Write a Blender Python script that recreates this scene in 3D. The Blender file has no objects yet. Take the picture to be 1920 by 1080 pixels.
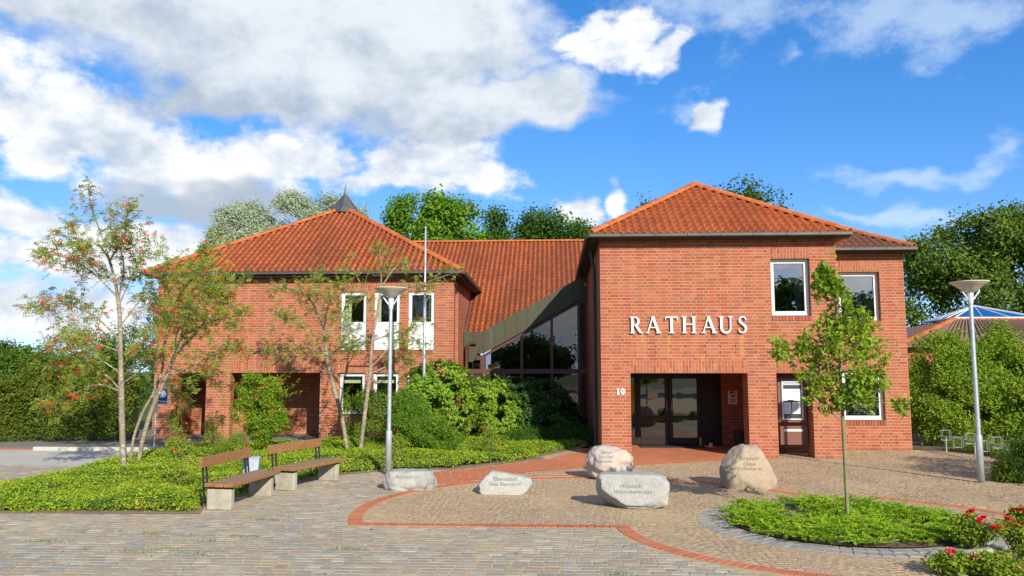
import bpy, bmesh, math, random
import numpy as np
from mathutils import Vector, Matrix, noise as mnoise
from mathutils.bvhtree import BVHTree

sc = bpy.context.scene
COL = sc.collection
RAD = math.radians

# ------------------------------------------------------------------ camera
HC, FPX, YH, YAW = 2.2, 1500.0, 697.0, RAD(2.9)
PITCH = math.atan((YH - 540.0) / FPX)
cam_d = bpy.data.cameras.new('camera')
cam_d.sensor_width = 36.0
cam_d.lens = 36.0 * FPX / 1920.0
cam_d.clip_end = 5000
cam = bpy.data.objects.new('camera', cam_d)
COL.objects.link(cam)
cam.location = (0, 0, HC)
cam.rotation_euler = (math.pi / 2 + PITCH, 0, YAW)
sc.camera = cam
_F = np.array((-math.sin(YAW) * math.cos(PITCH), math.cos(YAW) * math.cos(PITCH), math.sin(PITCH)))
_R = np.array((math.cos(YAW), math.sin(YAW), 0))
_U = np.array((math.sin(YAW) * math.sin(PITCH), -math.cos(YAW) * math.sin(PITCH), math.cos(PITCH)))


def _ray(x, y):
    return _F + (x - 960) / FPX * _R - (y - 540) / FPX * _U


def G(x, y, z=0.0):
    """point of the photo (1920 wide) -> point at height z"""
    d = _ray(x, y)
    t = (z - HC) / d[2]
    return Vector((d[0] * t, d[1] * t, z))


def P(x, y, Y):
    """point of the photo -> point in the plane of depth Y"""
    d = _ray(x, y)
    t = Y / d[1]
    return Vector((d[0] * t, Y, HC + d[2] * t))


# ------------------------------------------------------------------ sky, sun, exposure
SUN_AZ, SUN_EL = RAD(26.5), RAD(27.0)
LDIR = Vector((-math.sin(SUN_AZ) * math.cos(SUN_EL), math.cos(SUN_AZ) * math.cos(SUN_EL), -math.sin(SUN_EL)))
world = bpy.data.worlds.new('World')
sc.world = world
world.use_nodes = True
world.cycles.sampling_method = 'MANUAL'
world.cycles.sample_map_resolution = 256
SKY_STRENGTH = 0.11


def build_sky():
    nt = world.node_tree
    nt.nodes.clear()
    N = nt.nodes.new
    L = nt.links.new

    def math_(op, a, b=None, clamp=False):
        n = N('ShaderNodeMath')
        n.operation = op
        n.use_clamp = clamp
        for i, v in enumerate((a, b)):
            if v is None:
                continue
            if isinstance(v, (int, float)):
                n.inputs[i].default_value = v
            else:
                L(v, n.inputs[i])
        return n.outputs[0]

    def vmath(op, a, b):
        n = N('ShaderNodeVectorMath')
        n.operation = op
        for i, v in enumerate((a, b)):
            if isinstance(v, (tuple, list)):
                n.inputs[i].default_value = v
            elif v is not None:
                L(v, n.inputs[i])
        return n

    def ramp(fac, lo, hi):
        n = N('ShaderNodeMapRange')
        n.interpolation_type = 'SMOOTHSTEP'
        n.clamp = True
        n.inputs[1].default_value = lo
        n.inputs[2].default_value = hi
        L(fac, n.inputs[0])
        return n.outputs[0]

    def mix(fac, a, b):
        n = N('ShaderNodeMix')
        n.data_type = 'RGBA'
        L(fac, n.inputs[0])
        for i, v in ((6, a), (7, b)):
            if isinstance(v, tuple):
                n.inputs[i].default_value = v + (1,)
            else:
                L(v, n.inputs[i])
        return n.outputs[2]

    def noise(vec, scale, detail, rough, dist=0.0):
        n = N('ShaderNodeTexNoise')
        n.inputs['Scale'].default_value = scale
        n.inputs['Detail'].default_value = detail
        n.inputs['Roughness'].default_value = rough
        n.inputs['Distortion'].default_value = dist
        L(vec, n.inputs['Vector'])
        return n.outputs['Fac']

    tc = N('ShaderNodeTexCoord')
    d = vmath('NORMALIZE', tc.outputs['Generated'], None).outputs[0]
    sky = N('ShaderNodeTexSky')
    sky.sky_type = 'NISHITA'
    sky.sun_disc = False
    sky.sun_elevation = SUN_EL
    sky.sun_rotation = math.pi - SUN_AZ
    sky.air_density = 0.75
    sky.dust_density = 0.0
    sky.ozone_density = 3.0
    hs = N('ShaderNodeHueSaturation')
    hs.inputs['Saturation'].default_value = 1.28
    hs.inputs['Value'].default_value = 1.3
    L(sky.outputs[0], hs.inputs['Color'])
    # soft shoulder so that the bright band near the horizon keeps its blue
    sb = vmath('MULTIPLY', hs.outputs[0], (SKY_STRENGTH,) * 3).outputs[0]
    den = vmath('ADD', vmath('MULTIPLY', sb, (1.35, 0.95, 0.62)).outputs[0], (1.0, 1.0, 1.0)).outputs[0]
    base = vmath('MULTIPLY', vmath('DIVIDE', sb, den).outputs[0], (1.32 / SKY_STRENGTH, 1.28 / SKY_STRENGTH, 1.46 / SKY_STRENGTH)).outputs[0]

    # flatten the direction a little so clouds spread sideways
    dw = vmath('MULTIPLY', d, (1.0, 1.0, 1.45)).outputs[0]
    warp = N('ShaderNodeTexNoise')
    warp.inputs['Scale'].default_value = 6.5
    warp.inputs['Detail'].default_value = 3
    warp.inputs['Roughness'].default_value = 0.6
    L(dw, warp.inputs['Vector'])
    wv = vmath('SUBTRACT', warp.outputs['Color'], (0.5, 0.5, 0.5)).outputs[0]
    wd = vmath('ADD', d, vmath('MULTIPLY', wv, (0.16, 0.16, 0.12)).outputs[0]).outputs[0]

    def blob(px, py, rx, ry):
        """soft mass of cloud around a direction, radii in photo pixels"""
        v = _ray(px, py)
        v = v / np.linalg.norm(v)
        s = vmath('SUBTRACT', wd, tuple(v)).outputs[0]
        kx, ky = FPX / rx, FPX / ry
        s = vmath('MULTIPLY', s, (kx, kx * 0.25, ky)).outputs[0]
        ln = vmath('LENGTH', s, None).outputs['Value']
        return math_('SUBTRACT', 1.0, ln)

    def union(bl):
        o = blob(*bl[0])
        for b in bl[1:]:
            o = math_('MAXIMUM', o, blob(*b))
        return o

    lsun = -LDIR
    lit = (lsun.x * 0.05 + 0.01, lsun.y * 0.02, 0.05)
    f_hi = noise(dw, 11.0, 7, 0.66)
    f_hi2 = noise(vmath('ADD', dw, lit).outputs[0], 11.0, 3, 0.6)
    f_lo = noise(dw, 3.6, 4, 0.58)
    # the clouds standing in view and, outside the frame, a broken layer of the same kind
    cum = union(CUMULUS)
    grey = union(GREY)
    thin = union(WISPS)
    back = ramp(math_('MULTIPLY', vmath('DOT_PRODUCT', d, tuple(-_F)).outputs['Value'], 1.0), -0.62, -0.35)
    gen = math_('MULTIPLY', math_('SUBTRACT', f_lo, 0.50), 3.0)
    gen = math_('SUBTRACT', gen, math_('MULTIPLY', math_('SUBTRACT', 1.0, back), 3.0))
    e = math_('MULTIPLY', math_('SUBTRACT', f_hi, 0.5), 2.3)
    c_den = math_('ADD', math_('MAXIMUM', cum, gen), e)
    c_mask = ramp(c_den, -0.22, 0.42)
    e2 = math_('MULTIPLY', math_('SUBTRACT', f_hi2, 0.5), 2.3)
    shade = math_('SUBTRACT', e, e2)
    c_bri = ramp(math_('ADD', math_('MULTIPLY', shade, 1.0), math_('MULTIPLY', math_('SUBTRACT', f_lo, 0.5), 0.6)), -0.75, 0.42)
    g_den = math_('ADD', grey, math_('MULTIPLY', math_('SUBTRACT', f_lo, 0.5), 1.5))
    g_den = math_('ADD', g_den, math_('MULTIPLY', e, 0.35))
    g_mask = ramp(g_den, -0.15, 0.45)
    sep = N('ShaderNodeSeparateXYZ')
    L(d, sep.inputs[0])
    gz = math_('MULTIPLY', math_('SUBTRACT', sep.outputs[2], 0.35), 1.6)
    g_bri = ramp(math_('ADD', math_('ADD', math_('MULTIPLY', f_lo, 0.72), math_('MULTIPLY', f_hi, 0.28)), math_('ADD', gz, math_('MULTIPLY', shade, 0.30))), 0.20, 0.76)
    t_den = math_('ADD', thin, math_('MULTIPLY', e, 1.5))
    t_mask = math_('MULTIPLY', ramp(t_den, -0.15, 1.0), 0.5)

    k = 1.0 / SKY_STRENGTH
    def sc_(c):
        return tuple(v * k for v in c)
    col_c = mix(c_bri, sc_(C_DARK), sc_(C_WHITE))
    col_g = mix(g_bri, sc_(G_DARK), sc_(G_LIGHT))
    o = mix(t_mask, base, sc_((0.60, 0.70, 0.78)))
    o = mix(c_mask, o, col_c)
    o = mix(math_('MULTIPLY', g_mask, 0.93), o, col_g)
    bg = N('ShaderNodeBackground')
    bg.inputs[1].default_value = SKY_STRENGTH
    L(o, bg.inputs[0])
    out = N('ShaderNodeOutputWorld')
    L(bg.outputs[0], out.inputs[0])


C_DARK, C_WHITE = (0.37, 0.45, 0.56), (0.76, 0.77, 0.79)
G_DARK, G_LIGHT = (0.35, 0.41, 0.48), (0.66, 0.69, 0.71)
CUMULUS = [(80, 195, 120, 70), (190, 240, 150, 75), (330, 300, 170, 75), (510, 300, 130, 65), (590, 300, 70, 65), (100, 280, 80, 40),
           (730, 300, 90, 52), (840, 295, 110, 58), (900, 340, 70, 36), (730, 350, 140, 34),
           (50, 405, 100, 34), (80, 480, 130, 48), (280, 455, 150, 45), (90, 590, 220, 48),
           (1090, 45, 44, 26), (1160, 75, 66, 38), (1230, 108, 46, 30), (1320, 208, 42, 36), (1068, 380, 48, 38), (1145, 388, 34, 32)]
GREY = [(150, 15, 330, 70), (420, 80, 330, 130), (640, 110, 330, 140), (400, 175, 210, 50), (830, 60, 190, 110), (880, 200, 230, 52), (1030, 185, 90, 60), (400, 385, 190, 45)]
WISPS = [(1690, 332, 160, 18), (1670, 405, 95, 20), (1490, 98, 60, 22), (1900, 285, 60, 26), (1270, 195, 50, 36), (1300, 12, 200, 66), (1760, 15, 250, 66)]
build_sky()
sun_d = bpy.data.lights.new('sun', 'SUN')
sun_d.energy = 4.6
sun_d.angle = RAD(0.5)
sun_d.color = (1.0, 0.93, 0.82)
sun = bpy.data.objects.new('sun', sun_d)
COL.objects.link(sun)
sun.rotation_euler = LDIR.to_track_quat('-Z', 'Y').to_euler()
sun.location = (10, -20, 30)
vs = sc.view_settings
vs.view_transform = 'Standard'
vs.look = 'None'
vs.exposure = 0.47
vs.gamma = 1.0
vs.use_curve_mapping = False
sc.cycles.max_bounces = 6
sc.cycles.transparent_max_bounces = 12
sc.cycles.caustics_reflective = False
sc.cycles.caustics_refractive = False


# ------------------------------------------------------------------ helpers
def tag(o, label=None, cat=None, group=None, kind=None):
    if label:
        o['label'] = label
    if cat:
        o['category'] = cat
    if group:
        o['group'] = group
    if kind:
        o['kind'] = kind
    return o


def thing(name, loc, label, cat, group=None, rz=0.0):
    o = bpy.data.objects.new(name, None)
    o.empty_display_size = 0.2
    COL.objects.link(o)
    o.location = loc
    o.rotation_euler = (0, 0, rz)
    return tag(o, label, cat, group)


def wmat(o):
    return wmat(o.parent) @ o.matrix_parent_inverse @ o.matrix_basis if o.parent else o.matrix_basis.copy()


def link(o, parent=None, world=True):
    COL.objects.link(o)
    if parent is not None:
        o.parent = parent
        if world:
            o.matrix_parent_inverse = wmat(parent).inverted()
    return o


def mesh_np(name, V, F, mat, smooth=False, attr=None):
    V = np.ascontiguousarray(V, dtype=np.float32)
    F = np.ascontiguousarray(F, dtype=np.int32)
    me = bpy.data.meshes.new(name)
    k = F.shape[1]
    me.vertices.add(len(V))
    me.vertices.foreach_set('co', V.ravel())
    me.loops.add(F.size)
    me.loops.foreach_set('vertex_index', F.ravel())
    me.polygons.add(len(F))
    me.polygons.foreach_set('loop_start', np.arange(0, F.size, k, dtype=np.int32))
    me.polygons.foreach_set('use_smooth', np.full(len(F), bool(smooth)))
    me.update(calc_edges=True)
    if attr is not None:
        me.attributes.new(attr[0], 'FLOAT', 'POINT').data.foreach_set('value', np.ascontiguousarray(attr[1], dtype=np.float32))
    if mat is not None:
        me.materials.append(mat)
    return me


def obj_np(name, V, F, mat, parent=None, smooth=False, world=True, attr=None):
    return link(bpy.data.objects.new(name, mesh_np(name, V, F, mat, smooth, attr)), parent, world)


class MB:
    """collects boxes, tubes and prisms; build() links them as one mesh object"""

    def __init__(self):
        self.v, self.f, self.s = [], [], []

    def add(self, vs, fs, smooth=False):
        o = len(self.v)
        self.v += [tuple(v) for v in vs]
        self.f += [tuple(i + o for i in f) for f in fs]
        self.s += [smooth] * len(fs)
        return self

    def box(self, x0, x1, y0, y1, z0, z1):
        return self.add([(x0, y0, z0), (x1, y0, z0), (x1, y1, z0), (x0, y1, z0), (x0, y0, z1), (x1, y0, z1), (x1, y1, z1), (x0, y1, z1)],
                        [(0, 3, 2, 1), (4, 5, 6, 7), (0, 1, 5, 4), (1, 2, 6, 5), (2, 3, 7, 6), (3, 0, 4, 7)])

    def bar(self, a, b, w, h, up=(0, 0, 1)):
        """rectangular bar from a to b, w across, h along up"""
        a, b = Vector(a), Vector(b)
        d = (b - a).normalized()
        s = d.cross(Vector(up)).normalized()
        u = s.cross(d).normalized()
        c = [a + s * i * w / 2 + u * j * h / 2 for i, j in ((-1, -1), (1, -1), (1, 1), (-1, 1))]
        c += [p + (b - a) for p in c]
        return self.add(c, [(3, 2, 1, 0), (4, 5, 6, 7), (0, 1, 5, 4), (1, 2, 6, 5), (2, 3, 7, 6), (3, 0, 4, 7)])

    def tube(self, pts, r, n=10, cap=True, smooth=True):
        pts = [Vector(p) for p in pts]
        if not hasattr(r, '__len__'):
            r = [r] * len(pts)
        vs, fs = [], []
        ref = None
        for i, p in enumerate(pts):
            t = (pts[min(i + 1, len(pts) - 1)] - pts[max(i - 1, 0)]).normalized()
            if ref is None:
                ref = t.orthogonal().normalized()
            ref = (ref - t * ref.dot(t)).normalized()
            w = t.cross(ref)
            for k in range(n):
                a = 2 * math.pi * k / n
                vs.append(p + (ref * math.cos(a) + w * math.sin(a)) * r[i])
        for i in range(len(pts) - 1):
            for k in range(n):
                fs.append((i * n + k, i * n + (k + 1) % n, (i + 1) * n + (k + 1) % n, (i + 1) * n + k))
        self.add(vs, fs, smooth)
        if cap:
            m = len(pts) - 1
            self.add([vs[k] for k in range(n)], [tuple(range(n - 1, -1, -1))])
            self.add([vs[m * n + k] for k in range(n)], [tuple(range(n))])
        return self

    def lathe(self, prof, c=(0, 0, 0), n=24, smooth=True):
        vs = [(c[0] + r * math.cos(2 * math.pi * k / n), c[1] + r * math.sin(2 * math.pi * k / n), c[2] + z) for r, z in prof for k in range(n)]
        fs = [(i * n + k, i * n + (k + 1) % n, (i + 1) * n + (k + 1) % n, (i + 1) * n + k) for i in range(len(prof) - 1) for k in range(n)]
        return self.add(vs, fs, smooth)

    def prism(self, poly, off):
        """polygon (3d points) extruded by the vector off"""
        poly = [Vector(p) for p in poly]
        off = Vector(off)
        n = len(poly)
        vs = poly + [p + off for p in poly]
        fs = [tuple(range(n - 1, -1, -1)), tuple(range(n, 2 * n))]
        fs += [(i, (i + 1) % n, n + (i + 1) % n, n + i) for i in range(n)]
        return self.add(vs, fs)

    def mesh(self, name, mat):
        me = bpy.data.meshes.new(name)
        me.from_pydata(self.v, [], self.f)
        me.polygons.foreach_set('use_smooth', self.s)
        me.update()
        if mat is not None:
            me.materials.append(mat)
        return me

    def build(self, name, mat, parent=None, world=True):
        o = bpy.data.objects.new(name, self.mesh(name, mat))
        bm = bmesh.new()
        bm.from_mesh(o.data)
        bmesh.ops.recalc_face_normals(bm, faces=bm.faces)
        bm.to_mesh(o.data)
        bm.free()
        return link(o, parent, world)


def bevel_obj(o, w=0.01, seg=2):
    m = o.modifiers.new('bevel', 'BEVEL')
    m.width = w
    m.segments = seg
    m.limit_method = 'ANGLE'
    return o


def in_poly(poly, x, y):
    x, y = np.asarray(x, float), np.asarray(y, float)
    r = np.zeros(x.shape, bool)
    n = len(poly)
    for i in range(n):
        x0, y0 = poly[i][:2]
        x1, y1 = poly[(i + 1) % n][:2]
        if y0 == y1:
            continue
        c = ((y0 > y) != (y1 > y)) & (x < (x1 - x0) * (y - y0) / (y1 - y0) + x0)
        r ^= c
    return r


# ------------------------------------------------------------------ materials
def hexc(h):
    h = h.lstrip('#')
    c = [int(h[i:i + 2], 16) / 255 for i in (0, 2, 4)]
    return tuple((v / 12.92 if v <= 0.04045 else ((v + 0.055) / 1.055) ** 2.4) for v in c)


class Mat:
    def __init__(self, name):
        self.m = bpy.data.materials.new(name)
        self.m.use_nodes = True
        self.nt = self.m.node_tree
        self.nt.nodes.clear()
        self._rnd = None
        self._pos = None

    def N(self, t):
        return self.nt.nodes.new(t)

    def L(self, a, b):
        self.nt.links.new(a, b)

    def put(self, sock, v):
        if isinstance(v, (int, float)):
            sock.default_value = v
        elif isinstance(v, (tuple, list)):
            sock.default_value = tuple(v) + (1,) if len(sock.default_value) == 4 and len(v) == 3 else v
        else:
            self.L(v, sock)

    def math(self, op, a, b=None, clamp=False):
        n = self.N('ShaderNodeMath')
        n.operation = op
        n.use_clamp = clamp
        self.put(n.inputs[0], a)
        if b is not None:
            self.put(n.inputs[1], b)
        return n.outputs[0]

    def pos(self):
        if self._pos is None:
            self._pos = self.N('ShaderNodeNewGeometry').outputs['Position']
        return self._pos

    def rnd(self):
        if self._rnd is None:
            g = self.N('ShaderNodeNewGeometry')
            o = self.N('ShaderNodeObjectInfo')
            self._rnd = self.math('FRACT', self.math('ADD', g.outputs['Random Per Island'], o.outputs['Random']))
        return self._rnd

    def noise(self, scale, detail=4, rough=0.55, vec=None, stretch=None, dist=0.0):
        n = self.N('ShaderNodeTexNoise')
        n.inputs['Scale'].default_value = scale
        n.inputs['Detail'].default_value = detail
        n.inputs['Roughness'].default_value = rough
        n.inputs['Distortion'].default_value = dist
        v = vec or self.pos()
        if stretch:
            mp = self.N('ShaderNodeMapping')
            mp.inputs['Scale'].default_value = stretch
            self.L(v, mp.inputs['Vector'])
            v = mp.outputs[0]
        self.L(v, n.inputs['Vector'])
        return n.outputs['Fac']

    def ramp(self, fac, cols, stops=None, const=False):
        n = self.N('ShaderNodeValToRGB')
        r = n.color_ramp
        if const:
            r.interpolation = 'CONSTANT'
        k = len(cols)
        stops = stops or [i / max(k - 1, 1) for i in range(k)]
        while len(r.elements) < k:
            r.elements.new(0.5)
        for e, s, c in zip(r.elements, stops, cols):
            e.position = s
            e.color = tuple(c) + (1,)
        self.L(fac, n.inputs[0])
        return n.outputs[0]

    def rng(self, fac, lo, hi, a=0.0, b=1.0):
        n = self.N('ShaderNodeMapRange')
        n.clamp = True
        for i, v in enumerate((lo, hi, a, b)):
            n.inputs[i + 1].default_value = v
        self.L(fac, n.inputs[0])
        return n.outputs[0]

    def mix(self, fac, a, b, mode='MIX'):
        n = self.N('ShaderNodeMix')
        n.data_type = 'RGBA'
        n.blend_type = mode
        self.put(n.inputs[0], fac)
        self.put(n.inputs[6], a)
        self.put(n.inputs[7], b)
        return n.outputs[2]

    def bump(self, h, strength=0.3, dist=0.01):
        n = self.N('ShaderNodeBump')
        n.inputs['Strength'].default_value = strength
        n.inputs['Distance'].default_value = dist
        self.L(h, n.inputs['Height'])
        return n.outputs[0]

    def out(self, col, rough=0.8, spec=0.3, metal=0.0, normal=None, trans=0.0, tcol=None):
        p = self.N('ShaderNodeBsdfPrincipled')
        self.put(p.inputs['Base Color'], col)
        self.put(p.inputs['Roughness'], rough)
        p.inputs['Specular IOR Level'].default_value = spec
        p.inputs['Metallic'].default_value = metal
        if normal is not None:
            self.L(normal, p.inputs['Normal'])
        s = p.outputs[0]
        if trans:
            t = self.N('ShaderNodeBsdfTranslucent')
            self.put(t.inputs[0], tcol if tcol is not None else col)
            mx = self.N('ShaderNodeMixShader')
            mx.inputs[0].default_value = trans
            self.L(s, mx.inputs[1])
            self.L(t.outputs[0], mx.inputs[2])
            s = mx.outputs[0]
        o = self.N('ShaderNodeOutputMaterial')
        self.L(s, o.inputs[0])
        return self.m


def simple(name, col, col2=None, rough=0.6, spec=0.3, metal=0.0, scale=6.0, bump=0.0, bscale=40.0):
    m = Mat(name)
    c2 = col2 or tuple(v * 0.8 for v in col)
    n = m.noise(scale, 5)
    c = m.mix(m.rng(n, 0.35, 0.68), col, c2)
    nb = m.bump(m.noise(bscale, 3), bump, 0.004) if bump else None
    return m.out(c, rough, spec, metal, nb)


def leafmat(name, cols, trans=0.35, rough=0.55, spec=0.25, noise_amt=0.35, nscale=0.9, boost=(1.2, 1.5, 0.6)):
    """leaf colours picked per leaf, drifting over the crown"""
    m = Mat(name)
    f = m.math('ADD', m.math('MULTIPLY', m.rnd(), 1 - noise_amt), m.math('MULTIPLY', m.rng(m.noise(nscale, 3), 0.3, 0.7), noise_amt))
    c = m.ramp(f, [(min(1, r * boost[0]), min(1, g_ * boost[1]), b_ * boost[2]) for r, g_, b_ in cols])
    t = m.mix(1.0, c, (1.15, 1.25, 0.7), 'MULTIPLY')
    return m.out(c, rough, spec, 0, None, trans, t)


def brickmat():
    m = Mat('brick')
    c = m.ramp(m.rnd(), [(0.28, 0.074, 0.042), (0.345, 0.092, 0.049), (0.40, 0.112, 0.06), (0.32, 0.086, 0.047), (0.43, 0.14, 0.08), (0.25, 0.08, 0.054)])
    n = m.noise(55, 4, 0.65)
    c = m.mix(m.rng(n, 0.5, 0.8, 0, 0.3), c, (0.24, 0.085, 0.06))
    big = m.noise(0.8, 5, 0.6)
    c = m.mix(m.rng(big, 0.52, 0.72, 0, 0.4), c, (0.42, 0.17, 0.085))
    st = m.noise(2.2, 5, 0.6, stretch=(2.2, 2.2, 0.16))
    c = m.mix(m.rng(st, 0.55, 0.75, 0, 0.35), c, (0.26, 0.12, 0.07))
    # yellow lichen runs under the letters of the front
    sx = m.N('ShaderNodeSeparateXYZ')
    m.L(m.pos(), sx.inputs[0])
    X, Yc, Zc = sx.outputs
    run = None
    for x0, w, z0, z1 in LICHEN:
        a = m.rng(m.math('ABSOLUTE', m.math('SUBTRACT', X, x0)), 0.0, w, 1.0, 0.0)
        b = m.math('MULTIPLY', m.rng(Zc, z0, z0 + 0.12), m.rng(Zc, z1 - 0.12, z1, 1.0, 0.0))
        a = m.math('MULTIPLY', a, b)
        run = a if run is None else m.math('MAXIMUM', run, a)
    run = m.math('MULTIPLY', run, m.rng(Yc, 22.0, 22.2, 1.0, 0.0))
    run = m.math('MULTIPLY', run, m.rng(m.noise(9, 5, 0.7), 0.42, 0.62))
    c = m.mix(m.math('MULTIPLY', run, 0.85), c, (0.62, 0.36, 0.04))
    return m.out(c, 0.88, 0.2, 0, m.bump(m.noise(120, 3), 0.15, 0.002))


LICHEN = [(2.34, 0.07, 2.85, 3.25), (3.05, 0.05, 2.6, 3.3), (3.22, 0.16, 3.35, 3.75), (4.93, 0.09, 2.55, 3.22), (3.92, 0.07, 2.2, 2.62), (4.24, 0.05, 2.2, 2.5), (2.85, 0.06, 3.1, 3.25)]


def tilemat(name, cols, dark, amount, pan=0.0):
    m = Mat(name)
    c = m.ramp(m.rnd(), cols)
    big = m.noise(0.55, 5, 0.62, stretch=(1.6, 0.5, 0.5))
    fine = m.noise(14, 5, 0.7)
    w = m.math('MULTIPLY', m.rng(big, 0.42, 0.64), m.rng(fine, 0.25, 0.6))
    c = m.mix(m.math('MULTIPLY', w, amount), c, dark)
    # grime gathers in the pan of each tile, the roll stays clean
    at = m.N('ShaderNodeAttribute')
    at.attribute_name = 'pan'
    c = m.mix(m.math('MULTIPLY', at.outputs['Fac'], pan), c, tuple(v * 0.8 for v in dark))
    return m.out(c, 0.72, 0.25, 0, m.bump(m.noise(60, 4), 0.2, 0.004))


def glassmat(name='window_glass', refl=1.5, tint=(0.92, 0.94, 0.92)):
    m = Mat(name)
    fr = m.N('ShaderNodeFresnel')
    fr.inputs['IOR'].default_value = 1.5
    k = m.math('MULTIPLY', fr.outputs[0], refl, True)
    gl = m.N('ShaderNodeBsdfGlossy')
    gl.inputs['Roughness'].default_value = 0.0
    gl.inputs['Color'].default_value = (1, 1, 1, 1)
    wob = m.noise(1.7, 2)
    m.L(m.bump(wob, 0.06, 0.02), gl.inputs['Normal'])
    tr = m.N('ShaderNodeBsdfTransparent')
    tr.inputs['Color'].default_value = tint + (1,)
    mx = m.N('ShaderNodeMixShader')
    m.L(k, mx.inputs[0])
    m.L(tr.outputs[0], mx.inputs[1])
    m.L(gl.outputs[0], mx.inputs[2])
    o = m.N('ShaderNodeOutputMaterial')
    m.L(mx.outputs[0], o.inputs[0])
    return m.m


def settmat(name, cols, spot):
    m = Mat(name)
    c = m.ramp(m.rnd(), cols)
    c = m.mix(m.rng(m.noise(30, 5, 0.65), 0.4, 0.75, 0, 0.55), c, spot)
    c = m.mix(m.rng(m.noise(0.45, 4), 0.45, 0.7, 0, 0.35), c, tuple(min(1, v * 1.35) for v in spot))
    return m.out(c, 0.82, 0.25, 0, m.bump(m.noise(70, 4), 0.35, 0.004))


M = {}
M['brick'] = brickmat()
M['mortar'] = simple('mortar', (0.46, 0.325, 0.18), (0.39, 0.275, 0.15), 0.95, 0.1, bump=0.3)
M['tile_bright'] = tilemat('roof_tile_orange', [(0.37, 0.085, 0.024), (0.45, 0.115, 0.032), (0.49, 0.13, 0.038), (0.41, 0.098, 0.029)], (0.19, 0.06, 0.028), 0.4, 0.4)
M['tile_dark'] = tilemat('roof_tile_weathered', [(0.37, 0.085, 0.026), (0.44, 0.108, 0.032), (0.48, 0.128, 0.038), (0.33, 0.08, 0.028)], (0.13, 0.05, 0.03), 0.6, 0.75)
M['tile_moss'] = tilemat('roof_tile_grey', [(0.32, 0.08, 0.03), (0.40, 0.10, 0.035), (0.27, 0.075, 0.03)], (0.12, 0.085, 0.06), 0.8, 0.7)
M['ridge'] = tilemat('ridge_tile_orange', [(0.39, 0.10, 0.026), (0.47, 0.13, 0.034), (0.51, 0.15, 0.04)], (0.26, 0.085, 0.035), 0.35)
M['zinc'] = simple('zinc', (0.135, 0.14, 0.12), (0.10, 0.105, 0.092), 0.45, 0.4, 0.5, 3.0)
M['zinc_dark'] = simple('dark_zinc', (0.075, 0.085, 0.085), (0.05, 0.055, 0.055), 0.5, 0.4, 0.3, 3.0)
M['soffit'] = simple('soffit_board', (0.06, 0.045, 0.035), None, 0.7)
M['white'] = simple('white_plastic', (0.78, 0.79, 0.78), (0.70, 0.71, 0.70), 0.35, 0.4)
M['white_letter'] = simple('white_enamel', (0.86, 0.87, 0.86), (0.80, 0.81, 0.80), 0.3, 0.4)
M['brown'] = simple('brown_metal', (0.105, 0.045, 0.034), (0.075, 0.034, 0.027), 0.42, 0.4)
M['brown_dark'] = simple('dark_brown_metal', (0.022, 0.011, 0.009), (0.015, 0.008, 0.007), 0.4, 0.4)
M['glass'] = glassmat()
M['glass_up'] = glassmat('upper_window_glass', 9.0, (0.5, 0.55, 0.55))
M['glass_clear'] = glassmat('cabinet_glass', 0.8, (0.97, 0.97, 0.97))
M['glass_door'] = glassmat('door_glass', 4.2, (0.45, 0.48, 0.48))
M['glass_hall'] = glassmat('hall_glass', 2.8, (0.35, 0.38, 0.38))
M['curtain'] = simple('curtain', (0.55, 0.60, 0.36), (0.44, 0.50, 0.28), 0.9, 0.1, scale=3)
M['net'] = simple('net_curtain', (0.55, 0.58, 0.60), (0.42, 0.45, 0.48), 0.9, 0.1, scale=3)
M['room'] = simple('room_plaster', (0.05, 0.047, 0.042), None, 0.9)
M['black'] = simple('black_void', (0.012, 0.011, 0.010), None, 0.9)
M['paper'] = simple('paper', (0.80, 0.81, 0.82), (0.74, 0.75, 0.77), 0.8)
M['alu'] = simple('light_aluminium', (0.62, 0.65, 0.68), (0.52, 0.55, 0.58), 0.35, 0.5, 0.25)
M['red'] = simple('red_enamel', (0.45, 0.02, 0.03), None, 0.4)
M['blue'] = simple('blue_enamel', (0.012, 0.045, 0.26), (0.012, 0.04, 0.22), 0.35)
M['yellow'] = simple('yellow_paper', (0.70, 0.52, 0.05), None, 0.7)
M['ink'] = simple('grey_ink', (0.12, 0.12, 0.13), None, 0.8)
M['galv'] = simple('galvanised_steel', (0.50, 0.55, 0.58), (0.40, 0.45, 0.48), 0.42, 0.5, 0.45, 9.0)
M['lamp_grey'] = simple('lamp_grey_paint', (0.62, 0.66, 0.70), (0.55, 0.59, 0.62), 0.4, 0.4, 0.1)
M['concrete'] = simple('bench_concrete', (0.42, 0.385, 0.30), (0.30, 0.275, 0.21), 0.9, 0.15, 0, 7.0, 0.5, 60)
M['steel_black'] = simple('black_steel', (0.035, 0.035, 0.036), None, 0.5, 0.4)


def copper():
    m = Mat('patinated_copper')
    n = m.noise(1.6, 6, 0.65, stretch=(1, 1, 0.35))
    st = m.noise(7.0, 4, 0.6, stretch=(1, 1, 0.12))
    f = m.math('ADD', m.math('MULTIPLY', n, 0.6), m.math('MULTIPLY', st, 0.4))
    c = m.ramp(f, [(0.080, 0.042, 0.022), (0.085, 0.060, 0.032), (0.066, 0.076, 0.044), (0.088, 0.105, 0.066)], [0.32, 0.44, 0.55, 0.68])
    c = m.mix(m.math('MULTIPLY', m.rnd(), 0.35), c, (0.065, 0.074, 0.046))
    return m.out(c, 0.55, 0.3, 0.25)


M['copper'] = copper()


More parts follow.
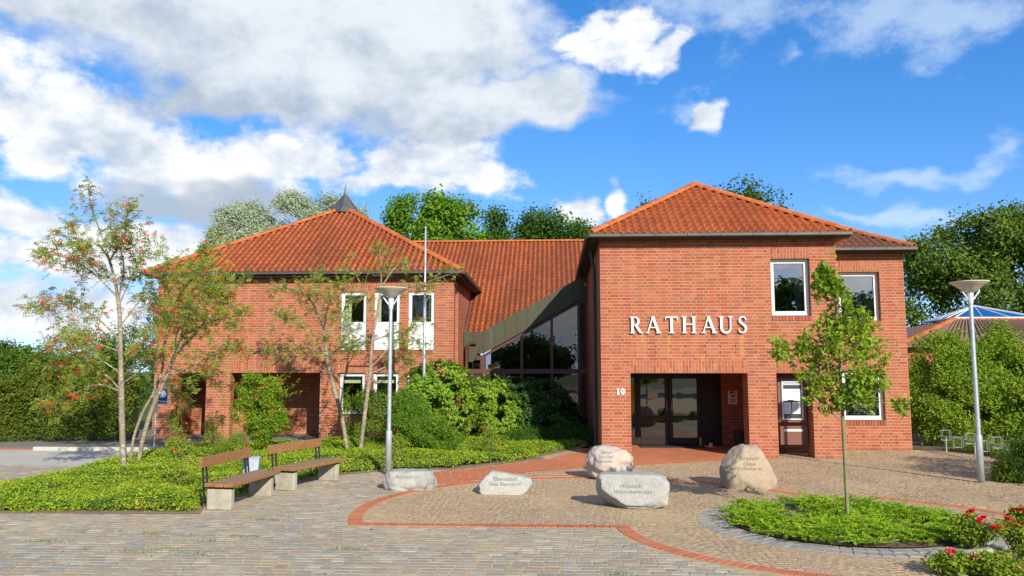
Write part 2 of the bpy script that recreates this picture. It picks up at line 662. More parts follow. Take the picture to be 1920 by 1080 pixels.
def woodmat():
    m = Mat('bench_timber')
    n = m.noise(3.0, 6, 0.65, stretch=(1.5, 6, 16))
    c = m.ramp(n, [(0.17, 0.075, 0.026), (0.28, 0.135, 0.05), (0.36, 0.20, 0.09)], [0.3, 0.5, 0.72])
    geo = m.N('ShaderNodeNewGeometry')
    sx = m.N('ShaderNodeSeparateXYZ')
    m.L(geo.outputs['Normal'], sx.inputs[0])
    up = m.rng(sx.outputs[2], 0.4, 0.8, 0, 0.55)
    c = m.mix(up, c, (0.27, 0.21, 0.145))
    return m.out(c, 0.62, 0.3, 0, m.bump(n, 0.15, 0.004))


M['wood'] = woodmat()


def rockmat(name, cols, stain):
    m = Mat(name)
    sp = m.noise(85, 4, 0.75)
    c = m.ramp(sp, cols, [0.30, 0.45, 0.56, 0.70])
    c = m.mix(m.rng(m.noise(2.6, 5, 0.6), 0.48, 0.66, 0, 0.7), c, stain)
    c = m.mix(m.rng(m.noise(6.5, 5, 0.6), 0.55, 0.68, 0, 0.45), c, (0.25, 0.25, 0.24))
    h = m.math('ADD', m.math('MULTIPLY', m.noise(10, 6, 0.6), 1.0), m.math('MULTIPLY', sp, 0.25))
    return m.out(c, 0.85, 0.2, 0, m.bump(h, 0.55, 0.03))


# ------------------------------------------------------------------ brickwork
CRS, BH, JT = 0.08333, 0.0695, 0.0138
BRICKS = []      # (corner-centre, u, n, w, h, d, wall part)


def free_spans(u0, u1, holes, za, zb):
    spans = [(u0, u1)]
    for a, b, z0, z1 in holes:
        if zb <= z0 + 0.02 or za >= z1 - 0.02:
            continue
        out = []
        for s, e in spans:
            if b <= s or a >= e:
                out.append((s, e))
                continue
            if a > s:
                out.append((s, a))
            if b < e:
                out.append((b, e))
        spans = out
    return spans


def lay_bricks(wall, o, u, n, ulen, z0, z1, holes=(), flush=0.0016, top=None, phase=0.0):
    """Flemish bond on a vertical face starting at o, running along u, facing n; top(u) limits the height"""
    o, u, n = Vector(o), Vector(u).normalized(), Vector(n).normalized()
    k = 0
    nc = int(round((z1 - z0) / CRS))
    for k in range(nc):
        za = z0 + k * CRS
        zb = za + BH
        for s, e in free_spans(0.0, ulen, holes, za, zb):
            x = -0.632 + (0.316 if k % 2 else 0.0) + phase
            i = 0
            while x < e:
                w = 0.24 if i % 3 != 2 else 0.115
                a, b = max(x, s + 0.004), min(x + w, e - 0.004)
                if b - a > 0.035:
                    if top is None or zb <= top((a + b) / 2):
                        BRICKS.append((o + u * (a + b) / 2 + Vector((0, 0, za + BH / 2)), u, n, b - a, BH, flush, wall))
                x += w + JT - 0.002
                i += 1


def lay_soldiers(wall, o, u, n, ua, ub, z0, flush=0.002, full=0.3333):
    """a band of upright bricks, whole and half in turn"""
    o, u, n = Vector(o), Vector(u).normalized(), Vector(n).normalized()
    k = int(round((ub - ua) / CRS))
    p = (ub - ua) / k
    for i in range(k):
        c = ua + (i + 0.5) * p
        hs = ((0.215, 0.0955) if i % 2 else (0.0955, 0.215)) if full > 0.3 else (full - 0.006,)
        z = z0 + 0.005
        for h in hs:
            BRICKS.append((o + u * c + Vector((0, 0, z + h / 2)), u, n, p - 0.0125, h, flush, wall))
            z += h + 0.011


_BT_V = np.array([(-.5, 0, -.5), (.5, 0, -.5), (.5, 0, .5), (-.5, 0, .5), (-.5, 1, -.5), (.5, 1, -.5), (.5, 1, .5), (-.5, 1, .5)])
_BT_F = np.array([(4, 5, 6, 7), (0, 1, 5, 4), (1, 2, 6, 5), (2, 3, 7, 6), (3, 0, 4, 7)])
_BMESH = {}


def emit_bricks(limit=300):
    """the bricks that show largest become objects of their own, the others one mesh per wall"""
    rng = random.Random(4)
    # the bricks nearest the eye on the lit front round the entrance show largest
    order = sorted(range(len(BRICKS)), key=lambda i: (BRICKS[i][6] is not PICK_WALL, (BRICKS[i][0] - Vector((3.5, 0, 2.2))).length))
    single = set()
    for i in order:
        w, h = BRICKS[i][3], BRICKS[i][4]
        if (abs(w - 0.24) < 1e-4 or abs(w - 0.115) < 1e-4) and h == BH and BRICKS[i][6] is PICK_WALL:
            single.add(i)
            if len(single) >= limit:
                break
    by = {}
    for i, b in enumerate(BRICKS):
        c, u, n, w, h, d, wall = b
        d = d + rng.uniform(-0.0008, 0.001)
        if i in single:
            key = (round(w, 4), round(h, 4))
            if key not in _BMESH:
                V = _BT_V * np.array((w, 0.012, h))
                V[:, 1] *= -1
                _BMESH[key] = mesh_np('brick', V, _BT_F, M['brick'])
            o = bpy.data.objects.new('brick', _BMESH[key])
            link(o, wall)
            back = 0.012 - d
            # local -y is the outward normal
            R = Matrix((u, -n, Vector((0, 0, 1)))).transposed().to_4x4()
            o.matrix_basis = Matrix.Translation(c - n * back) @ R
        else:
            by.setdefault(wall.name, [wall, []])[1].append((c, u, n, w, h, d))
    for wall, L in by.values():
        C = np.array([b[0] for b in L])
        U = np.array([b[1] for b in L])
        Nn = np.array([b[2] for b in L])
        S = np.array([(b[3], b[5] + 0.012, b[4]) for b in L])
        T = _BT_V[None] * S[:, None, :]
        V = (C - Nn * 0.012)[:, None, :] + T[..., 0:1] * U[:, None, :] + T[..., 1:2] * Nn[:, None, :] + T[..., 2:3] * np.array((0, 0, 1.0))
        F = (_BT_F[None] + (np.arange(len(L)) * 8)[:, None, None]).reshape(-1, 4)
        o = obj_np('brickwork', V.reshape(-1, 3), F, M['brick'], wall)
        bm = bmesh.new()
        bm.from_mesh(o.data)
        bmesh.ops.recalc_face_normals(bm, faces=bm.faces)
        bm.to_mesh(o.data)
        bm.free()
        tag(o, kind='stuff')


def wall_slab(name, o, u, n, ulen, z0, z1, t, holes=(), parent=None, mat='mortar', top=None):
    """the bed of mortar and wall thickness behind the bricks, with openings"""
    o, u, n = Vector(o), Vector(u).normalized(), Vector(n).normalized()
    us = sorted({0.0, ulen} | {h[0] for h in holes} | {h[1] for h in holes})
    zs = sorted({z0, z1} | {min(max(h[2], z0), z1) for h in holes} | {min(max(h[3], z0), z1) for h in holes})
    mb = MB()
    for i in range(len(us) - 1):
        for j in range(len(zs) - 1):
            uc, zc = (us[i] + us[i + 1]) / 2, (zs[j] + zs[j + 1]) / 2
            if any(h[0] < uc < h[1] and h[2] < zc < h[3] for h in holes):
                continue
            a, b = o + u * us[i], o + u * us[i + 1]
            mb.prism([a + Vector((0, 0, zs[j])), b + Vector((0, 0, zs[j])), b + Vector((0, 0, zs[j + 1])), a + Vector((0, 0, zs[j + 1]))], -n * t)
    ob = mb.build(name, M[mat], parent)
    bm = bmesh.new()
    bm.from_mesh(ob.data)
    bmesh.ops.remove_doubles(bm, verts=bm.verts, dist=1e-4)
    # drop the walls between cells
    seen = {}
    for f in bm.faces:
        k = tuple(sorted(v.index for v in f.verts))
        seen.setdefault(k, []).append(f)
    dead = [f for fs in seen.values() if len(fs) > 1 for f in fs]
    bmesh.ops.delete(bm, geom=dead, context='FACES_ONLY')
    bmesh.ops.recalc_face_normals(bm, faces=bm.faces)
    bm.to_mesh(ob.data)
    bm.free()
    return ob


def jambs(wall, o, u, n, hole, t, sides='lr'):
    """bricks on the reveals of an opening"""
    o, u, n = Vector(o), Vector(u).normalized(), Vector(n).normalized()
    a, b, z0, z1 = hole
    zz = math.floor(z0 / CRS + 0.5) * CRS
    if 'l' in sides:
        lay_bricks(wall, o + u * a - n * t, n, u, t - 0.002, zz, z1, phase=0.06)
    if 'r' in sides:
        lay_bricks(wall, o + u * b - n * t, n, -u, t - 0.002, zz, z1, phase=0.06)


def window(parent, x0, x1, z0, z1, yf, recess=0.13, fw=0.075, label=None, curtain=None, panel=None, glass='glass', sill='brick', wall=None):
    """white window in a front wall: frame, sash, pane, sill; y grows away from the viewer"""
    yw = yf + recess
    zb = z0 + (panel or 0.0)
    g = 0.002
    mb = MB()
    mb.box(x0 + g, x0 + fw, yw, yw + 0.07, z0, z1)
    mb.box(x1 - fw, x1 - g, yw, yw + 0.07, z0, z1)
    mb.box(x0 + fw, x1 - fw, yw, yw + 0.07, z1 - fw, z1 - g)
    mb.box(x0 + fw, x1 - fw, yw, yw + 0.07, zb, zb + fw)
    fr = mb.build('window', M['white'], parent)
    if label:
        fr['label'] = label
    bevel_obj(fr, 0.008, 1)
    i = fw
    s = MB()
    sw = 0.045
    a, b, c, d = x0 + i + 0.004, x1 - i - 0.004, zb + fw + 0.004, z1 - i - 0.004
    s.box(a, a + sw, yw + 0.014, yw + 0.06, c, d)
    s.box(b - sw, b, yw + 0.014, yw + 0.06, c, d)
    s.box(a + sw, b - sw, yw + 0.014, yw + 0.06, d - sw, d)
    s.box(a + sw, b - sw, yw + 0.014, yw + 0.06, c, c + sw)
    bevel_obj(s.build('sash', M['white'], fr), 0.006, 1)
    pn = MB()
    y = yw + 0.036
    pn.add([(a + sw - .004, y, c + sw - .004), (b - sw + .004, y, c + sw - .004), (b - sw + .004, y, d - sw + .004), (a + sw - .004, y, d - sw + .004)], [(0, 1, 2, 3)])
    pn.build('pane', M[glass], fr)
    gs = MB()
    q0, q1 = (a + sw - .006, b - sw + .006, c + sw - .006, d - sw + .006), (a + sw + .007, b - sw - .007, c + sw + .007, d - sw - .007)
    rv = []
    for (l, r_, b_, t_) in (q0, q1):
        rv += [(l, yw + .012, b_), (r_, yw + .012, b_), (r_, yw + .012, t_), (l, yw + .012, t_)]
    gs.add(rv, [(i, (i + 1) % 4, 4 + (i + 1) % 4, 4 + i) for i in range(4)])
    gs.build('gasket', M['steel_black'], fr)
    if panel:
        m2 = MB()
        m2.box(x0 + g, x1 - g, yw + 0.012, yw + 0.06, z0 + 0.09, zb - 0.004)
        m2.build('lower_panel', M['white'], fr)
        m3 = MB()
        m3.box(x0 + g, x1 - g, yw - 0.004, yw + 0.06, z0 + 0.002, z0 + 0.085)
        m3.build('bottom_rail', M['white'], fr)
    if curtain:
        for ca, cb, mt in curtain:
            m4 = MB()
            n = 26
            pts = []
            for q in range(n + 1):
                f = q / n
                xx = x0 + (x1 - x0) * (ca + (cb - ca) * f)
                pts.append((xx, yw + 0.17 + 0.022 * math.sin(f * (cb - ca) * 46)))
            vs = [(p[0], p[1], zb) for p in pts] + [(p[0], p[1], z1) for p in pts]
            m4.add(vs, [(q, q + 1, n + 2 + q, n + 1 + q) for q in range(n)], True)
            m4.build('curtain', M[mt], fr)
    if sill == 'metal' or sill == 'brick':
        m5 = MB()
        m5.box(x0 + 0.004, x1 - 0.004, yf - 0.035, yw - 0.002, z0 - 0.02, z0 - 0.002)
        m5.build('sill', M['zinc_dark'], fr)
    return fr


# ------------------------------------------------------------------ the town hall
hall = thing('town_hall', (-1.5, 26, 0), 'red brick town hall with orange tiled hip roofs and glazed link behind the forecourt', 'building')
YF, XA, XB = 21.2, 1.27, 7.43            # entrance block: front, left and right
YW, XC = 23.5, 10.14                     # set-back wing on the right
ZE = 5.667                               # top of its brickwork (68 courses)
ux, nf = Vector((1, 0, 0)), Vector((0, -1, 0))

# front of the entrance block
H_ENT = (2.03 - XA, 5.06 - XA, 0.0, 2.1667)
H_NI = (5.79 - XA, 6.70 - XA, 0.0, 2.1667)
H_W1 = (5.74 - XA, 6.75 - XA, 3.6667, 5.1667)
front_holes = [H_ENT, H_NI, H_W1]
wf = wall_slab('front_wall', (XA, YF, 0), ux, nf, XB - XA, 0, ZE, 0.30, front_holes, hall)
PICK_WALL = wf
SB = 4 * CRS
lay_bricks(wf, (XA, YF, 0), ux, nf, XB - XA, 0, ZE, front_holes + [(h[0], h[1], h[3], h[3] + SB) for h in front_holes] + [(H_W1[0], H_W1[1], H_W1[2] - 2 * CRS, H_W1[2])])
lay_soldiers(wf, (XA, YF, 0), ux, nf, H_ENT[0], H_ENT[1], 2.1667)
lay_soldiers(wf, (XA, YF, 0), ux, nf, H_NI[0], H_NI[1], 2.1667)
lay_soldiers(wf, (XA, YF, 0), ux, nf, H_W1[0], H_W1[1], 5.1667)
lay_soldiers(wf, (XA, YF, 0), ux, nf, H_W1[0], H_W1[1], 3.52, 0.03, 0.135)
for h in (H_ENT, H_NI, H_W1):
    jambs(wf, (XA, YF, 0), ux, nf, h, 0.30)
# left flank, with two slim recessed panels
yl_len = 31.0 - YF
slits = [(0.55, 0.85, 3.5, 5.25), (2.35, 2.65, 3.5, 5.0), (0.55, 0.85, 0.0, 2.6), (2.35, 2.65, 0.0, 2.6)]
wl = wall_slab('flank_wall', (XA, YF + 0.30, 0), (0, 1, 0), (-1, 0, 0), yl_len - 0.30, 0, ZE, 0.30, [(a - .3, b - .3, c, d) for a, b, c, d in slits], hall)
lay_bricks(wl, (XA, YF, 0), (0, 1, 0), (-1, 0, 0), yl_len, 0, ZE, slits)
for a, b, c, d in slits:
    s2 = MB().box(XA + 0.11, XA + 0.29, YF + a + .001, YF + b - .001, c, d).build('recess_panel', M['mortar'], wl)
    lay_bricks(wl, (XA + 0.11, YF + a, c), (0, 1, 0), (-1, 0, 0), b - a, 0, d - c)
# hidden flanks and the set-back wing
MB().box(XB - 0.3, XB, YF + 0.301, YW + 0.3, 2.17, ZE).build('flank_wall', M['mortar'], hall)
H_U = (8.28 - XB, 9.45 - XB, 3.6667, 5.0833)
H_D = (8.28 - XB, 9.45 - XB, 0.8333, 2.25)
ww = wall_slab('wing_wall', (XB, YW, 0), ux, nf, XC - XB, 0, ZE, 0.30, [H_U, H_D], hall)
lay_bricks(ww, (XB, YW, 0), ux, nf, XC - XB, 0, ZE, [H_U, H_D] + [(h[0], h[1], h[3], h[3] + SB) for h in (H_U, H_D)] + [(h[0], h[1], h[2] - 2 * CRS, h[2]) for h in (H_U, H_D)])
for h in (H_U, H_D):
    lay_soldiers(ww, (XB, YW, 0), ux, nf, h[0], h[1], h[3])
    lay_soldiers(ww, (XB, YW, 0), ux, nf, h[0], h[1], h[2] - 0.15, 0.03, 0.13)
    jambs(ww, (XB, YW, 0), ux, nf, h, 0.30)
MB().box(XC - 0.3, XC - .001, YW + 0.301, 33, 0, ZE).box(XA + .301, XC - .301, 32.7, 33, 0, ZE).build('rear_wall', M['mortar'], hall)
MB().box(XA + 0.301, XC - 0.301, YF + 2.4, 32.6, 2.7, 2.9).build('floor_slab', M['room'], hall)
MB().box(XA + 0.301, XB - 0.301, YF + 0.301, YF + 2.4, 2.7, 2.9).build('floor_slab', M['room'], hall)
# weep slots
sl = MB()
for z in (2.67, 2.835):
    for i, x in enumerate((1.75, 2.16, 2.68, 3.07, 3.46, 3.98, 4.37, 4.76, 5.28, 5.72, 6.12, 6.5)):
        sl.box(x, x + 0.013, YF - 0.007, YF + .01, z, z + 0.07)
for x in np.linspace(1.6, 7.2, 14):
    sl.box(x, x + 0.013, YF - 0.007, YF + .01, 5.585, 5.655)
for z in (0.17, 0.34):
    for x in (7.9, 8.35, 8.8, 9.25, 9.7):
        sl.box(x, x + 0.013, YW - 0.007, YW + .01, z, z + 0.07)
for x in (8.7, 9.1, 9.5, 9.85):
    for z in (2.75, 2.92):
        sl.box(x, x + 0.013, YW - 0.007, YW + .01, z, z + 0.07)
tag(sl.build('weep_slots', M['black'], hall), kind='stuff')
window(hall, 5.74, 6.75, 3.6667, 5.1667, YF, 0.14, 0.07, 'white upper window left of the young oak', [(0.68, 0.97, 'net')], glass='glass_up')
window(hall, 8.28, 9.45, 3.6667, 5.0833, YW, 0.14, 0.07, 'white upper window of the set-back wing', [(0.5, 1.0, 'net')], glass='glass_up')
window(hall, 8.28, 9.45, 0.8333, 2.25, YW, 0.14, 0.07, 'white ground-floor window of the set-back wing', [(0.02, 0.98, 'net')], glass='glass_up')

# ---- entrance recess
YD, ZF = 24.6, 0.012
er = MB()
er.box(2.03 - .30, 2.03 - .004, YF + 0.301, YD + 0.1, 0, 2.25)           # left cheek
er.box(5.07, 5.69, YD, YD + .3, 0, 2.168)                                # brick wall with the plate
er.box(1.73, 7.1, YF + 0.302, YD + 0.3, 2.169, 2.3)                      # ceiling
er.box(5.69, 5.90, 22.905, YD + .3, 0, 2.168)
ent = er.build('entrance_recess', M['mortar'], hall)
lay_bricks(ent, (5.07, YD, 0), ux, nf, 0.62, 0, 2.1667)
lay_bricks(ent, (5.69, YD, 0), (0, -1, 0), (-1, 0, 0), YD - 22.9, 0, 2.1667)
lay_bricks(ent, (2.03, YF + .3, 0), (0, 1, 0), (1, 0, 0), YD - YF - .3, 0, 2.1667)
# wall behind the notice board
nb_w = MB().box(5.55, 7.12, 22.6, 22.9, 0, 2.168).build('niche_wall', M['mortar'], hall)
lay_bricks(nb_w, (5.55, 22.6, 0), ux, nf, 1.57, 0, 2.1667)
MB().box(7.13, 7.42, 22.62, 23.5, 0, 2.168).build('niche_wall', M['mortar'], hall)
# piers are 60 cm deep
pier = MB().box(6.701, 7.429, YF + 0.3005, YF + 0.6, 0, 2.168).box(5.062, 5.789, YF + 0.3005, YF + 0.6, 0, 2.168).build('pier', M['mortar'], hall)
lay_bricks(pier, (6.70, YF + .6, 0), (0, -1, 0), (-1, 0, 0), 0.30, 0, 2.1667)
lay_bricks(pier, (5.06, YF + .6, 0), (0, -1, 0), (-1, 0, 0), 0.30, 0, 2.1667)



def door_leaf(x0, x1, name, hinge, handle_x):
    y = YD
    z0, z1 = ZF + 0.012, 2.1
    d = MB()
    w = 0.11
    d.box(x0, x0 + w, y, y + 0.06, z0, z1)
    d.box(x1 - w, x1, y, y + 0.06, z0, z1)
    d.box(x0 + w, x1 - w, y, y + 0.06, z1 - w, z1)
    d.box(x0 + w, x1 - w, y, y + 0.06, z0, z0 + 0.2)
    d.box(x0 + w, x1 - w, y, y + 0.06, 0.78, 0.88)
    o = d.build('door', M['brown_dark'], hall)
    bevel_obj(o, 0.006, 1)
    for a, b in ((z0 + 0.2, 0.78), (0.88, z1 - w)):
        MB().add([(x0 + w - .003, y + .03, a), (x1 - w + .003, y + .03, a), (x1 - w + .003, y + .03, b), (x0 + w - .003, y + .03, b)], [(0, 1, 2, 3)]).build('pane', M['glass_door'], o)
    if handle_x:
        h = MB()
        h.tube([(handle_x, y - .001, 1.02), (handle_x, y - 0.07, 1.04), (handle_x, y - 0.07, 1.34), (handle_x, y - .001, 1.36)], 0.014, 8)
        h.build('handle', M['galv'], o)
    return o


fr = MB()
fr.box(2.034, 5.066, YD - 0.01, YD + 0.08, 2.101, 2.168)
fr.box(2.47, 2.538, YD - 0.01, YD + 0.08, ZF, 2.1)
fr.box(4.452, 4.52, YD - 0.01, YD + 0.08, ZF, 2.1)
fr.box(2.034, 2.10, YD - 0.01, YD + 0.08, ZF, 2.1)
fr.box(4.52, 5.066, YD + 0.0, YD + 0.06, ZF, 2.1)
fr.box(2.10, 2.47, YD, YD + 0.06, 2.02, 2.1).box(2.10, 2.47, YD, YD + 0.06, ZF, 0.22).box(2.10, 2.47, YD, YD + 0.06, 0.78, 0.88)
fr.build('door_frame', M['brown_dark'], hall)
for z0_, z1_ in ((.22, .78), (.88, 2.02)):
    MB().add([(2.10, YD + .03, z0_), (2.47, YD + .03, z0_), (2.47, YD + .03, z1_), (2.10, YD + .03, z1_)], [(0, 1, 2, 3)]).build('side_light', M['glass_door'], hall)
dl = door_leaf(2.542, 3.490, 'left', 0, 3.43)
dr = door_leaf(3.500, 4.448, 'right', 0, 3.56)
# the dim lobby behind the doors
lb = MB()
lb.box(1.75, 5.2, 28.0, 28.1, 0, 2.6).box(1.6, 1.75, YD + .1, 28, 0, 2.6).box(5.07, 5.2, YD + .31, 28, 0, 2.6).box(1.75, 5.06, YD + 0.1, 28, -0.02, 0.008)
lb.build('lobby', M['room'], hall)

# ---- office block on the left
YL, LA, LB = 26.0, -13.17, -3.23
ZL = 5.3333
OP1 = (-12.40 - LA, -11.40 - LA, 0.0, 2.1667)
OP2 = (-10.59 - LA, -7.60 - LA, 0.0, 2.1667)
UPW = [(-6.97, -6.11), (-5.86, -5.00), (-4.73, -3.86)]
up_h = [(a - LA, b - LA, 2.9167, 4.8333) for a, b in UPW]
lo_h = [(a - LA, b - LA, 0.8333, 2.1667) for a, b in UPW]
lh = [OP1, OP2] + up_h + lo_h
wl2 = wall_slab('office_front_wall', (LA, YL, 0), ux, nf, LB - LA, 0, ZL, 0.30, lh, hall)
band_up = (UPW[0][0] - 0.35 - LA, UPW[2][1] - LA, 4.8333, 4.8333 + SB)
band_lo = (UPW[0][0] - LA, UPW[2][1] - LA, 2.1667, 2.1667 + SB)
lay_bricks(wl2, (LA, YL, 0), ux, nf, LB - LA, 0, ZL, lh + [(h[0], h[1], h[3], h[3] + SB) for h in (OP1, OP2)] + [band_up, band_lo]
           + [(h[0], h[1], h[2] - 2 * CRS, h[2]) for h in up_h])
for h in (OP1, OP2, band_up, band_lo):
    lay_soldiers(wl2, (LA, YL, 0), ux, nf, h[0], h[1], 4.8333 if h is band_up else 2.1667)
for h in up_h:
    lay_soldiers(wl2, (LA, YL, 0), ux, nf, h[0], h[1], h[2] - 0.15, 0.03, 0.13)
for h in lh:
    jambs(wl2, (LA, YL, 0), ux, nf, h, 0.30)
nm = ['first', 'second', 'third']
for i, (a, b) in enumerate(UPW):
    window(hall, a, b, 2.9167, 4.8333, YL, 0.07, 0.07, 'white upper window with solid lower panel, %s from the flagpole' % ['third', 'second', 'first'][i],
           [[(0.02, 0.34, 'curtain')], [(0.02, 0.22, 'curtain')], [(0.76, 0.98, 'curtain')]][i], 0.80)
    w_ = window(hall, a, b, 0.8333, 2.1667, YL, 0.09, 0.07, None, None)
    MB().box(a + .08, b - .08, YL + 0.3, YL + 0.32, 1.83, 2.16).build('blind', M['curtain'], w_)
# loggia behind the two ground-floor openings
YB = 28.2
lg = MB()
lg.box(-13.168, -12.08, YB, YB + .3, 0, 2.6)
lg.box(-11.40, -7.3, YB, YB + .3, 0, 2.6)
lg.box(-7.598, -7.3, YL + .3005, YB - .001, 0, 2.6)
lg.box(-13.168, -12.87, YL + .3005, YB - .001, 0, 2.6)
lg.box(-13.168, -7.3, YL + .301, YB - .001, 2.18, 2.6)
lgo = lg.build('loggia', M['mortar'], hall)
lay_bricks(lgo, (-13.16, YB, 0), ux, nf, 1.08, 0, 2.1667)
lay_bricks(lgo, (-11.40, YB, 0), ux, nf, 3.8, 0, 2.1667)
lay_bricks(lgo, (-12.08, YB, 0), (0, 1, 0), (1, 0, 0), 0.3, 0, 2.1667)
lay_bricks(lgo, (-7.60, YB, 0), (0, -1, 0), (-1, 0, 0), YB - YL - 0.3, 0, 2.1667)
lay_bricks(lgo, (-12.87, YL + .3, 0), (0, 1, 0), (1, 0, 0), YB - YL - 0.3, 0, 2.1667)
# right flank of the office block
fl = wall_slab('office_flank_wall', (LB, YL + .3, 0), (0, 1, 0), (1, 0, 0), 9.6, 0, ZL, 0.30, [], hall)
lay_bricks(fl, (LB, YL, 0), (0, 1, 0), (1, 0, 0), 6.6, 0, ZL)
fl2 = MB()
fl2.box(LB + 0.002, LB + 0.09, YL + 0.45, YL + 0.95, 0, 4.75)
flo = fl2.build('flank_pilaster', M['mortar'], hall)
lay_bricks(flo, (LB + 0.09, YL + .45, 0), (0, 1, 0), (1, 0, 0), 0.5, 0, 4.75)
lay_bricks(flo, (LB, YL + .45, 0), (1, 0, 0), (0, -1, 0), 0.088, 0, 4.75)
MB().add([(LB + .012, YL + .40, 4.95), (LB + .012, YL + .78, 4.87), (LB + .012, YL + .40, 4.74), (LB + .012, YL + .40, 4.74)], [(0, 1, 2)]).build('vent_slot', M['black'], hall)
MB().box(LA + .002, LA + .3, YL + .301, YL + 9.9, 0, ZL).box(LA + .301, LB - .301, YL + 9.6, YL + 9.9, 0, ZL).build('rear_wall', M['mortar'], hall)
MB().box(LA + .301, LB - .301, YB + .301, YL + 9.6, 2.6, 2.8).box(-7.29, LB - .301, YL + .301, YB + .3, 2.6, 2.8).build('floor_slab', M['room'], hall)
MB().box(-7.298, -7.29, YL + .301, 30.5, 0, 5.3).box(-7.29, LB - .301, 30.5, 30.6, 0, 5.3).build('partition', M['room'], hall)
MB().box(LA + .32, LB - .32, YL + .31, YL + 9.5, 5.2, 5.25).build('ceiling', M['room'], hall)
MB().box(XA + .32, XC - .32, YW + .31, 32, 5.5, 5.55).box(XA + .32, XB - .32, YF + .31, YW + .3, 5.5, 5.55).build('ceiling', M['room'], hall)
MB().box(4.9, 5.0, YF + .31, YW + 4, 2.9, 5.5).box(XA + .31, XC - .31, YW + 4, YW + 4.1, 0, 5.5).build('partition', M['room'], hall)

# ------------------------------------------------------------------ roofs
TW, TG = 0.205, 0.30


def tile_profile(n=9):
    """S-shaped pantile across its width: a shallow pan and a roll on the right"""
    pts = []
    for i in range(n):
        f = i / (n - 1)
        x = f * (TW + 0.025)
        if f < 0.58:
            z = 0.012 * math.cos(f / 0.58 * math.pi * 2) - 0.004
        else:
            g = (f - 0.58) / 0.42
            z = 0.008 + 0.060 * max(0.0, math.sin(g * math.pi)) ** 0.9 - 0.006 * g
        pts.append((x, z))
    return pts


def tile_mesh():
    pr = tile_profile()
    n = len(pr)
    ln, lift, th = 0.37, 0.040, 0.024
    V = [(x, 0, z + lift) for x, z in pr] + [(x, ln, z) for x, z in pr] + [(x, 0.0, z + lift - th) for x, z in pr] + [(x, 0, z + lift) for x, z in pr]
    F = [(i, i + 1, n + i + 1, n + i) for i in range(n - 1)] + [(2 * n + i, 2 * n + i + 1, 3 * n + i + 1, 3 * n + i) for i in range(n - 1)]
    return np.array(V, float), np.array(F)


TV, TF = tile_mesh()
_pp = [1.0 if x / TW < 0.52 else max(0.0, 1 - (x / TW - 0.52) / 0.12) for x, z in tile_profile()]
TA = np.array(_pp * 4)
TILES = []          # full tiles: (matrix, roof part, material)
TCUT = {}


def tile_roof(roof, o, u, v, ulen, vlen, planes, mat, lo_v=0.0):
    """pantiles over a sloping plane; planes are (point, inward normal) that cut the field"""
    o, u, v = Vector(o), Vector(u).normalized(), Vector(v).normalized()
    n = u.cross(v).normalized()
    R = Matrix((u, v, n)).transposed().to_4x4()
    cut = []
    for j in range(int(vlen / TG) + 1):
        for i in range(-1, int(ulen / TW) + 1):
            p = o + u * (i * TW) + v * (j * TG + lo_v - 0.04)
            cs = [p, p + u * TW, p + v * 0.36, p + u * TW + v * 0.36]
            keep, full = True, True
            for q, m in planes:
                ds = [(c - q).dot(m) for c in cs]
                if max(ds) < 0.0:
                    keep = False
                    break
                if min(ds) < 0.0:
                    full = False
            if not keep:
                continue
            Mx = Matrix.Translation(p) @ R
            if full:
                TILES.append((Mx, roof, mat))
            else:
                cut.append(Mx)
    if cut:
        V = np.concatenate([TV @ np.array(m.to_3x3()).T + np.array(m.translation) for m in cut])
        F = (TF[None] + (np.arange(len(cut)) * len(TV))[:, None, None]).reshape(-1, 4)
        ob = obj_np('cut_tiles', V, F, M[mat], roof, True, True, ('pan', np.tile(TA, len(cut))))
        bm = bmesh.new()
        bm.from_mesh(ob.data)
        for q, m in planes:
            bmesh.ops.bisect_plane(bm, geom=bm.verts[:] + bm.edges[:] + bm.faces[:], plane_co=q, plane_no=m, clear_inner=True)
        bm.to_mesh(ob.data)
        bm.free()
        tag(ob, kind='stuff')


def emit_tiles(limit=300):
    order = sorted(range(len(TILES)), key=lambda i: TILES[i][0].translation.length)
    single = set(order[:limit])
    meshes = {}
    by = {}
    for i, (Mx, roof, mat) in enumerate(TILES):
        if i in single:
            if mat not in meshes:
                meshes[mat] = mesh_np('roof_tile', TV, TF, M[mat], True, ('pan', TA))
            o = bpy.data.objects.new('roof_tile', meshes[mat])
            link(o, roof)
            o.matrix_basis = Mx
        else:
            by.setdefault(roof.name, [roof, mat, []])[2].append(Mx)
    rng = np.random.default_rng(2)
    for roof, mat, L in by.values():
        T = TV + 0
        V = np.concatenate([T @ np.array(m.to_3x3()).T + np.array(m.translation) + rng.normal(0, 0.0022, 3) for m in L])
        F = (TF[None] + (np.arange(len(L)) * len(TV))[:, None, None]).reshape(-1, 4)
        tag(obj_np('roof_tiles', V, F, M[mat], roof, True, True, ('pan', np.tile(TA, len(L)))), kind='stuff')


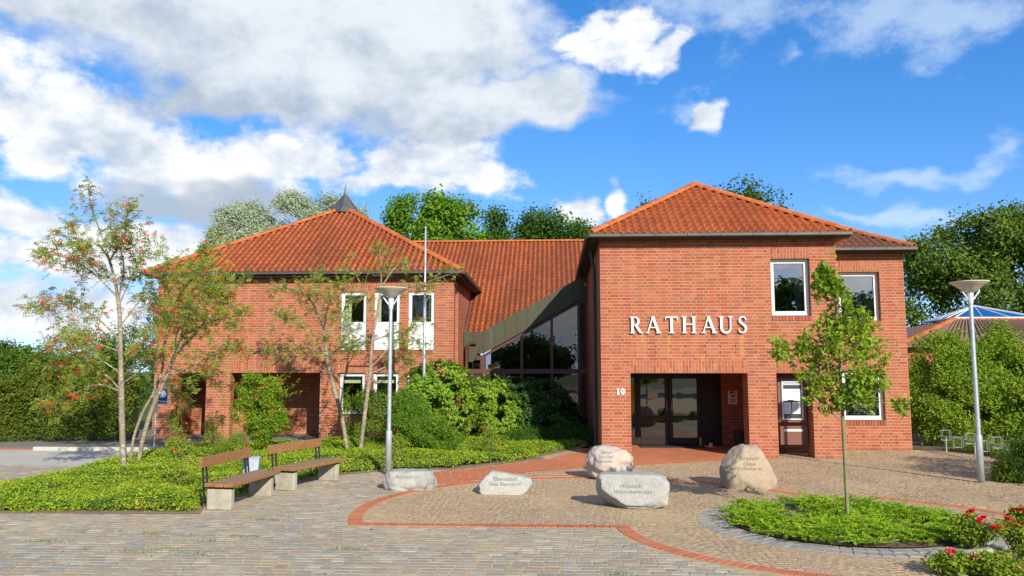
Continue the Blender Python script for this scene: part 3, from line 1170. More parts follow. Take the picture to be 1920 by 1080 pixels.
def hip_caps(roof, a, b, r=0.125, seg=0.33):
    """ridge tiles lapped up a hip or along a ridge from a (low) to b"""
    a, b = Vector(a), Vector(b)
    d = (b - a)
    k = max(1, int(d.length / seg))
    st = d / k
    t = d.normalized()
    s = t.cross(Vector((0, 0, 1))).normalized()
    up = s.cross(t).normalized()
    n = 9
    me = None
    L = st.length
    V, F = [], []
    for q, (y, rr) in enumerate(((-0.03, r * 1.06), (0.0, r * 1.06), (0.05, r * 1.05), (L + 0.02, r * 0.90))):
        for i in range(n):
            an = math.pi * (i / (n - 1))
            V.append((rr * math.cos(an) * 1.12, y, rr * math.sin(an) * 0.78 - 0.03))
    for q in range(3):
        F += [(q * n + i, q * n + i + 1, (q + 1) * n + i + 1, (q + 1) * n + i) for i in range(n - 1)]
    # closed lower end
    base = len(V)
    for i in range(n):
        an = math.pi * (i / (n - 1))
        V.append((r * 0.9 * math.cos(an) * 1.12, -0.028, r * 0.9 * math.sin(an) * 0.78 - 0.03))
    F += [(base + i, base + i + 1, i + 1, i) for i in range(n - 1)]
    me = mesh_np('ridge_tile', np.array(V), np.array(F), M['ridge'], True)
    R = Matrix((s, t, up)).transposed().to_4x4()
    for i in range(k):
        o = bpy.data.objects.new('ridge_tile', me)
        link(o, roof)
        o.matrix_basis = Matrix.Translation(a + st * i) @ R


def gutter(name, a, b, out, mat='zinc', r=0.075, parent=None):
    """box gutter with a rolled lip running from a to b, thrown outwards along out"""
    a, b, out = Vector(a), Vector(b), Vector(out)
    up = Vector((0, 0, 1))
    prof = [(0.0, 0.07), (0.0, -0.045), (0.02, -0.06), (0.10, -0.06), (0.125, -0.04), (0.13, 0.045), (0.145, 0.055), (0.14, 0.068), (0.122, 0.06), (0.118, -0.03), (0.10, -0.048), (0.02, -0.048), (0.012, 0.07)]
    prof = [(x * 0.85, z * 0.72 + 0.012) for x, z in prof]
    vs = [a + out * x + up * z for x, z in prof] + [b + out * x + up * z for x, z in prof]
    n = len(prof)
    mb = MB()
    mb.add(vs, [(i, (i + 1) % n, n + (i + 1) % n, n + i) for i in range(n)] + [tuple(range(n)), tuple(range(2 * n - 1, n - 1, -1))])
    g = mb.build(name, M[mat], parent or hall)
    k = int((b - a).length / 0.9)
    d = (b - a).normalized()
    for i in range(1, k + 1):
        c = a + (b - a) * (i / (k + 1))
        MB().prism([c + out * x + up * z for x, z in ((0.108, 0.062), (0.127, 0.062), (0.116, -0.02), (0.085, -0.036), (0.017, -0.036))], d * 0.018).build('gutter_bracket', M[mat], g)
    return g


def hip_front(name, x0, x1, y0, z0, pitch, mat, depth, parent=None):
    """front slope of a hipped roof over x0..x1 with its eave at (y0, z0); returns roof part and apex"""
    half = (x1 - x0) / 2
    t = math.tan(pitch)
    ap = Vector(((x0 + x1) / 2, y0 + half, z0 + half * t))
    A, B = Vector((x0, y0, z0)), Vector((x1, y0, z0))
    v = (ap - Vector((ap.x, y0, z0))).normalized()
    n = Vector((1, 0, 0)).cross(v)
    dn = n * -0.03
    back = Vector((ap.x, y0 + depth - half, ap.z))
    C_, D_ = Vector((x1, y0 + depth, z0)), Vector((x0, y0 + depth, z0))
    # boarded underlay: all four slopes, thin
    mb = MB()
    for poly in ([A, B, ap], [B, C_, back, ap], [C_, D_, back], [D_, A, ap, back]):
        q = [p - Vector((0, 0, 0.035)) for p in poly]
        mb.prism(q, (0, 0, -0.06))
    roof = mb.build(name, M[mat], hall)
    # vertical cutting planes through the two hips
    hl = (Vector((ap.x - A.x, ap.y - A.y, 0))).normalized()
    hr = (Vector((ap.x - B.x, ap.y - B.y, 0))).normalized()
    planes = [(A, Vector((hl.y, -hl.x, 0))), (B, Vector((-hr.y, hr.x, 0)))]
    tile_roof(roof, A, (1, 0, 0), v, x1 - x0, half / math.cos(pitch), planes, mat)
    up = Vector((0, 0, 0.055))
    hip_caps(roof, A + up + (ap - A).normalized() * 0.03, ap + up)
    hip_caps(roof, B + up + (ap - B).normalized() * 0.03, ap + up)
    if (back - ap).length > 0.4:
        hip_caps(roof, ap + up, back + up)
    return roof, ap


PR = RAD(31.5)
ZG = 5.79
rA, apA = hip_front('entrance_roof', 1.00, 7.72, 20.86, ZG, PR, 'tile_bright', 11.5)
rB, apB = hip_front('wing_roof', 4.66, 10.34, 23.16, ZG - 0.06, RAD(28), 'tile_moss', 9.6)
rL, apL = hip_front('office_roof', -13.50, -2.93, 25.66, 5.45, RAD(31.2), 'tile_dark', 10.57)
# gutters, eaves boards
gutter('gutter', (0.98, 20.86, ZG - 0.05), (7.74, 20.86, ZG - 0.05), (0, -1, 0))
gutter('gutter', (1.0, 31.0, ZG - 0.05), (1.0, 20.86, ZG - 0.05), (-1, 0, 0), 'zinc_dark')
gutter('gutter', (7.75, 23.16, ZG - 0.11), (10.38, 23.16, ZG - 0.11), (0, -1, 0))
gutter('gutter', (-13.5, 25.66, 5.40), (-2.92, 25.66, 5.40), (0, -1, 0))
gutter('gutter', (-2.93, 25.66, 5.40), (-2.93, 32.9, 5.40), (1, 0, 0))
sf = MB()
sf.box(1.0, 7.72, 20.88, YF - .02, ZG - 0.12, ZG - 0.075)
sf.box(1.0, XA - .02, 20.88, 31, ZG - 0.121, ZG - 0.076)
sf.box(7.74, 10.32, 23.18, YW - .02, ZG - 0.18, ZG - 0.135)
sf.box(-13.5, -2.95, 25.68, YL - .02, 5.30, 5.34)
sf.box(LB + .02, -2.95, 25.69, 33.2, 5.301, 5.341)
sf.build('soffit', M['soffit'], hall)
MB().box(XA + 0.01, XB - 0.01, YF + 0.02, YF + 0.28, ZE, ZG - 0.06).box(XB, XC, YW + 0.02, YW + 0.28, ZE - 0.01, ZG - 0.1).box(LA, LB, YL + 0.02, YL + 0.28, ZL, 5.42).build('wall_plate', M['mortar'], hall)
# copper finial on the office roof
fz = apL.z - 0.03
cone = MB()
k = 6
prof = [(0.64, -0.20), (0.50, 0.0), (0.11, 0.54), (0.085, 0.58), (0.06, 0.63), (0.014, 0.98), (0.004, 1.05)]
for i in range(len(prof) - 1):
    r0, z0 = prof[i]
    r1, z1 = prof[i + 1]
    for q in range(k):
        a0, a1 = 2 * math.pi * (q + .5) / k, 2 * math.pi * (q + 1.5) / k
        cone.add([(apL.x + r0 * math.cos(a0), apL.y + r0 * math.sin(a0), fz + z0), (apL.x + r0 * math.cos(a1), apL.y + r0 * math.sin(a1), fz + z0),
                  (apL.x + r1 * math.cos(a1), apL.y + r1 * math.sin(a1), fz + z1), (apL.x + r1 * math.cos(a0), apL.y + r1 * math.sin(a0), fz + z1)], [(0, 1, 2, 3)])
fin = cone.build('finial', M['zinc'], rL)
sm = MB()
for q in range(k):
    a0 = 2 * math.pi * (q + .5) / k
    c_, s_ = math.cos(a0), math.sin(a0)
    sm.tube([(apL.x + .51 * c_, apL.y + .51 * s_, fz), (apL.x + .113 * c_, apL.y + .113 * s_, fz + .54)], 0.012, 5)
sm.build('finial_seams', M['zinc_dark'], rL)

# ---- glazed link between the blocks
SH = math.tan(RAD(31.3))
def hz(Y):
    return 3.59 + SH * (Y - 28.99)
YRG, YG = 36.5, 28.95
FX0, FX1 = -2.50, 1.26                       # the verge climbs from FX0 to FX1
ZV0, ZV1 = 3.65, 5.74
def zv(x):
    return ZV0 + (ZV1 - ZV0) * max(0.0, (x - FX0) / (FX1 - FX0))
def yv(x):
    return 28.99 + (zv(x) - 3.65) / SH
rh_mb = MB()
pl = [(LB, 28.99), (FX0, 28.99), (FX1, yv(FX1)), (3.5, yv(FX1) + 1.8), (3.5, YRG), (-8.0, YRG), (-8.0, 33.0), (LB, 33.0)]
rh_mb.prism([(x, y, hz(y) - 0.03) for x, y in pl], (0, 0, -0.08))
rh_mb.prism([(-8.0, YRG, hz(YRG) - .03), (3.5, YRG, hz(YRG) - .03), (3.5, YRG + 6, hz(YRG - 6)), (-8.0, YRG + 6, hz(YRG - 6))], (0, 0, -0.08))
# the lean-to slope behind the verge
rh_mb.prism([(FX0, YG + .03, ZV0 - .06), (FX1, YG + .03, ZV1 - .06), (FX1, yv(FX1), ZV1 - .06)], (0, 0, -0.08))
rH = rh_mb.build('link_roof', M['tile_dark'], hall)
fd = Vector((FX1 - FX0, yv(FX1) - 28.99, 0)).normalized()
vh = Vector((0, math.cos(RAD(31.3)), math.sin(RAD(31.3))))
vl_ = (YRG - 28.99) / math.cos(RAD(31.3))
cutV = (Vector((FX0, 28.80, 0)), Vector((-fd.y, fd.x, 0)))
cutR = (Vector((0, YRG, 0)), Vector((0, -1, 0)))
tile_roof(rH, (LB + .04, 28.99, hz(28.99)), (1, 0, 0), vh, 7.0, vl_, [cutV, cutR, (Vector((LB + .04, 0, 0)), Vector((1, 0, 0)))], 'tile_dark')
tile_roof(rH, (LB + .04 - 23 * TW, 28.99, hz(28.99)), (1, 0, 0), vh, 22 * TW, vl_, [cutR, (Vector((0, 32.6, 0)), Vector((0, 1, 0))), (Vector((LB + .05, 0, 0)), Vector((-1, 0, 0)))], 'tile_dark')
hip_caps(rH, (3.5, YRG, hz(YRG) + 0.05), (-8.0, YRG, hz(YRG) + 0.05), 0.12)
# flashing where the tiles meet the office flank
MB().prism([(LB + .008, 28.99, hz(28.99) - .05), (LB + .008, 31.9, hz(31.9) - .05), (LB + .008, 31.9, hz(31.9) + .14), (LB + .008, 28.99, hz(28.99) + .14)], (0.04, 0, 0)).build('flashing', M['zinc_dark'], hall)

# copper fascia: level on the left, then panels climbing to the entrance block
fas_h = 0.80
def fascia(x0, x1):
    g = 0.010
    a, b = x0 + g, x1 - g
    z0, z1 = zv(a), zv(b)
    mb = MB()
    mb.prism([(a, YG, z0 - fas_h), (b, YG, z1 - fas_h), (b, YG, z1), (a, YG, z0)], (0, -0.05, 0))
    mb.build('fascia_panel', M['copper'], hall)
    sm_ = MB()
    z = zv(x1)
    sm_.prism([(x1 - .008, YG, z - fas_h), (x1 + .008, YG, z - fas_h), (x1 + .008, YG, z + .006), (x1 - .008, YG, z + .006)], (0, -0.07, 0))
    sm_.build('fascia_seam', M['zinc_dark'], hall)
xs_ = [-3.22, -2.87, FX0] + [FX0 + (FX1 - FX0) * (i + 1) / 9.4 for i in range(9)] + [FX1]
for i in range(len(xs_) - 1):
    fascia(xs_[i], xs_[i + 1])
# boarding that closes the verge behind the copper
vb = MB()
vb.prism([(-3.22, YG + .002, zv(-3) - fas_h + .02), (FX0, YG + .002, zv(-3) - fas_h + .02), (FX0, YG + .002, zv(-3) - .10), (-3.22, YG + .002, zv(-3) - .10)], (0, 0.22, 0))
vb.build('verge_board', M['brown'], hall)
vb = MB()
vb.prism([(FX0 + .002, YG + .002, zv(FX0) - fas_h + .02), (FX1, YG + .002, zv(FX1) - fas_h + .02), (FX1, YG + .002, zv(FX1) - .16), (FX0 + .002, YG + .002, zv(FX0) - .16)], (0, 0.22, 0))
vb.build('verge_board', M['brown'], hall)
# frame and panes of the glass front
def zt(x):
    return zv(x) - fas_h
posts = [-2.47, -1.12, -0.03, 0.95, 1.24]
fw_ = MB()
yg = 29.05
for c in posts:
    fw_.box(c - .05, c + .05, yg - .05, yg + .05, 0, zt(c) - .02)
for c, d_ in zip(posts[:-1], posts[1:]):
    fw_.box(c + .05, d_ - .05, yg - .045, yg + .045, 2.13, 2.30)
    fw_.box(c + .05, d_ - .05, yg - .045, yg + .045, 0.0, 0.12)
    fw_.prism([(c + .05, yg - .048, zt(c + .05) - .13), (d_ - .05, yg - .048, zt(d_ - .05) - .13), (d_ - .05, yg - .048, zt(d_ - .05) - .02), (c + .05, yg - .048, zt(c + .05) - .02)], (0, .096, 0))
fw_.box(-3.21, -2.53, yg - .044, yg + .044, 2.13, 2.30).box(-3.21, -2.53, yg - .044, yg + .044, 2.62, 2.80).box(-3.21, -3.1, yg - .044, yg + .044, 2.30, 2.62).box(-2.62, -2.53, yg - .044, yg + .044, 2.3, 2.62)
gfo = fw_.build('glazing_frame', M['brown'], hall)
for c, d_ in zip(posts[:-1], posts[1:]):
    a_, b_ = c + .048, d_ - .048
    for q in ([(a_, 0.1), (b_, 0.1), (b_, 2.14), (a_, 2.14)], [(a_, 2.29), (b_, 2.29), (b_, zt(b_) - .1), (a_, zt(a_) - .1)]):
        MB().add([(x_, yg, z_) for x_, z_ in q], [(0, 1, 2, 3)]).build('pane', M['glass_hall'], gfo)
MB().add([(-3.1, yg, 2.3), (-2.62, yg, 2.3), (-2.62, yg, 2.62), (-3.1, yg, 2.62)], [(0, 1, 2, 3)]).build('pane', M['glass_hall'], gfo)
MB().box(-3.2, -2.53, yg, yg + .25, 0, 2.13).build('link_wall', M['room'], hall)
# inside of the link: floor, rear wall, timber beams, a stair flight
inn = MB()
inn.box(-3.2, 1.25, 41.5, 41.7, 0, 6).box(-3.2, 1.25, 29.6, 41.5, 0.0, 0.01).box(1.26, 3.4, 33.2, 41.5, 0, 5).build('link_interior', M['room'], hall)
tb = MB()
tb.bar((-2.4, 29.9, 2.35), (-1.2, 29.9, 2.75), 0.10, 0.2).bar((-1.6, 30.6, 2.4), (-0.3, 30.6, 2.95), 0.1, 0.2)
tb.build('timber_beam', M['wood'], hall)
# rain pipes
dp = MB()
dp.tube([(1.12, 22.75, 5.62), (1.12, 22.75, 5.45), (1.2, 22.85, 5.1), (1.2, 22.85, 0.05)], 0.05, 10)
dp.build('downpipe', M['zinc_dark'], hall)
hp = MB()
hp.tube([(-2.75, 28.80, 3.22), (-2.95, 28.80, 3.22), (-3.08, 28.80, 3.12), (-3.10, 28.80, 2.95), (-3.10, 28.80, 0.1)], 0.06, 10)
hp.build('downpipe', M['brown'], hall)
hb = MB()
hb.prism([(-3.02, 28.70, 3.1), (-2.62, 28.70, 3.1), (-2.72, 28.70, 2.78), (-2.86, 28.70, 2.55), (-3.02, 28.70, 2.55)], (0, 0.22, 0))
hb.build('rain_hopper', M['copper'], hall)
# small bell light under the eave
MB().lathe([(0.0, 0.06), (0.05, 0.05), (0.07, 0.0), (0.05, -0.06), (0.0, -0.07)], (1.16, 27.6, 5.2), 12).build('wall_lamp', M['tile_bright'], hall)
emit_bricks(300)
emit_tiles(300)


# ------------------------------------------------------------------ ground and paving
def soilmat(name, c1, c2, scale=3.0, bump=0.5):
    m = Mat(name)
    n = m.noise(scale, 6, 0.65)
    f = m.noise(scale * 22, 4, 0.7)
    c = m.mix(m.rng(n, 0.35, 0.68), c1, c2)
    c = m.mix(m.rng(f, 0.4, 0.7, 0, 0.5), c, tuple(v * 0.6 for v in c1))
    return m.out(c, 0.95, 0.1, 0, m.bump(f, bump, 0.01))


M['sand'] = soilmat('joint_sand', (0.52, 0.40, 0.235), (0.42, 0.325, 0.19), 1.2)
M['grass_far'] = soilmat('far_lawn', (0.07, 0.11, 0.03), (0.10, 0.13, 0.04), 0.4)
M['concrete_drive'] = soilmat('pale_concrete', (0.52, 0.49, 0.42), (0.44, 0.42, 0.36), 0.7, 0.15)
M['asphalt'] = soilmat('grey_path', (0.20, 0.19, 0.165), (0.25, 0.23, 0.19), 0.9, 0.3)
M['soil'] = soilmat('mulch', (0.12, 0.085, 0.06), (0.20, 0.15, 0.11), 4.0)
M['bed_soil'] = soilmat('sandy_soil', (0.24, 0.18, 0.12), (0.33, 0.25, 0.165), 3.0)
M['slab'] = soilmat('loggia_slab', (0.19, 0.175, 0.155), (0.25, 0.23, 0.20), 2.0, 0.2)
M['sett_grey'] = settmat('grey_sett', [(0.22, 0.22, 0.205), (0.29, 0.275, 0.225), (0.34, 0.285, 0.195), (0.25, 0.245, 0.22), (0.31, 0.225, 0.155), (0.42, 0.39, 0.315), (0.235, 0.235, 0.215)], (0.41, 0.33, 0.195))
M['sett_brown'] = settmat('brown_sett', [(0.285, 0.205, 0.135), (0.33, 0.24, 0.15), (0.37, 0.25, 0.135), (0.28, 0.215, 0.16), (0.34, 0.215, 0.13), (0.41, 0.31, 0.19), (0.30, 0.24, 0.175)], (0.42, 0.305, 0.17))
M['clinker'] = settmat('red_clinker', [(0.36, 0.105, 0.048), (0.43, 0.13, 0.058), (0.47, 0.15, 0.07), (0.39, 0.115, 0.052), (0.42, 0.17, 0.09)], (0.44, 0.19, 0.095))
M['sett_blue'] = settmat('blue_grey_sett', [(0.20, 0.21, 0.215), (0.265, 0.265, 0.255), (0.225, 0.235, 0.235), (0.33, 0.28, 0.22), (0.29, 0.285, 0.27)], (0.34, 0.30, 0.23))

g = MB().add([(-2500, -2500, -0.12), (2500, -2500, -0.12), (2500, 2500, -0.12), (-2500, 2500, -0.12)], [(0, 1, 2, 3)]).build('lawn', M['grass_far'])
tag(g, kind='structure')
plaza = MB().add([(-14, -30, -0.008), (24, -30, -0.008), (24, 23.6, -0.008), (-14, 23.6, -0.008)], [(0, 1, 2, 3)]).build('plaza_ground', M['sand'])
tag(plaza, kind='structure')
M['under'] = M['asphalt']
back = MB().add([(-60, -60, -0.02), (60, -60, -0.02), (60, -10, -0.02), (-60, -10, -0.02)], [(0, 1, 2, 3)]).build('road', M['asphalt'])
tag(back, kind='structure')

C1, R1 = (0.90, 13.10), 3.98          # the brown half round with its red rim
C2, R2 = (4.10, 11.97), 3.12          # brown round about the oak, red rim
C3, RI, RO = (4.23, 12.15), 1.66, 2.10  # grey edging of the juniper bed
BW = 0.23
YCH = 11.77
RED = [(-3.63, 17.02), (-2.14, 18.30), (-0.17, 20.62), (0.62, 22.4), (1.2, 24.2), (1.26, 24.2), (1.26, 21.1), (2.0, 21.15), (2.0, 24.58), (5.66, 24.58), (5.66, 22.0), (5.03, 22.0), (5.03, 21.15), (5.4, 21.1), (4.6, 20.66), (3.26, 19.93), (1.9, 19.35), (0.9, 18.95), (-0.44, 17.95), (-0.99, 17.2), (-1.6, 16.45), (-2.3, 15.75), (-2.7, 16.1)]
BED = [(-11.6, 12.30), (-5.50, 12.50), (-5.72, 13.2), (-5.42, 15.0), (-4.85, 16.9), (-3.80, 18.0), (-2.2, 18.42), (-0.22, 20.72), (-0.35, 21.25), (0.35, 22.6), (1.05, 24.4), (1.15, 30.5), (-2.4, 28.5), (-3.2, 25.95), (-7.45, 25.95), (-7.45, 24.6), (-8.2, 23.9), (-10.5, 23.3), (-10.8, 21.6), (-11.0, 19.55), (-10.75, 17.2), (-10.55, 15.1), (-12.6, 13.2)]
ROSE = [(4.35, 9.0), (4.55, 9.75), (5.15, 10.25), (5.75, 10.35), (6.25, 11.0), (6.5, 11.6), (9.0, 12.2), (9.0, 6.5), (4.0, 6.5)]


def dist2(c, x, y):
    return np.hypot(x - c[0], y - c[1])


def keepers(x, y, kind):
    """which stones of a field lie inside its own region (x, y arrays)"""
    d1, d2, d3 = dist2(C1, x, y), dist2(C2, x, y), dist2(C3, x, y)
    in1 = (d1 < R1 + BW / 2) & (y > YCH - 0.06)
    in2 = (d2 < R2 + BW / 2)
    band = ((abs(d1 - R1) < BW / 2 + 0.05) & (y > YCH)) | ((abs(d2 - R2) < BW / 2 + 0.05) & ((y < YCH + 0.1) | (x > 4.9)) & (x > 0.7)) | ((abs(y - YCH) < 0.12) & (x > C1[0] - R1) & (x < 1.15))
    red = in_poly(RED, x, y)
    bed = in_poly(BED, x, y) | in_poly(ROSE, x, y) | (d3 < RO + 0.04)
    free = ~band & ~red & ~bed
    bld = ((x > 1.2) & (x < 5.75) & (y > 21.15)) | (y > 23.45) | ((x > 5.7) & (x < 6.72) & (y > 22.6)) | ((x > 6.68) & (x < 7.45) & (y > 21.15))
    free &= ~bld
    left = (y > YCH) & (x < C1[0]) & ~in1 & ~((x > -2.55) & (y > 15.9))
    front = (y < YCH) & ~in2 & (x < 4.4)
    grey = (left | front) & ~((x > 1.0) & (y > YCH))
    if kind == 'grey':
        return free & grey & ~((y > YCH) & (x > -2.0) & ~(y < YCH))
    if kind == 'brown':
        return free & ~grey
    return red


_SV = np.array([(-.5, -.5, 0), (.5, -.5, 0), (.5, .5, 0), (-.5, .5, 0), (-.5, -.5, .75), (.5, -.5, .75), (.5, .5, .75), (-.5, .5, .75), (-.465, -.46, 1), (.465, -.46, 1), (.465, .46, 1), (-.465, .46, 1)])
_SF = np.array([(8, 9, 10, 11), (4, 5, 9, 8), (5, 6, 10, 9), (6, 7, 11, 10), (7, 4, 8, 11), (0, 1, 5, 4), (1, 2, 6, 5), (2, 3, 7, 6), (3, 0, 4, 7)])


def stone_field(parent, name, stuff, X, Y, A, W, Lh, mat, seed, jit=0.07, h=0.03, nsingle=300, hv=0.0022, tilt=0.007, zs=-0.005):
    """paving stones: those that show largest as objects, the rest as one part"""
    rng = np.random.default_rng(seed)
    n = len(X)
    # how large a stone shows: near and inside the frame
    fx = (X * _R[0] + Y * _R[1])
    fy = (X * _F[0] + Y * _F[1]) / math.cos(PITCH)
    px = 960 + FPX * fx / np.maximum(fy, 0.1)
    py = YH + FPX * HC / np.maximum(fy, 0.1)
    vis = (px > 4) & (px < 1916) & (py < 1074) & (fy > 1)
    rank = np.where(vis, fy, 1e6 + fy)
    order = np.argsort(rank)
    k = min(nsingle, int(vis.sum()))
    single, rest = order[:k], order[k:]
    variants = []
    for q in range(4):
        V = _SV.copy()
        V[4:, :2] += rng.uniform(-jit, jit, (8, 2)) * 0.5
        V[:4, :2] = V[4:8, :2]
        variants.append(mesh_np(name, V, _SF, mat))
    for c in single:
        o = bpy.data.objects.new(name, variants[int(rng.integers(4))])
        link(o, parent)
        o.location = (X[c], Y[c], zs + 0.0045 - h + rng.normal(0, hv) * 0.6)
        o.rotation_euler = (rng.normal(0, tilt), rng.normal(0, tilt), A[c])
        o.scale = (W[c], Lh[c], h)
    if len(rest):
        m = len(rest)
        V = np.repeat(_SV[None], m, 0)
        j = rng.uniform(-jit, jit, (m, 8, 2)) * 0.5
        V[:, 4:, :2] += j
        V[:, :4, :2] = V[:, 4:8, :2]
        V[:, :, 2] *= h
        tl = rng.normal(0, tilt, (m, 2))
        x = V[:, :, 0] * W[rest][:, None]
        y = V[:, :, 1] * Lh[rest][:, None]
        z = V[:, :, 2] + x * tl[:, :1] + y * tl[:, 1:] + zs + 0.0045 - h + rng.normal(0, hv, (m, 1)) * 0.6
        ca, sa = np.cos(A[rest])[:, None], np.sin(A[rest])[:, None]
        VV = np.stack([x * ca - y * sa + X[rest][:, None], x * sa + y * ca + Y[rest][:, None], z], -1)
        F = (_SF[None] + (np.arange(m) * 12)[:, None, None]).reshape(-1, 4)
        tag(obj_np(stuff, VV.reshape(-1, 3), F, mat, parent), kind='stuff')


def rows(x0, x1, y0, y1, w, l, joint, rng, wv=0.2):
    X, Y, A, W, Lh = [], [], [], [], []
    y = y0
    while y < y1:
        x = x0 + rng.uniform(0, w)
        hh = l * rng.uniform(0.93, 1.07)
        while x < x1:
            ww = w * rng.uniform(1 - wv, 1 + wv)
            X.append(x + ww / 2)
            Y.append(y + hh / 2 + rng.normal(0, 0.004))
            W.append(ww - joint * rng.uniform(0.6, 1.5))
            Lh.append(hh - joint * rng.uniform(0.6, 1.5))
            A.append(rng.normal(0, 0.015))
            x += ww
        y += hh
    return [np.array(v) for v in (X, Y, A, W, Lh)]


rng = np.random.default_rng(11)
# grey setts
X, Y, A, W, Lh = rows(-13.8, 4.6, 5.6, 18.6, 0.19, 0.135, 0.019, rng)
k = keepers(X, Y, 'grey')
gp = MB().add([(-14, 5.5, -0.005), (5, 5.5, -0.005), (5, YCH, -0.005), (-14, YCH, -0.005)], [(0, 1, 2, 3)]).build('grey_sett_paving', M['sand'])
tag(gp, kind='structure')
stone_field(gp, 'grey_sett', 'grey_setts', X[k], Y[k], A[k], W[k], Lh[k], M['sett_grey'], 1, 0.10)
# brown small setts laid in segment arcs
X, Y, A, W, Lh = [], [], [], [], []
CW, s_ = 1.35, 0.098
for c in range(-4, 14):
    for r in range(0, 190):
        u = -CW / 2 + rng.uniform(0, 0.05)
        while u < CW / 2:
            ww = s_ * rng.uniform(0.85, 1.2)
            f = (u + ww / 2) / (CW / 2)
            x = c * CW + u + ww / 2
            y = 6.4 + r * 0.096 + 0.34 * (1 - f * f) + rng.normal(0, 0.004)
            X.append(x)
            Y.append(y)
            W.append(ww - 0.012)
            Lh.append(0.096 * rng.uniform(0.86, 0.98) * (1 - 0.10 * abs(f)) - 0.006)
            A.append(math.atan2(-2 * f * 0.34 / (CW / 2), 1) + rng.normal(0, 0.05))
            u += ww
X, Y, A, W, Lh = [np.array(v) for v in (X, Y, A, W, Lh)]
k = keepers(X, Y, 'brown') & (Y > 8.2)
bp = MB().add([(1.2, 22.6, -0.005), (-14, 22.6, -0.005), (-14, YCH, -0.0045), (13, YCH, -0.0045), (13, 22.6, -0.005)], [(0, 1, 2, 3, 4)]).build('brown_sett_paving', M['sand'])
tag(bp, kind='structure')
stone_field(bp, 'brown_sett', 'brown_setts', X[k], Y[k], A[k], W[k], Lh[k], M['sett_brown'], 2, 0.14, 0.026, 300, 0.0018)
# red clinker path to the door, herringbone-free running bond
X, Y, A, W, Lh = rows(-4.2, 5.7, 15.4, 24.6, 0.205, 0.103, 0.006, rng, 0.02)
k = in_poly(RED, X, Y)
rp = MB().add([(p[0], p[1], -0.002) for p in RED], [tuple(range(len(RED)))]).build('red_clinker_path', M['sand'])
tag(rp, kind='structure')
stone_field(rp, 'clinker_brick', 'clinker_bricks', X[k], Y[k], A[k] * 0.3, W[k], Lh[k], M['clinker'], 3, 0.02, 0.028, 300, 0.0012, 0.003, -0.002)
# red rims
X, Y, A, W, Lh = [], [], [], [], []


def rim(c, R, a0, a1, w=0.21, step=0.105):
    n = int(abs(a1 - a0) * R / step)
    for i in range(n):
        a = a0 + (a1 - a0) * (i + .5) / n
        X.append(c[0] + R * math.cos(a))
        Y.append(c[1] + R * math.sin(a))
        A.append(a)
        W.append(w)
        Lh.append(step - 0.007)


a0 = math.asin((YCH - C1[1]) / R1)
rim(C1, R1, RAD(8), RAD(159), 0.21)
rim(C1, R1, RAD(159), math.pi - a0 + RAD(1), 0.22)
rim(C1, R1 + 0.36, RAD(78), RAD(118), 0.11)
rim(C2, R2, RAD(182), RAD(322), 0.21)
rim(C2, R2, RAD(5), RAD(62), 0.21)
for i in range(int(3.9 / 0.105)):
    X.append(C1[0] - R1 + 0.25 + i * 0.105)
    Y.append(YCH)
    A.append(math.pi / 2)
    W.append(0.205)
    Lh.append(0.098)
X, Y, A, W, Lh = [np.array(v) for v in (X, Y, A, W, Lh)]
nr = np.random.default_rng(5)
stone_field(rp, 'rim_brick', 'rim_bricks', X, Y, A + nr.normal(0, 0.012, len(A)), W, Lh, M['clinker'], 4, 0.02, 0.034, 300, 0.0012, 0.003, 0.001)
# grey double edging round the juniper bed
X, Y, A, W, Lh = [], [], [], [], []
rim(C3, RI + 0.115, 0, 2 * math.pi, 0.20, 0.15)
rim(C3, RI + 0.335, 0.1, 2 * math.pi + 0.1, 0.20, 0.15)
X, Y, A, W, Lh = [np.array(v) for v in (X, Y, A, W, Lh)]
keep = ~in_poly(ROSE, X, Y)
ed = MB().add([(C3[0] + (RO + .02) * math.cos(t), C3[1] + (RO + .02) * math.sin(t), -0.003) for t in np.linspace(0, 2 * math.pi, 48, endpoint=False)], [tuple(range(48))]).build('bed_edging', M['sand'])
tag(ed, kind='structure')
stone_field(ed, 'edging_sett', 'edging_setts', X[keep], Y[keep], A[keep] + nr.normal(0, 0.03, keep.sum()), W[keep], Lh[keep], M['sett_blue'], 6, 0.08, 0.036, 300, 0.003, zs=0.002)
# kerb of the rose bed
kb = MB()
kp = [Vector((4.28, 8.6, 0)), Vector((4.36, 9.2, 0)), Vector((4.52, 9.75, 0)), Vector((4.95, 10.15, 0)), Vector((5.35, 10.35, 0))]
for i in range(len(kp) - 1):
    kb.bar(kp[i] + Vector((0, 0, 0.01)), kp[i] + (kp[i + 1] - kp[i]) * 0.985 + Vector((0, 0, 0.01)), 0.08, 0.10)
tag(kb.build('bed_kerb', M['concrete']), kind='structure')
MB().add([(p[0], p[1], 0.004) for p in ROSE], [tuple(range(len(ROSE)))]).build('rose_bed_soil', M['soil'])['kind'] = 'structure'
MB().add([(C3[0] + RI * math.cos(t), C3[1] + RI * math.sin(t), 0.02 + 0.0) for t in np.linspace(0, 2 * math.pi, 40, endpoint=False)], [tuple(range(40))]).build('juniper_bed_soil', M['soil'])['kind'] = 'structure'
MB().add([(p[0], p[1], 0.003) for p in BED], [tuple(range(len(BED)))]).build('planting_bed_soil', M['bed_soil'])['kind'] = 'structure'
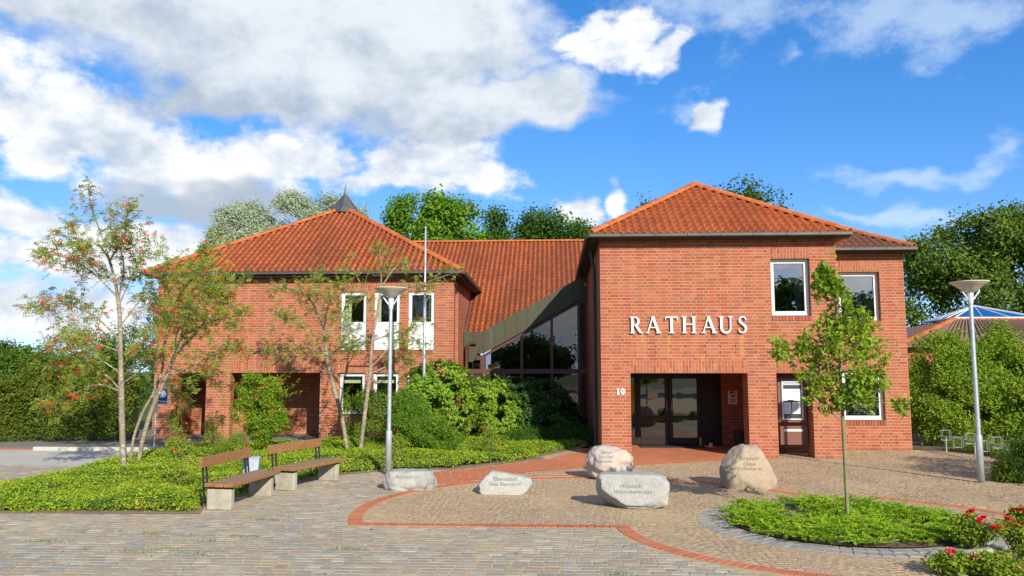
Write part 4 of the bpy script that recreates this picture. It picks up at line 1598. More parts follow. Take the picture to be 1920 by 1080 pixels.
# driveway on the left, path and kerb behind it
dv = MB().add([(-30, 15.0, -0.001), (-10.3, 15.0, -0.001), (-10.4, 23.4, -0.001), (-30, 22.6, -0.001)], [(0, 1, 2, 3)]).build('driveway', M['concrete_drive'])
tag(dv, kind='structure')
X, Y, A, W, Lh = rows(-18, -10.3, 12.2, 18.4, 0.19, 0.135, 0.019, rng)
k = ~in_poly(BED, X, Y) & (Y < 18.2 + 0.15 * np.sin(X)) & ((X < -13.7) | (Y > 14.0))
dk = MB().add([(-30, 12, 0.0), (-10.3, 12, 0.0), (-10.3, 18.4, 0.0), (-30, 18.4, 0.0)], [(0, 1, 2, 3)]).build('driveway_apron', M['sand'])
tag(dk, kind='structure')
stone_field(dk, 'apron_sett', 'apron_setts', X[k], Y[k], A[k] + 0.25 * 0, W[k], Lh[k], M['sett_grey'], 8, 0.08, 0.03, 250, zs=0.0)
X, Y, A, W, Lh = rows(-30, -10.4, 22.35, 22.8, 0.21, 0.105, 0.006, rng, 0.02)
rs = MB().add([(-30, 22.3, 0.001), (-10.4, 22.3, 0.001), (-10.4, 22.85, 0.001), (-30, 22.85, 0.001)], [(0, 1, 2, 3)]).build('driveway_strip', M['sand'])
tag(rs, kind='structure')
stone_field(rs, 'strip_brick', 'strip_bricks', X, Y, A * .3, W, Lh, M['clinker'], 9, 0.02, 0.028, 0, 0.001, zs=0.001)
pt = MB().add([(-40, 22.85, 0.0), (-8.0, 22.85, 0.0), (-8.0, 30, 0.0), (-40, 30, 0.0)], [(0, 1, 2, 3)]).build('footpath', M['asphalt'])
tag(pt, kind='structure')
kk = MB()
for i in range(5):
    kk.box(-14.6 + i * 0.98, -14.6 + i * 0.98 + 0.97, 22.1, 22.24, -0.02, 0.10)
kk = kk.build('kerb', M['concrete_drive'])
tag(kk, kind='structure')
bevel_obj(kk, 0.02, 2)
ls = MB().box(-12.85, -7.62, 23.9, 28.19, -0.05, 0.012).build('loggia_floor', M['slab'])
tag(ls, kind='structure')
# tufts of grass in the joints of the forecourt
tv, tf = [], []
nr = np.random.default_rng(31)
for cx, cy in [tuple(G(x, y)[:2]) for x, y in ((450, 1006), (370, 1015), (260, 1036), (300, 1030), (380, 1040), (285, 1000), (500, 975), (1165, 1078), (90, 1015), (640, 1030))]:
    for q in range(70):
        x, y = cx + nr.normal(0, 0.16), cy + nr.normal(0, 0.05)
        a, h, w = nr.uniform(0, 6.28), nr.uniform(0.012, 0.04), 0.005
        b = len(tv)
        dx, dy = math.cos(a), math.sin(a)
        tv += [(x - dy * w, y + dx * w, 0), (x + dy * w, y - dx * w, 0), (x + dx * h * .8, y + dy * h * .8, h)]
        tf.append((b, b + 1, b + 2))
M['tuft'] = leafmat('joint_grass', [(0.10, 0.14, 0.03), (0.20, 0.22, 0.06)])
tag(obj_np('joint_grass', tv, np.array(tf), M['tuft']), 'thin tufts of grass growing between the grey setts', 'grass', kind='stuff')


# ------------------------------------------------------------------ lettering
def sweep(mb, pts, ws, y, dep, o, sx, k):
    """flat stroke in the x-z plane with changing width"""
    L, R = [], []
    for i, p in enumerate(pts):
        a, b = pts[max(i - 1, 0)], pts[min(i + 1, len(pts) - 1)]
        dx, dz = b[0] - a[0], b[1] - a[1]
        n = math.hypot(dx, dz) or 1
        nx, nz = -dz / n, dx / n
        w = ws[i] / 2
        L.append((p[0] + nx * w, p[1] + nz * w))
        R.append((p[0] - nx * w, p[1] - nz * w))
    off = 0.0006 * k
    for i in range(len(pts) - 1):
        q = [L[i], L[i + 1], R[i + 1], R[i]]
        mb.prism([(o[0] + a * sx, y - off, o[1] + b * sx) for a, b in q], (0, dep + off, 0))


def serif_letter(ch, o, y, h, dep, mat, parent):
    mb = MB()
    k = [0]

    def st(pts, ws):
        k[0] += 1
        sweep(mb, pts, ws, y, dep, o, h, k[0])

    T, t, s = 0.145, 0.068, 0.04
    def serif(x, z, w=0.2):
        st([(x - w / 2, z), (x + w / 2, z)], [s, s])
    if ch == 'H':
        st([(0.15, 0), (0.15, 1)], [T, T]); st([(0.72, 0), (0.72, 1)], [T, T]); st([(0.15, .53), (.72, .53)], [t, t])
        for x in (.15, .72):
            serif(x, .018, .30); serif(x, .982, .30)
        w = .87
    elif ch == 'T':
        st([(0.40, 0), (0.40, 1)], [T, T]); st([(0.03, .965), (.77, .965)], [.07, .07]); serif(.40, .018, .32)
        st([(0.035, .80), (0.05, .98)], [.03, .05]); st([(0.765, .80), (0.75, .98)], [.03, .05])
        w = .80
    elif ch == 'A':
        st([(0.08, 0), (0.41, 1.02)], [t, t]); st([(0.40, 1.02), (0.76, 0)], [T, T * 1.05]); st([(0.19, .34), (.63, .34)], [.05, .05])
        serif(.09, .018, .24); serif(.76, .018, .30)
        w = .86
    elif ch == 'R':
        st([(0.15, 0), (0.15, 1)], [T, T])
        arc = [(0.15, .97)] + [(0.33 + .20 * math.sin(a), .735 + .235 * math.cos(a)) for a in np.linspace(0, math.pi, 11)] + [(0.15, .50)]
        st(arc, [.05] + [.05 + .085 * math.sin(i / 10 * math.pi) for i in range(11)] + [.05])
        st([(0.36, .50), (0.62, .08), (.72, .02)], [T * .9, T, .07])
        serif(.15, .018, .29); serif(.09, .982, .16)
        serif(.72, .018, .14)
        w = .76
    elif ch == 'U':
        p = [(0.15, 1), (0.15, .36)] + [(0.42 - .27 * math.cos(a), .30 - .28 * math.sin(a)) for a in np.linspace(0.15, math.pi - .1, 11)] + [(0.69, .36), (.69, 1)]
        ws = [T, T] + [T - .06 * i / 10 for i in range(11)] + [t, t]
        st(p, ws); serif(.15, .982, .30); serif(.69, .982, .26)
        w = .86
    elif ch == 'S':
        p = [(0.47, .86), (0.42, .95), (0.30, .985), (0.17, .94), (0.105, .82), (0.13, .69), (0.25, .58), (0.38, .48), (0.47, .36), (0.485, .22), (0.41, .08), (0.27, .015), (0.13, .05), (.075, .17)]
        ws = [.04, .05, .06, .08, .11, .13, .14, .145, .14, .12, .09, .06, .05, .04]
        st(p, ws); st([(0.475, .78), (.485, .95)], [.05, .02]); st([(.07, .05), (.08, .24)], [.02, .05])
        w = .58
    elif ch == '1':
        st([(0.30, 0), (0.30, 1)], [.26, .26]); serif(.30, .03, .56); st([(0.06, .84), (0.30, .97)], [.10, .12])
        w = .60
    elif ch == '0':
        st([(0.36 + .23 * math.sin(a), .5 + .45 * math.cos(a)) for a in np.linspace(0, 2 * math.pi, 21)], [.08 + .16 * abs(math.sin(a)) for a in np.linspace(0, 2 * math.pi, 21)])
        w = .72
    ob = mb.build('letter' if not ch.isdigit() else 'digit', M[mat], parent)
    return w * h


sg = thing('name_sign', (3.5, YF, 3.2), 'white serif letters reading RATHAUS mounted on the brick front', 'sign')
x = 2.03
Hs = 0.43
adv = {'R': .335, 'A': .40, 'T': .36, 'H': .42, 'U': .42, 'S': .3}
starts = [2.03, 2.455, 2.945, 3.385, 3.90, 4.345, 4.83]
for ch, x in zip('RATHAUS', starts):
    serif_letter(ch, (x, 3.205), YF - 0.075, Hs, 0.045, 'white_letter', sg)
    for zz in (0.1, 0.33):
        MB().box(x + .055, x + .07, YF - 0.03, YF, 3.2 + zz, 3.215 + zz).build('standoff', M['zinc_dark'], sg)
hn = thing('house_number', (1.78, YF, 1.6), 'white house number 10 on the pier beside the entrance', 'sign')
serif_letter('1', (1.655, 1.605), YF - 0.035, 0.165, 0.02, 'white_letter', hn)
serif_letter('0', (1.765, 1.605), YF - 0.035, 0.165, 0.02, 'white_letter', hn)


def text_mesh(body, size, spacing=1.0):
    cu = bpy.data.curves.new('text', 'FONT')
    cu.body = body
    cu.size = size
    cu.align_x = 'CENTER'
    cu.space_character = spacing
    o = bpy.data.objects.new('text', cu)
    COL.objects.link(o)
    dg = bpy.context.evaluated_depsgraph_get()
    me = bpy.data.meshes.new_from_object(o.evaluated_get(dg))
    bpy.data.objects.remove(o)
    bpy.data.curves.remove(cu)
    return me


# ------------------------------------------------------------------ boulders with names
def boulder(label, px0, px1, pyt, pyb, depth, cols, stain, lines, seed, shape, tsize, tz, flat=0.5, tx=0.0):
    base = G((px0 + px1) / 2, pyb)
    s = base.y * math.cos(YAW) / FPX
    w = (px1 - px0) * s * 1.0
    hgt = (pyb - pyt) * s * 0.97
    c = Vector((base.x, base.y + depth * 0.42, 0))
    bm = bmesh.new()
    bmesh.ops.create_icosphere(bm, subdivisions=5, radius=1.0)
    off = Vector((seed * 7.3, seed * 3.1, seed * 1.7))
    R = random.Random(seed)
    cuts_ = shape.get('cuts', [])
    for v in bm.verts:
        p = v.co.copy()
        q = Vector([math.copysign(abs(t) ** shape.get('sq', 0.8), t) for t in p])
        q = q.normalized() * (0.35 + 0.65 * q.length) if shape.get('sq', .8) < .99 else q
        d = 0.16 * mnoise.fractal(p * 1.1 + off, 1.0, 2.0, 3) + 0.05 * mnoise.fractal(p * 3.0 + off, 0.9, 2.0, 5)
        q = q * (1 + d)
        for (n, dd) in cuts_:
            nn = Vector(n).normalized()
            t = q.dot(nn) - dd
            if t > 0:
                q -= nn * t * 0.88
        v.co = q
    xs = [v.co.x for v in bm.verts]; ys = [v.co.y for v in bm.verts]; zs = [v.co.z for v in bm.verts]
    x0, x1, y0, y1, z0, z1 = min(xs), max(xs), min(ys), max(ys), min(zs), max(zs)
    sink = shape.get('sink', 0.25)
    for v in bm.verts:
        v.co.x = ((v.co.x - x0) / (x1 - x0) - 0.5) * w
        v.co.y = ((v.co.y - y0) / (y1 - y0) - 0.5) * depth
        v.co.z = ((v.co.z - z0) / (z1 - z0) * (1 + sink) - sink) * hgt
        v.co += v.co.normalized() * 0.012 * mnoise.fractal(v.co * 9 + off, 0.9, 2.0, 4)
    for f in bm.faces:
        f.smooth = True
    t = thing('boulder', c, label, 'boulder', 'boulders standing on the forecourt')
    me = bpy.data.meshes.new('stone')
    bm.to_mesh(me)
    tree = BVHTree.FromBMesh(bm)
    bm.free()
    me.materials.append(rockmat('granite_%d' % seed, cols, stain))
    o = bpy.data.objects.new('stone', me)
    link(o, t, False)
    # inscription laid on the face
    view = Vector((-c.x, -c.y, 0)).normalized()
    side = Vector((-view.y, view.x, 0))
    for li, (txt, dz, sz, dx) in enumerate(lines):
        tm = text_mesh(txt, tsize * sz, 1.15)
        good = True
        b2 = bmesh.new()
        b2.from_mesh(tm)
        bmesh.ops.triangulate(b2, faces=b2.faces)
        bmesh.ops.subdivide_edges(b2, edges=[e for e in b2.edges if e.calc_length() > 0.03], cuts=1)
        dead = []
        for v in b2.verts:
            orig = side * (v.co.x + dx + tx) + Vector((0, 0, tz + dz + v.co.y)) + view * 2
            hit = tree.ray_cast(orig, -view)
            if hit[0] is None:
                dead.append(v)
            else:
                v.co = hit[0] + view * 0.006
        bmesh.ops.delete(b2, geom=dead, context='VERTS')
        b2.to_mesh(tm)
        b2.free()
        tm.materials.clear()
        tm.materials.append(M['inscription'])
        io = bpy.data.objects.new('inscription', tm)
        link(io, t, False)
    return t


M['inscription'] = simple('carved_letters', (0.14, 0.13, 0.11), (0.22, 0.21, 0.18), 0.9)
GR = [(0.13, 0.13, 0.12), (0.27, 0.265, 0.245), (0.38, 0.37, 0.34), (0.50, 0.48, 0.43)]
PK = [(0.24, 0.20, 0.17), (0.40, 0.35, 0.30), (0.50, 0.45, 0.40), (0.60, 0.55, 0.50)]
TN = [(0.20, 0.155, 0.10), (0.35, 0.27, 0.18), (0.44, 0.345, 0.24), (0.53, 0.43, 0.32)]
boulder('low domed grey boulder inscribed Alfstedt at the foot of the lamp by the benches', 711, 814, 884, 920, 0.62, GR, (0.52, 0.49, 0.42), [('Alfstedt', 0.0, 1.0, -0.10)], 1,
        {'sq': .72, 'sink': .5, 'cuts': [((0, 0, 1), .62)]}, 0.085, 0.23)
boulder('flat-faced grey boulder inscribed Ebersdorf and Neu Ebersdorf', 894, 998, 885, 927, 0.42, [(0.20, 0.20, 0.18), (0.34, 0.34, 0.30), (0.44, 0.43, 0.38), (0.62, 0.60, 0.56)], (0.33, 0.33, 0.27),
        [('Ebersdorf', 0.0, 1.1, 0.0), ('Neu Ebersdorf', -0.085, 0.95, 0.0)], 2, {'sq': .6, 'sink': .25, 'cuts': [((0, -1, .25), .55), ((.3, 0, 1), .62), ((-1, 0, .55), .72)]}, 0.085, 0.24)
boulder('long squared pale grey boulder inscribed Hipstedt and Heinschenwalde', 1122, 1258, 892, 955, 0.62, [(0.14, 0.14, 0.13), (0.29, 0.285, 0.26), (0.41, 0.40, 0.36), (0.55, 0.53, 0.48)], (0.42, 0.42, 0.37),
        [('Hipstedt', 0.0, 1.05, -0.02), ('Heinschenwalde', -0.085, 0.95, 0.0)], 3, {'sq': .55, 'sink': .12, 'cuts': [((0, -1, .35), .62), ((0, 0, 1), .66), ((-.8, -.3, -.6), .8)]}, 0.085, 0.335)
boulder('rounded pinkish white boulder inscribed Oerel, Barchel and Glinde', 1100, 1193, 838, 902, 0.80, PK, (0.62, 0.42, 0.32), [('Oerel', 0.0, 1.0, -.08), ('Barchel', -0.085, 1.0, -.08), ('Glinde', -0.17, 1.0, -.08)], 4,
        {'sq': .92, 'sink': .12}, 0.085, 0.54)
boulder('tall tan boulder inscribed Basdahl, Oese and Volkmarst', 1359, 1459, 837, 919, 0.85, TN, (0.47, 0.35, 0.23), [('Basdahl', 0.0, 1.1, 0.06), ('Oese', -0.095, 1.0, 0.06), ('Volkmarst', -0.18, 1.05, 0.06)], 5,
        {'sq': .86, 'sink': .3, 'cuts': [((-.7, -.2, .8), .86), ((.9, -.1, .5), .84), ((.1, -1, .2), .82)]}, 0.092, 0.55)


# ------------------------------------------------------------------ street lamps
M['lamp_bowl'] = simple('lamp_bowl', (0.62, 0.60, 0.53), (0.56, 0.54, 0.48), 0.35, 0.4)
M['lamp_top'] = simple('lamp_lid', (0.66, 0.62, 0.44), (0.60, 0.56, 0.40), 0.4, 0.4)


def make_lamp(loc, label):
    t = thing('street_lamp', loc, label, 'lamp', 'street lamps on the forecourt')
    b = MB()
    b.lathe([(0.0, 0.0), (0.066, 0.0), (0.066, 0.90), (0.060, 0.93), (0.045, 0.94)], n=20)
    b.build('base_sleeve', M['galv'], t, False)
    b = MB()
    b.lathe([(0.045, 0.9), (0.043, 2.0), (0.039, 3.60)], n=16)
    b.build('pole', M['galv'], t, False)
    b = MB()
    b.lathe([(0.039, 3.56), (0.047, 3.57), (0.050, 3.60), (0.066, 3.79), (0.066, 3.80), (0.0, 3.80)], n=20)
    b.build('collar', M['lamp_grey'], t, False)
    b = MB()
    b.lathe([(0.055, 3.801), (0.09, 3.815), (0.18, 3.885), (0.27, 3.95), (0.35, 4.0), (0.362, 4.012)], n=36)
    b.build('bowl', M['lamp_bowl'], t, False)
    b = MB()
    b.lathe([(0.362, 4.011), (0.37, 4.018), (0.368, 4.028), (0.28, 4.038), (0.12, 4.043), (0.0, 4.044)], n=36)
    b.build('lid', M['lamp_top'], t, False)
    for s in (-1, 1):
        b = MB()
        b.tube([(s * .052, -.01, 3.66), (s * 0.11, -.02, 3.75), (s * 0.165, -.025, 3.825), (s * .172, -.025, 3.87)], [0.016, 0.018, 0.018, 0.013], 8)
        b.build('arm', M['lamp_grey'], t, False)
    return t


make_lamp(G(728, 890), 'grey street lamp with dish head beside the benches')
make_lamp(G(1840, 905), 'grey street lamp with dish head in front of the bicycle rack')

# flagpole
fp = Vector((-3.70, 23.0, 0))
t = thing('flagpole', fp, 'slim bare white flagpole rising from the shrubs', 'flagpole')
MB().lathe([(0.0, 0), (0.048, 0), (0.045, 2.4), (0.041, 4.35), (0.0, 4.36)], n=14).build('lower_pole', M['galv'], t, False)
MB().lathe([(0.032, 4.34), (0.026, 6.35), (0.0, 6.36)], n=12).build('upper_pole', M['galv'], t, False)
MB().lathe([(0.0, 6.36), (0.036, 6.37), (0.033, 6.42), (0.0, 6.44)], n=12).build('truck', M['galv'], t, False)


# ------------------------------------------------------------------ benches
def make_bench(a, b, label):
    """a, b: ground points of the near and far concrete block; the seat faces +s"""
    d = (b - a).normalized()
    L0 = (b - a).length
    rz = math.atan2(d.y, d.x)
    t = thing('bench', a, label, 'bench', 'benches along the planting bed', rz)
    # local x along the bench, local -y towards the plaza
    for x in (0.0, L0):
        m = MB()
        m.box(x - 0.06, x + 0.06, -0.21, 0.21, 0.0, 0.335)
        bevel_obj(m.build('concrete_block', M['concrete'], t, False), 0.015, 2)
        m = MB()
        m.box(x - 0.025, x + 0.025, -0.22, 0.30, 0.335, 0.365)
        m.bar((x, 0.285, 0.12), (x, 0.335, 0.80), 0.05, 0.012, (0, 1, 0))
        m.bar((x + 0.10, 0.285, 0.30), (x + 0.10, 0.335, 0.80), 0.05, 0.012, (0, 1, 0))
        m.build('bracket', M['steel_black'], t, False)
    for i in range(3):
        m = MB()
        y = -0.265 + i * 0.165
        m.box(-0.13, L0 + 0.22, y, y + 0.155, 0.366, 0.425)
        bevel_obj(m.build('seat_plank', M['wood'], t, False), 0.008, 2)
    m = MB()
    q = Vector((0, 0.326, 0.745))
    m.bar(q + Vector((-0.14, -0.03, 0)), q + Vector((L0 + 0.12, -0.03, 0)), 0.055, 0.165, (0, 0.07, 1))
    bevel_obj(m.build('backrest', M['wood'], t, False), 0.008, 2)
    return t


make_bench(G(409, 957) + Vector((0, .08, 0)), G(486, 931) + Vector((0, .08, 0)), 'timber bench on concrete blocks, the one nearer the grey setts edge')
make_bench(G(533, 920) + Vector((0, .08, 0)), G(614, 901.5) + Vector((0, .08, 0)), 'timber bench on concrete blocks, the one nearer the street lamp')
# litter bin behind them
M['bin_grey'] = simple('bin_grey_paint', (0.40, 0.45, 0.49), (0.34, 0.385, 0.42), 0.5, 0.3)
bl = Vector((-5.62, 14.9, 0))
t = thing('litter_bin', bl, 'pale grey box litter bin behind the gap between the benches', 'bin', rz=0.25)
bb = MB()
bb.prism([(-0.13, -0.12, 0.30), (0.13, -0.12, 0.30), (0.155, -0.12, 0.60), (-0.15, -0.12, 0.60)], (0, 0.26, 0))
bevel_obj(bb.build('body', M['bin_grey'], t, False), 0.012, 2)
MB().box(-0.16, 0.165, -0.13, 0.15, 0.602, 0.622).build('rim', M['bin_grey'], t, False)
MB().tube([(0, 0.18, 0), (0, 0.18, 0.6)], 0.025, 8).build('post', M['galv'], t, False)

# police sign
pg = G(289, 847)
t = thing('police_sign', pg, 'blue Polizei sign on a thin grey post by the brick corner', 'sign')
MB().tube([(0, 0, 0), (0, 0, 1.78)], 0.03, 10).build('post', M['galv'], t, False)
z0_ = 1.30
MB().box(0.03, 0.33, -0.012, 0.0, z0_, z0_ + 0.46).build('plate', M['blue'], t, False)
bd = MB()
for (a, b, c, d) in ((0.03, 0.33, z0_, z0_ + .014), (0.03, 0.33, z0_ + .446, z0_ + .46), (0.03, .042, z0_ + .014, z0_ + .446), (.318, .33, z0_ + .014, z0_ + .446)):
    bd.box(a, b, -0.015, -0.0125, c, d)
bd.build('border', M['white_letter'], t, False)
star = MB()
cx, cz = 0.18, z0_ + 0.29
pts = []
for i in range(24):
    r = 0.125 if i % 2 == 0 else 0.085
    an = 2 * math.pi * i / 24
    pts.append((cx + r * math.cos(an), -0.0145, cz + r * math.sin(an)))
star.prism(pts, (0, 0.002, 0))
star.build('emblem', M['white_letter'], t, False)
tm = text_mesh('Polizei', 0.10)
tm.transform(Matrix.Translation((0.18, -0.0145, z0_ + 0.05)) @ Matrix.Rotation(math.pi / 2, 4, 'X'))
tm.materials.clear()
tm.materials.append(M['white_letter'])
link(bpy.data.objects.new('lettering', tm), t, False)

# ------------------------------------------------------------------ notice board in the niche
YN = 21.62
M['brown_cab'] = simple('red_brown_paint', (0.20, 0.085, 0.06), (0.17, 0.075, 0.055), 0.45, 0.35)
t = thing('notice_board', (6.25, YN, 0), 'brown notice cabinet with silver frame and papers in the brick niche', 'notice board')
a, b = 5.93, 6.665
MB().box(a, b, YN, YN + 0.12, 0.88, 2.04).build('cabinet', M['brown_cab'], t)
MB().box(a + .03, b + .0, YN - .02, YN + 0.10, 0.30, 0.78).build('lower_panel', M['brown_cab'], t)
fr = MB()
fa, fb, fz0, fz1 = a + .09, b - .09, 0.935, 1.965
for (p, q, r_, s_) in ((fa, fa + .045, fz0, fz1), (fb - .045, fb, fz0, fz1), (fa + .045, fb - .045, fz0, fz0 + .045), (fa + .045, fb - .045, fz1 - .055, fz1)):
    fr.box(p, q, YN - 0.035, YN - 0.002, r_, s_)
fo = bevel_obj(fr.build('frame', M['alu'], t), 0.006, 1)
MB().box(fa + .046, fb - .046, YN - 0.008, YN - 0.003, fz0 + .046, fz1 - .056).build('back_panel', M['steel_black'], t)
MB().box(fa + .05, fb - .05, YN - .012, YN - .009, fz1 - .115, fz1 - .062).build('header', M['alu'], t)
for (p, q, r_, s_) in ((.05, .16, 1.44, 1.75), (.163, .30, 1.46, 1.75), (.303, .50, 1.44, 1.75), (.06, .24, 1.10, 1.40), (.27, .48, 1.10, 1.41)):
    po = MB().box(fa + p, fa + q, YN - 0.013, YN - 0.010, r_, s_).build('paper', M['paper'], t)
    ln = MB()
    for i in range(6):
        ln.box(fa + p + .02, fa + q - .02 - .02 * (i % 3), YN - .0145, YN - .0135, s_ - .07 - i * .035, s_ - .064 - i * .035)
    ln.build('print_lines', M['ink'], po)
MB().add([(fa + .045, YN - .022, fz0 + .045), (fb - .045, YN - .022, fz0 + .045), (fb - .045, YN - .022, fz1 - .055), (fa + .045, YN - .022, fz1 - .055)], [(0, 1, 2, 3)]).build('pane', M['glass_clear'], t)
MB().box(a + .13, b - .12, YN - .026, YN - .021, 0.645, 0.70).build('name_strip', M['paper'], t)
br = MB()
for z in (0.40, 0.62, 0.98, 1.93):
    br.box(5.792, a + .03, YN + .04, YN + .07, z, z + .03).box(b - .01, 6.698, YN + .04, YN + .07, z, z + .03)
br.build('bracket', M['brown'], t)

# ------------------------------------------------------------------ things in the porch
t = thing('crest_plate', (5.42, YD, 1.2), 'white plate with a red shield and white horse in the porch', 'sign')
px_, pz_ = 5.27, 1.23
MB().box(px_, px_ + .27, YD - .02, YD - .008, pz_, pz_ + .40).build('plate', M['white_letter'], t)
sh = [(px_ + .055, YD - .022, pz_ + .385), (px_ + .215, YD - .022, pz_ + .385), (px_ + .215, YD - .022, pz_ + .27), (px_ + .19, YD - .022, pz_ + .225), (px_ + .135, YD - .022, pz_ + .20), (px_ + .08, YD - .022, pz_ + .225), (px_ + .055, YD - .022, pz_ + .27)]
MB().prism(sh, (0, .003, 0)).build('shield', M['red'], t)
hs = [(.075, .25), (.09, .27), (.085, .30), (.10, .325), (.12, .315), (.15, .31), (.165, .33), (.175, .36), (.19, .355), (.195, .335), (.185, .325), (.18, .30), (.195, .28), (.18, .275), (.165, .285), (.145, .275), (.125, .27), (.12, .245), (.105, .235), (.11, .265), (.10, .285), (.09, .25)]
MB().prism([(px_ + x_, YD - .025, pz_ + z_) for x_, z_ in hs], (0, .002, 0)).build('horse', M['white_letter'], t)
ln = MB()
for i, w in enumerate((.19, .20, .17, .12)):
    ln.box(px_ + .135 - w / 2, px_ + .135 + w / 2, YD - .022, YD - .0205, pz_ + .155 - i * .035, pz_ + .17 - i * .035)
ln.build('print_lines', M['ink'], t)
t = thing('ash_bin', (5.5, 24.4, 0), 'small steel bin against the porch wall', 'bin')
MB().box(5.40, 5.58, 24.34, 24.56, 0.12, 0.44).build('body', M['zinc'], t)
MB().box(5.39, 5.59, 24.33, 24.57, 0.441, 0.46).build('lid', M['zinc_dark'], t)
MB().box(5.47, 5.51, 24.44, 24.48, 0.01, 0.12).build('post', M['zinc_dark'], t)
tag(MB().box(2.55, 4.45, 23.8, 24.5, 0.012, 0.026).build('door_mat', M['steel_black']), 'long black mat in front of the entrance doors', 'mat')
t = tag(MB().box(2.87, 3.17, YD + 0.022, YD + 0.026, 1.39, 1.60).build('door_notice', M['paper']), 'white paper notice stuck on the entrance door glass', 'notice')
tag(MB().box(2.36, 2.46, YD + 0.022, YD + 0.026, 0.95, 1.80).build('door_poster', M['yellow']), 'narrow yellow poster in the strip beside the entrance doors', 'poster')
tag(MB().box(4.62, 4.71, 24.3, 24.38, 0.012, 0.10).build('door_stop', M['white']), 'small white door stop on the porch floor', 'door stop')

# potted plant behind the upper window
t = thing('potted_plant', (6.05, YF + .34, 3.72), 'green potted plant standing behind the upper window pane', 'plant')
MB().lathe([(0.0, 0.0), (0.05, 0.0), (0.07, 0.12), (0.0, 0.12)], (6.05, YF + .36, 3.72), 12).build('pot', M['ridge'], t)
pv, pf = [], []
pr_ = random.Random(9)
for i in range(26):
    an = pr_.uniform(0, 6.28)
    ln_ = pr_.uniform(0.14, 0.30)
    b_ = len(pv)
    ox, oy = math.cos(an), math.sin(an) * 0.4
    for f in (0.0, 0.5, 1.0):
        cx_, cy_, cz_ = 6.05 + ox * ln_ * f, YF + .36 + oy * ln_ * f * .5, 3.83 + ln_ * (1.3 * f - 0.9 * f * f)
        w_ = 0.012 * (1 - f * 0.9)
        pv += [(cx_ - oy * w_, cy_ + w_, cz_), (cx_ + oy * w_, cy_ - w_, cz_ + w_)]
    pf += [(b_, b_ + 1, b_ + 3, b_ + 2), (b_ + 2, b_ + 3, b_ + 5, b_ + 4)]
M['pot_leaf'] = leafmat('pot_plant_leaf', [(0.07, 0.14, 0.03), (0.14, 0.22, 0.05)])
obj_np('foliage', pv, np.array(pf), M['pot_leaf'], t)

# ------------------------------------------------------------------ bicycle rack
M['zinc_mid'] = simple('dull_steel', (0.30, 0.31, 0.31), (0.22, 0.23, 0.23), 0.5, 0.4, 0.3)
ra, rb = G(1757, 842), G(1905, 873)
ra, rb = Vector((10.75, 23.2, 0)), Vector((11.05, 18.2, 0))
t = thing('bicycle_rack', ra, 'low galvanised bicycle rack with square hoops beside the brick wing', 'bicycle rack')
d = (rb - ra).normalized()
s = Vector((d.y, -d.x, 0))
Lr = (rb - ra).length
MB().tube([ra + Vector((0, 0, .42)), rb + Vector((0, 0, .42))], 0.016, 8).build('rail', M['galv'], t)
for i in range(4):
    p = ra + d * (0.35 + i * 1.35)
    MB().tube([p, p + Vector((0, 0, .42))], 0.02, 8).build('post', M['galv'], t)
for i in range(9):
    p = ra + d * (0.15 + i * 0.58)
    z = 0.52 if i % 2 == 0 else 0.38
    hq = [p - d * 0.0 + s * 0.02 + Vector((0, 0, z - .20)), p + s * -0.21 + Vector((0, 0, z - .20)), p + s * -0.21 + Vector((0, 0, z + .07)), p + s * 0.02 + Vector((0, 0, z + .07))]
    MB().tube(hq + [hq[0]], 0.008, 6).tube([q + d * .075 for q in hq + [hq[0]]], 0.008, 6).build('hoop', M['zinc_mid'], t)


# ------------------------------------------------------------------ plants
def unit(v):
    return v / np.maximum(np.linalg.norm(v, axis=-1, keepdims=True), 1e-9)


def leaves(C, D, Nn, L, W, fold=0.28):
    """folded diamond leaves: base, side, tip, side"""
    n = len(C)
    L = np.broadcast_to(np.asarray(L, float), (n,))[:, None]
    W = np.broadcast_to(np.asarray(W, float), (n,))[:, None]
    D = unit(D)
    S = unit(np.cross(D, Nn))
    Nn = np.cross(S, D)
    V = np.empty((n, 4, 3))
    V[:, 0] = C - D * L * 0.5
    V[:, 1] = C + S * W * 0.5 + Nn * W * fold + D * L * 0.02
    V[:, 2] = C + D * L * 0.5
    V[:, 3] = C - S * W * 0.5 + Nn * W * fold + D * L * 0.02
    return V.reshape(-1, 3), np.arange(n * 4).reshape(n, 4)


def E(px, py, Y, rx, ry, dy=None, dz=0.0):
    c = P(px, py, Y)
    s = Y / FPX
    return (np.array((c.x, c.y, c.z + dz)), np.array((rx * s, (dy if dy else rx * s), ry * s)))


def sample_ells(ells, n, rng, shell=0.45, gap=0.0, gfreq=1.0, seed=0.0, zmin=0.05, low=-1.0, wp=0.75):
    vol = np.array([np.prod(r) ** wp for _, r in ells])
    vol = vol / vol.sum()
    pts, outs = [], []
    tot = 0
    while tot < n:
        m = max(int((n - tot) * 1.6), 32)
        k = rng.choice(len(ells), m, p=vol)
        d = unit(rng.normal(size=(m, 3)))
        r = (shell ** 3 + (1 - shell ** 3) * rng.random(m)) ** (1 / 3)
        c = np.array([ells[i][0] for i in k])
        R = np.array([ells[i][1] for i in k])
        p = c + d * R * r[:, None]
        ok = (p[:, 2] > zmin) & (d[:, 2] > low)
        if gap > 0:
            g = np.array([mnoise.noise(Vector((q[0] * gfreq + seed, q[1] * gfreq, q[2] * gfreq))) for q in p])
            ok &= g > gap - 0.5
        o = unit(d / R)
        pts.append(p[ok])
        outs.append(o[ok])
        tot += int(ok.sum())
    return np.concatenate(pts)[:n], np.concatenate(outs)[:n]


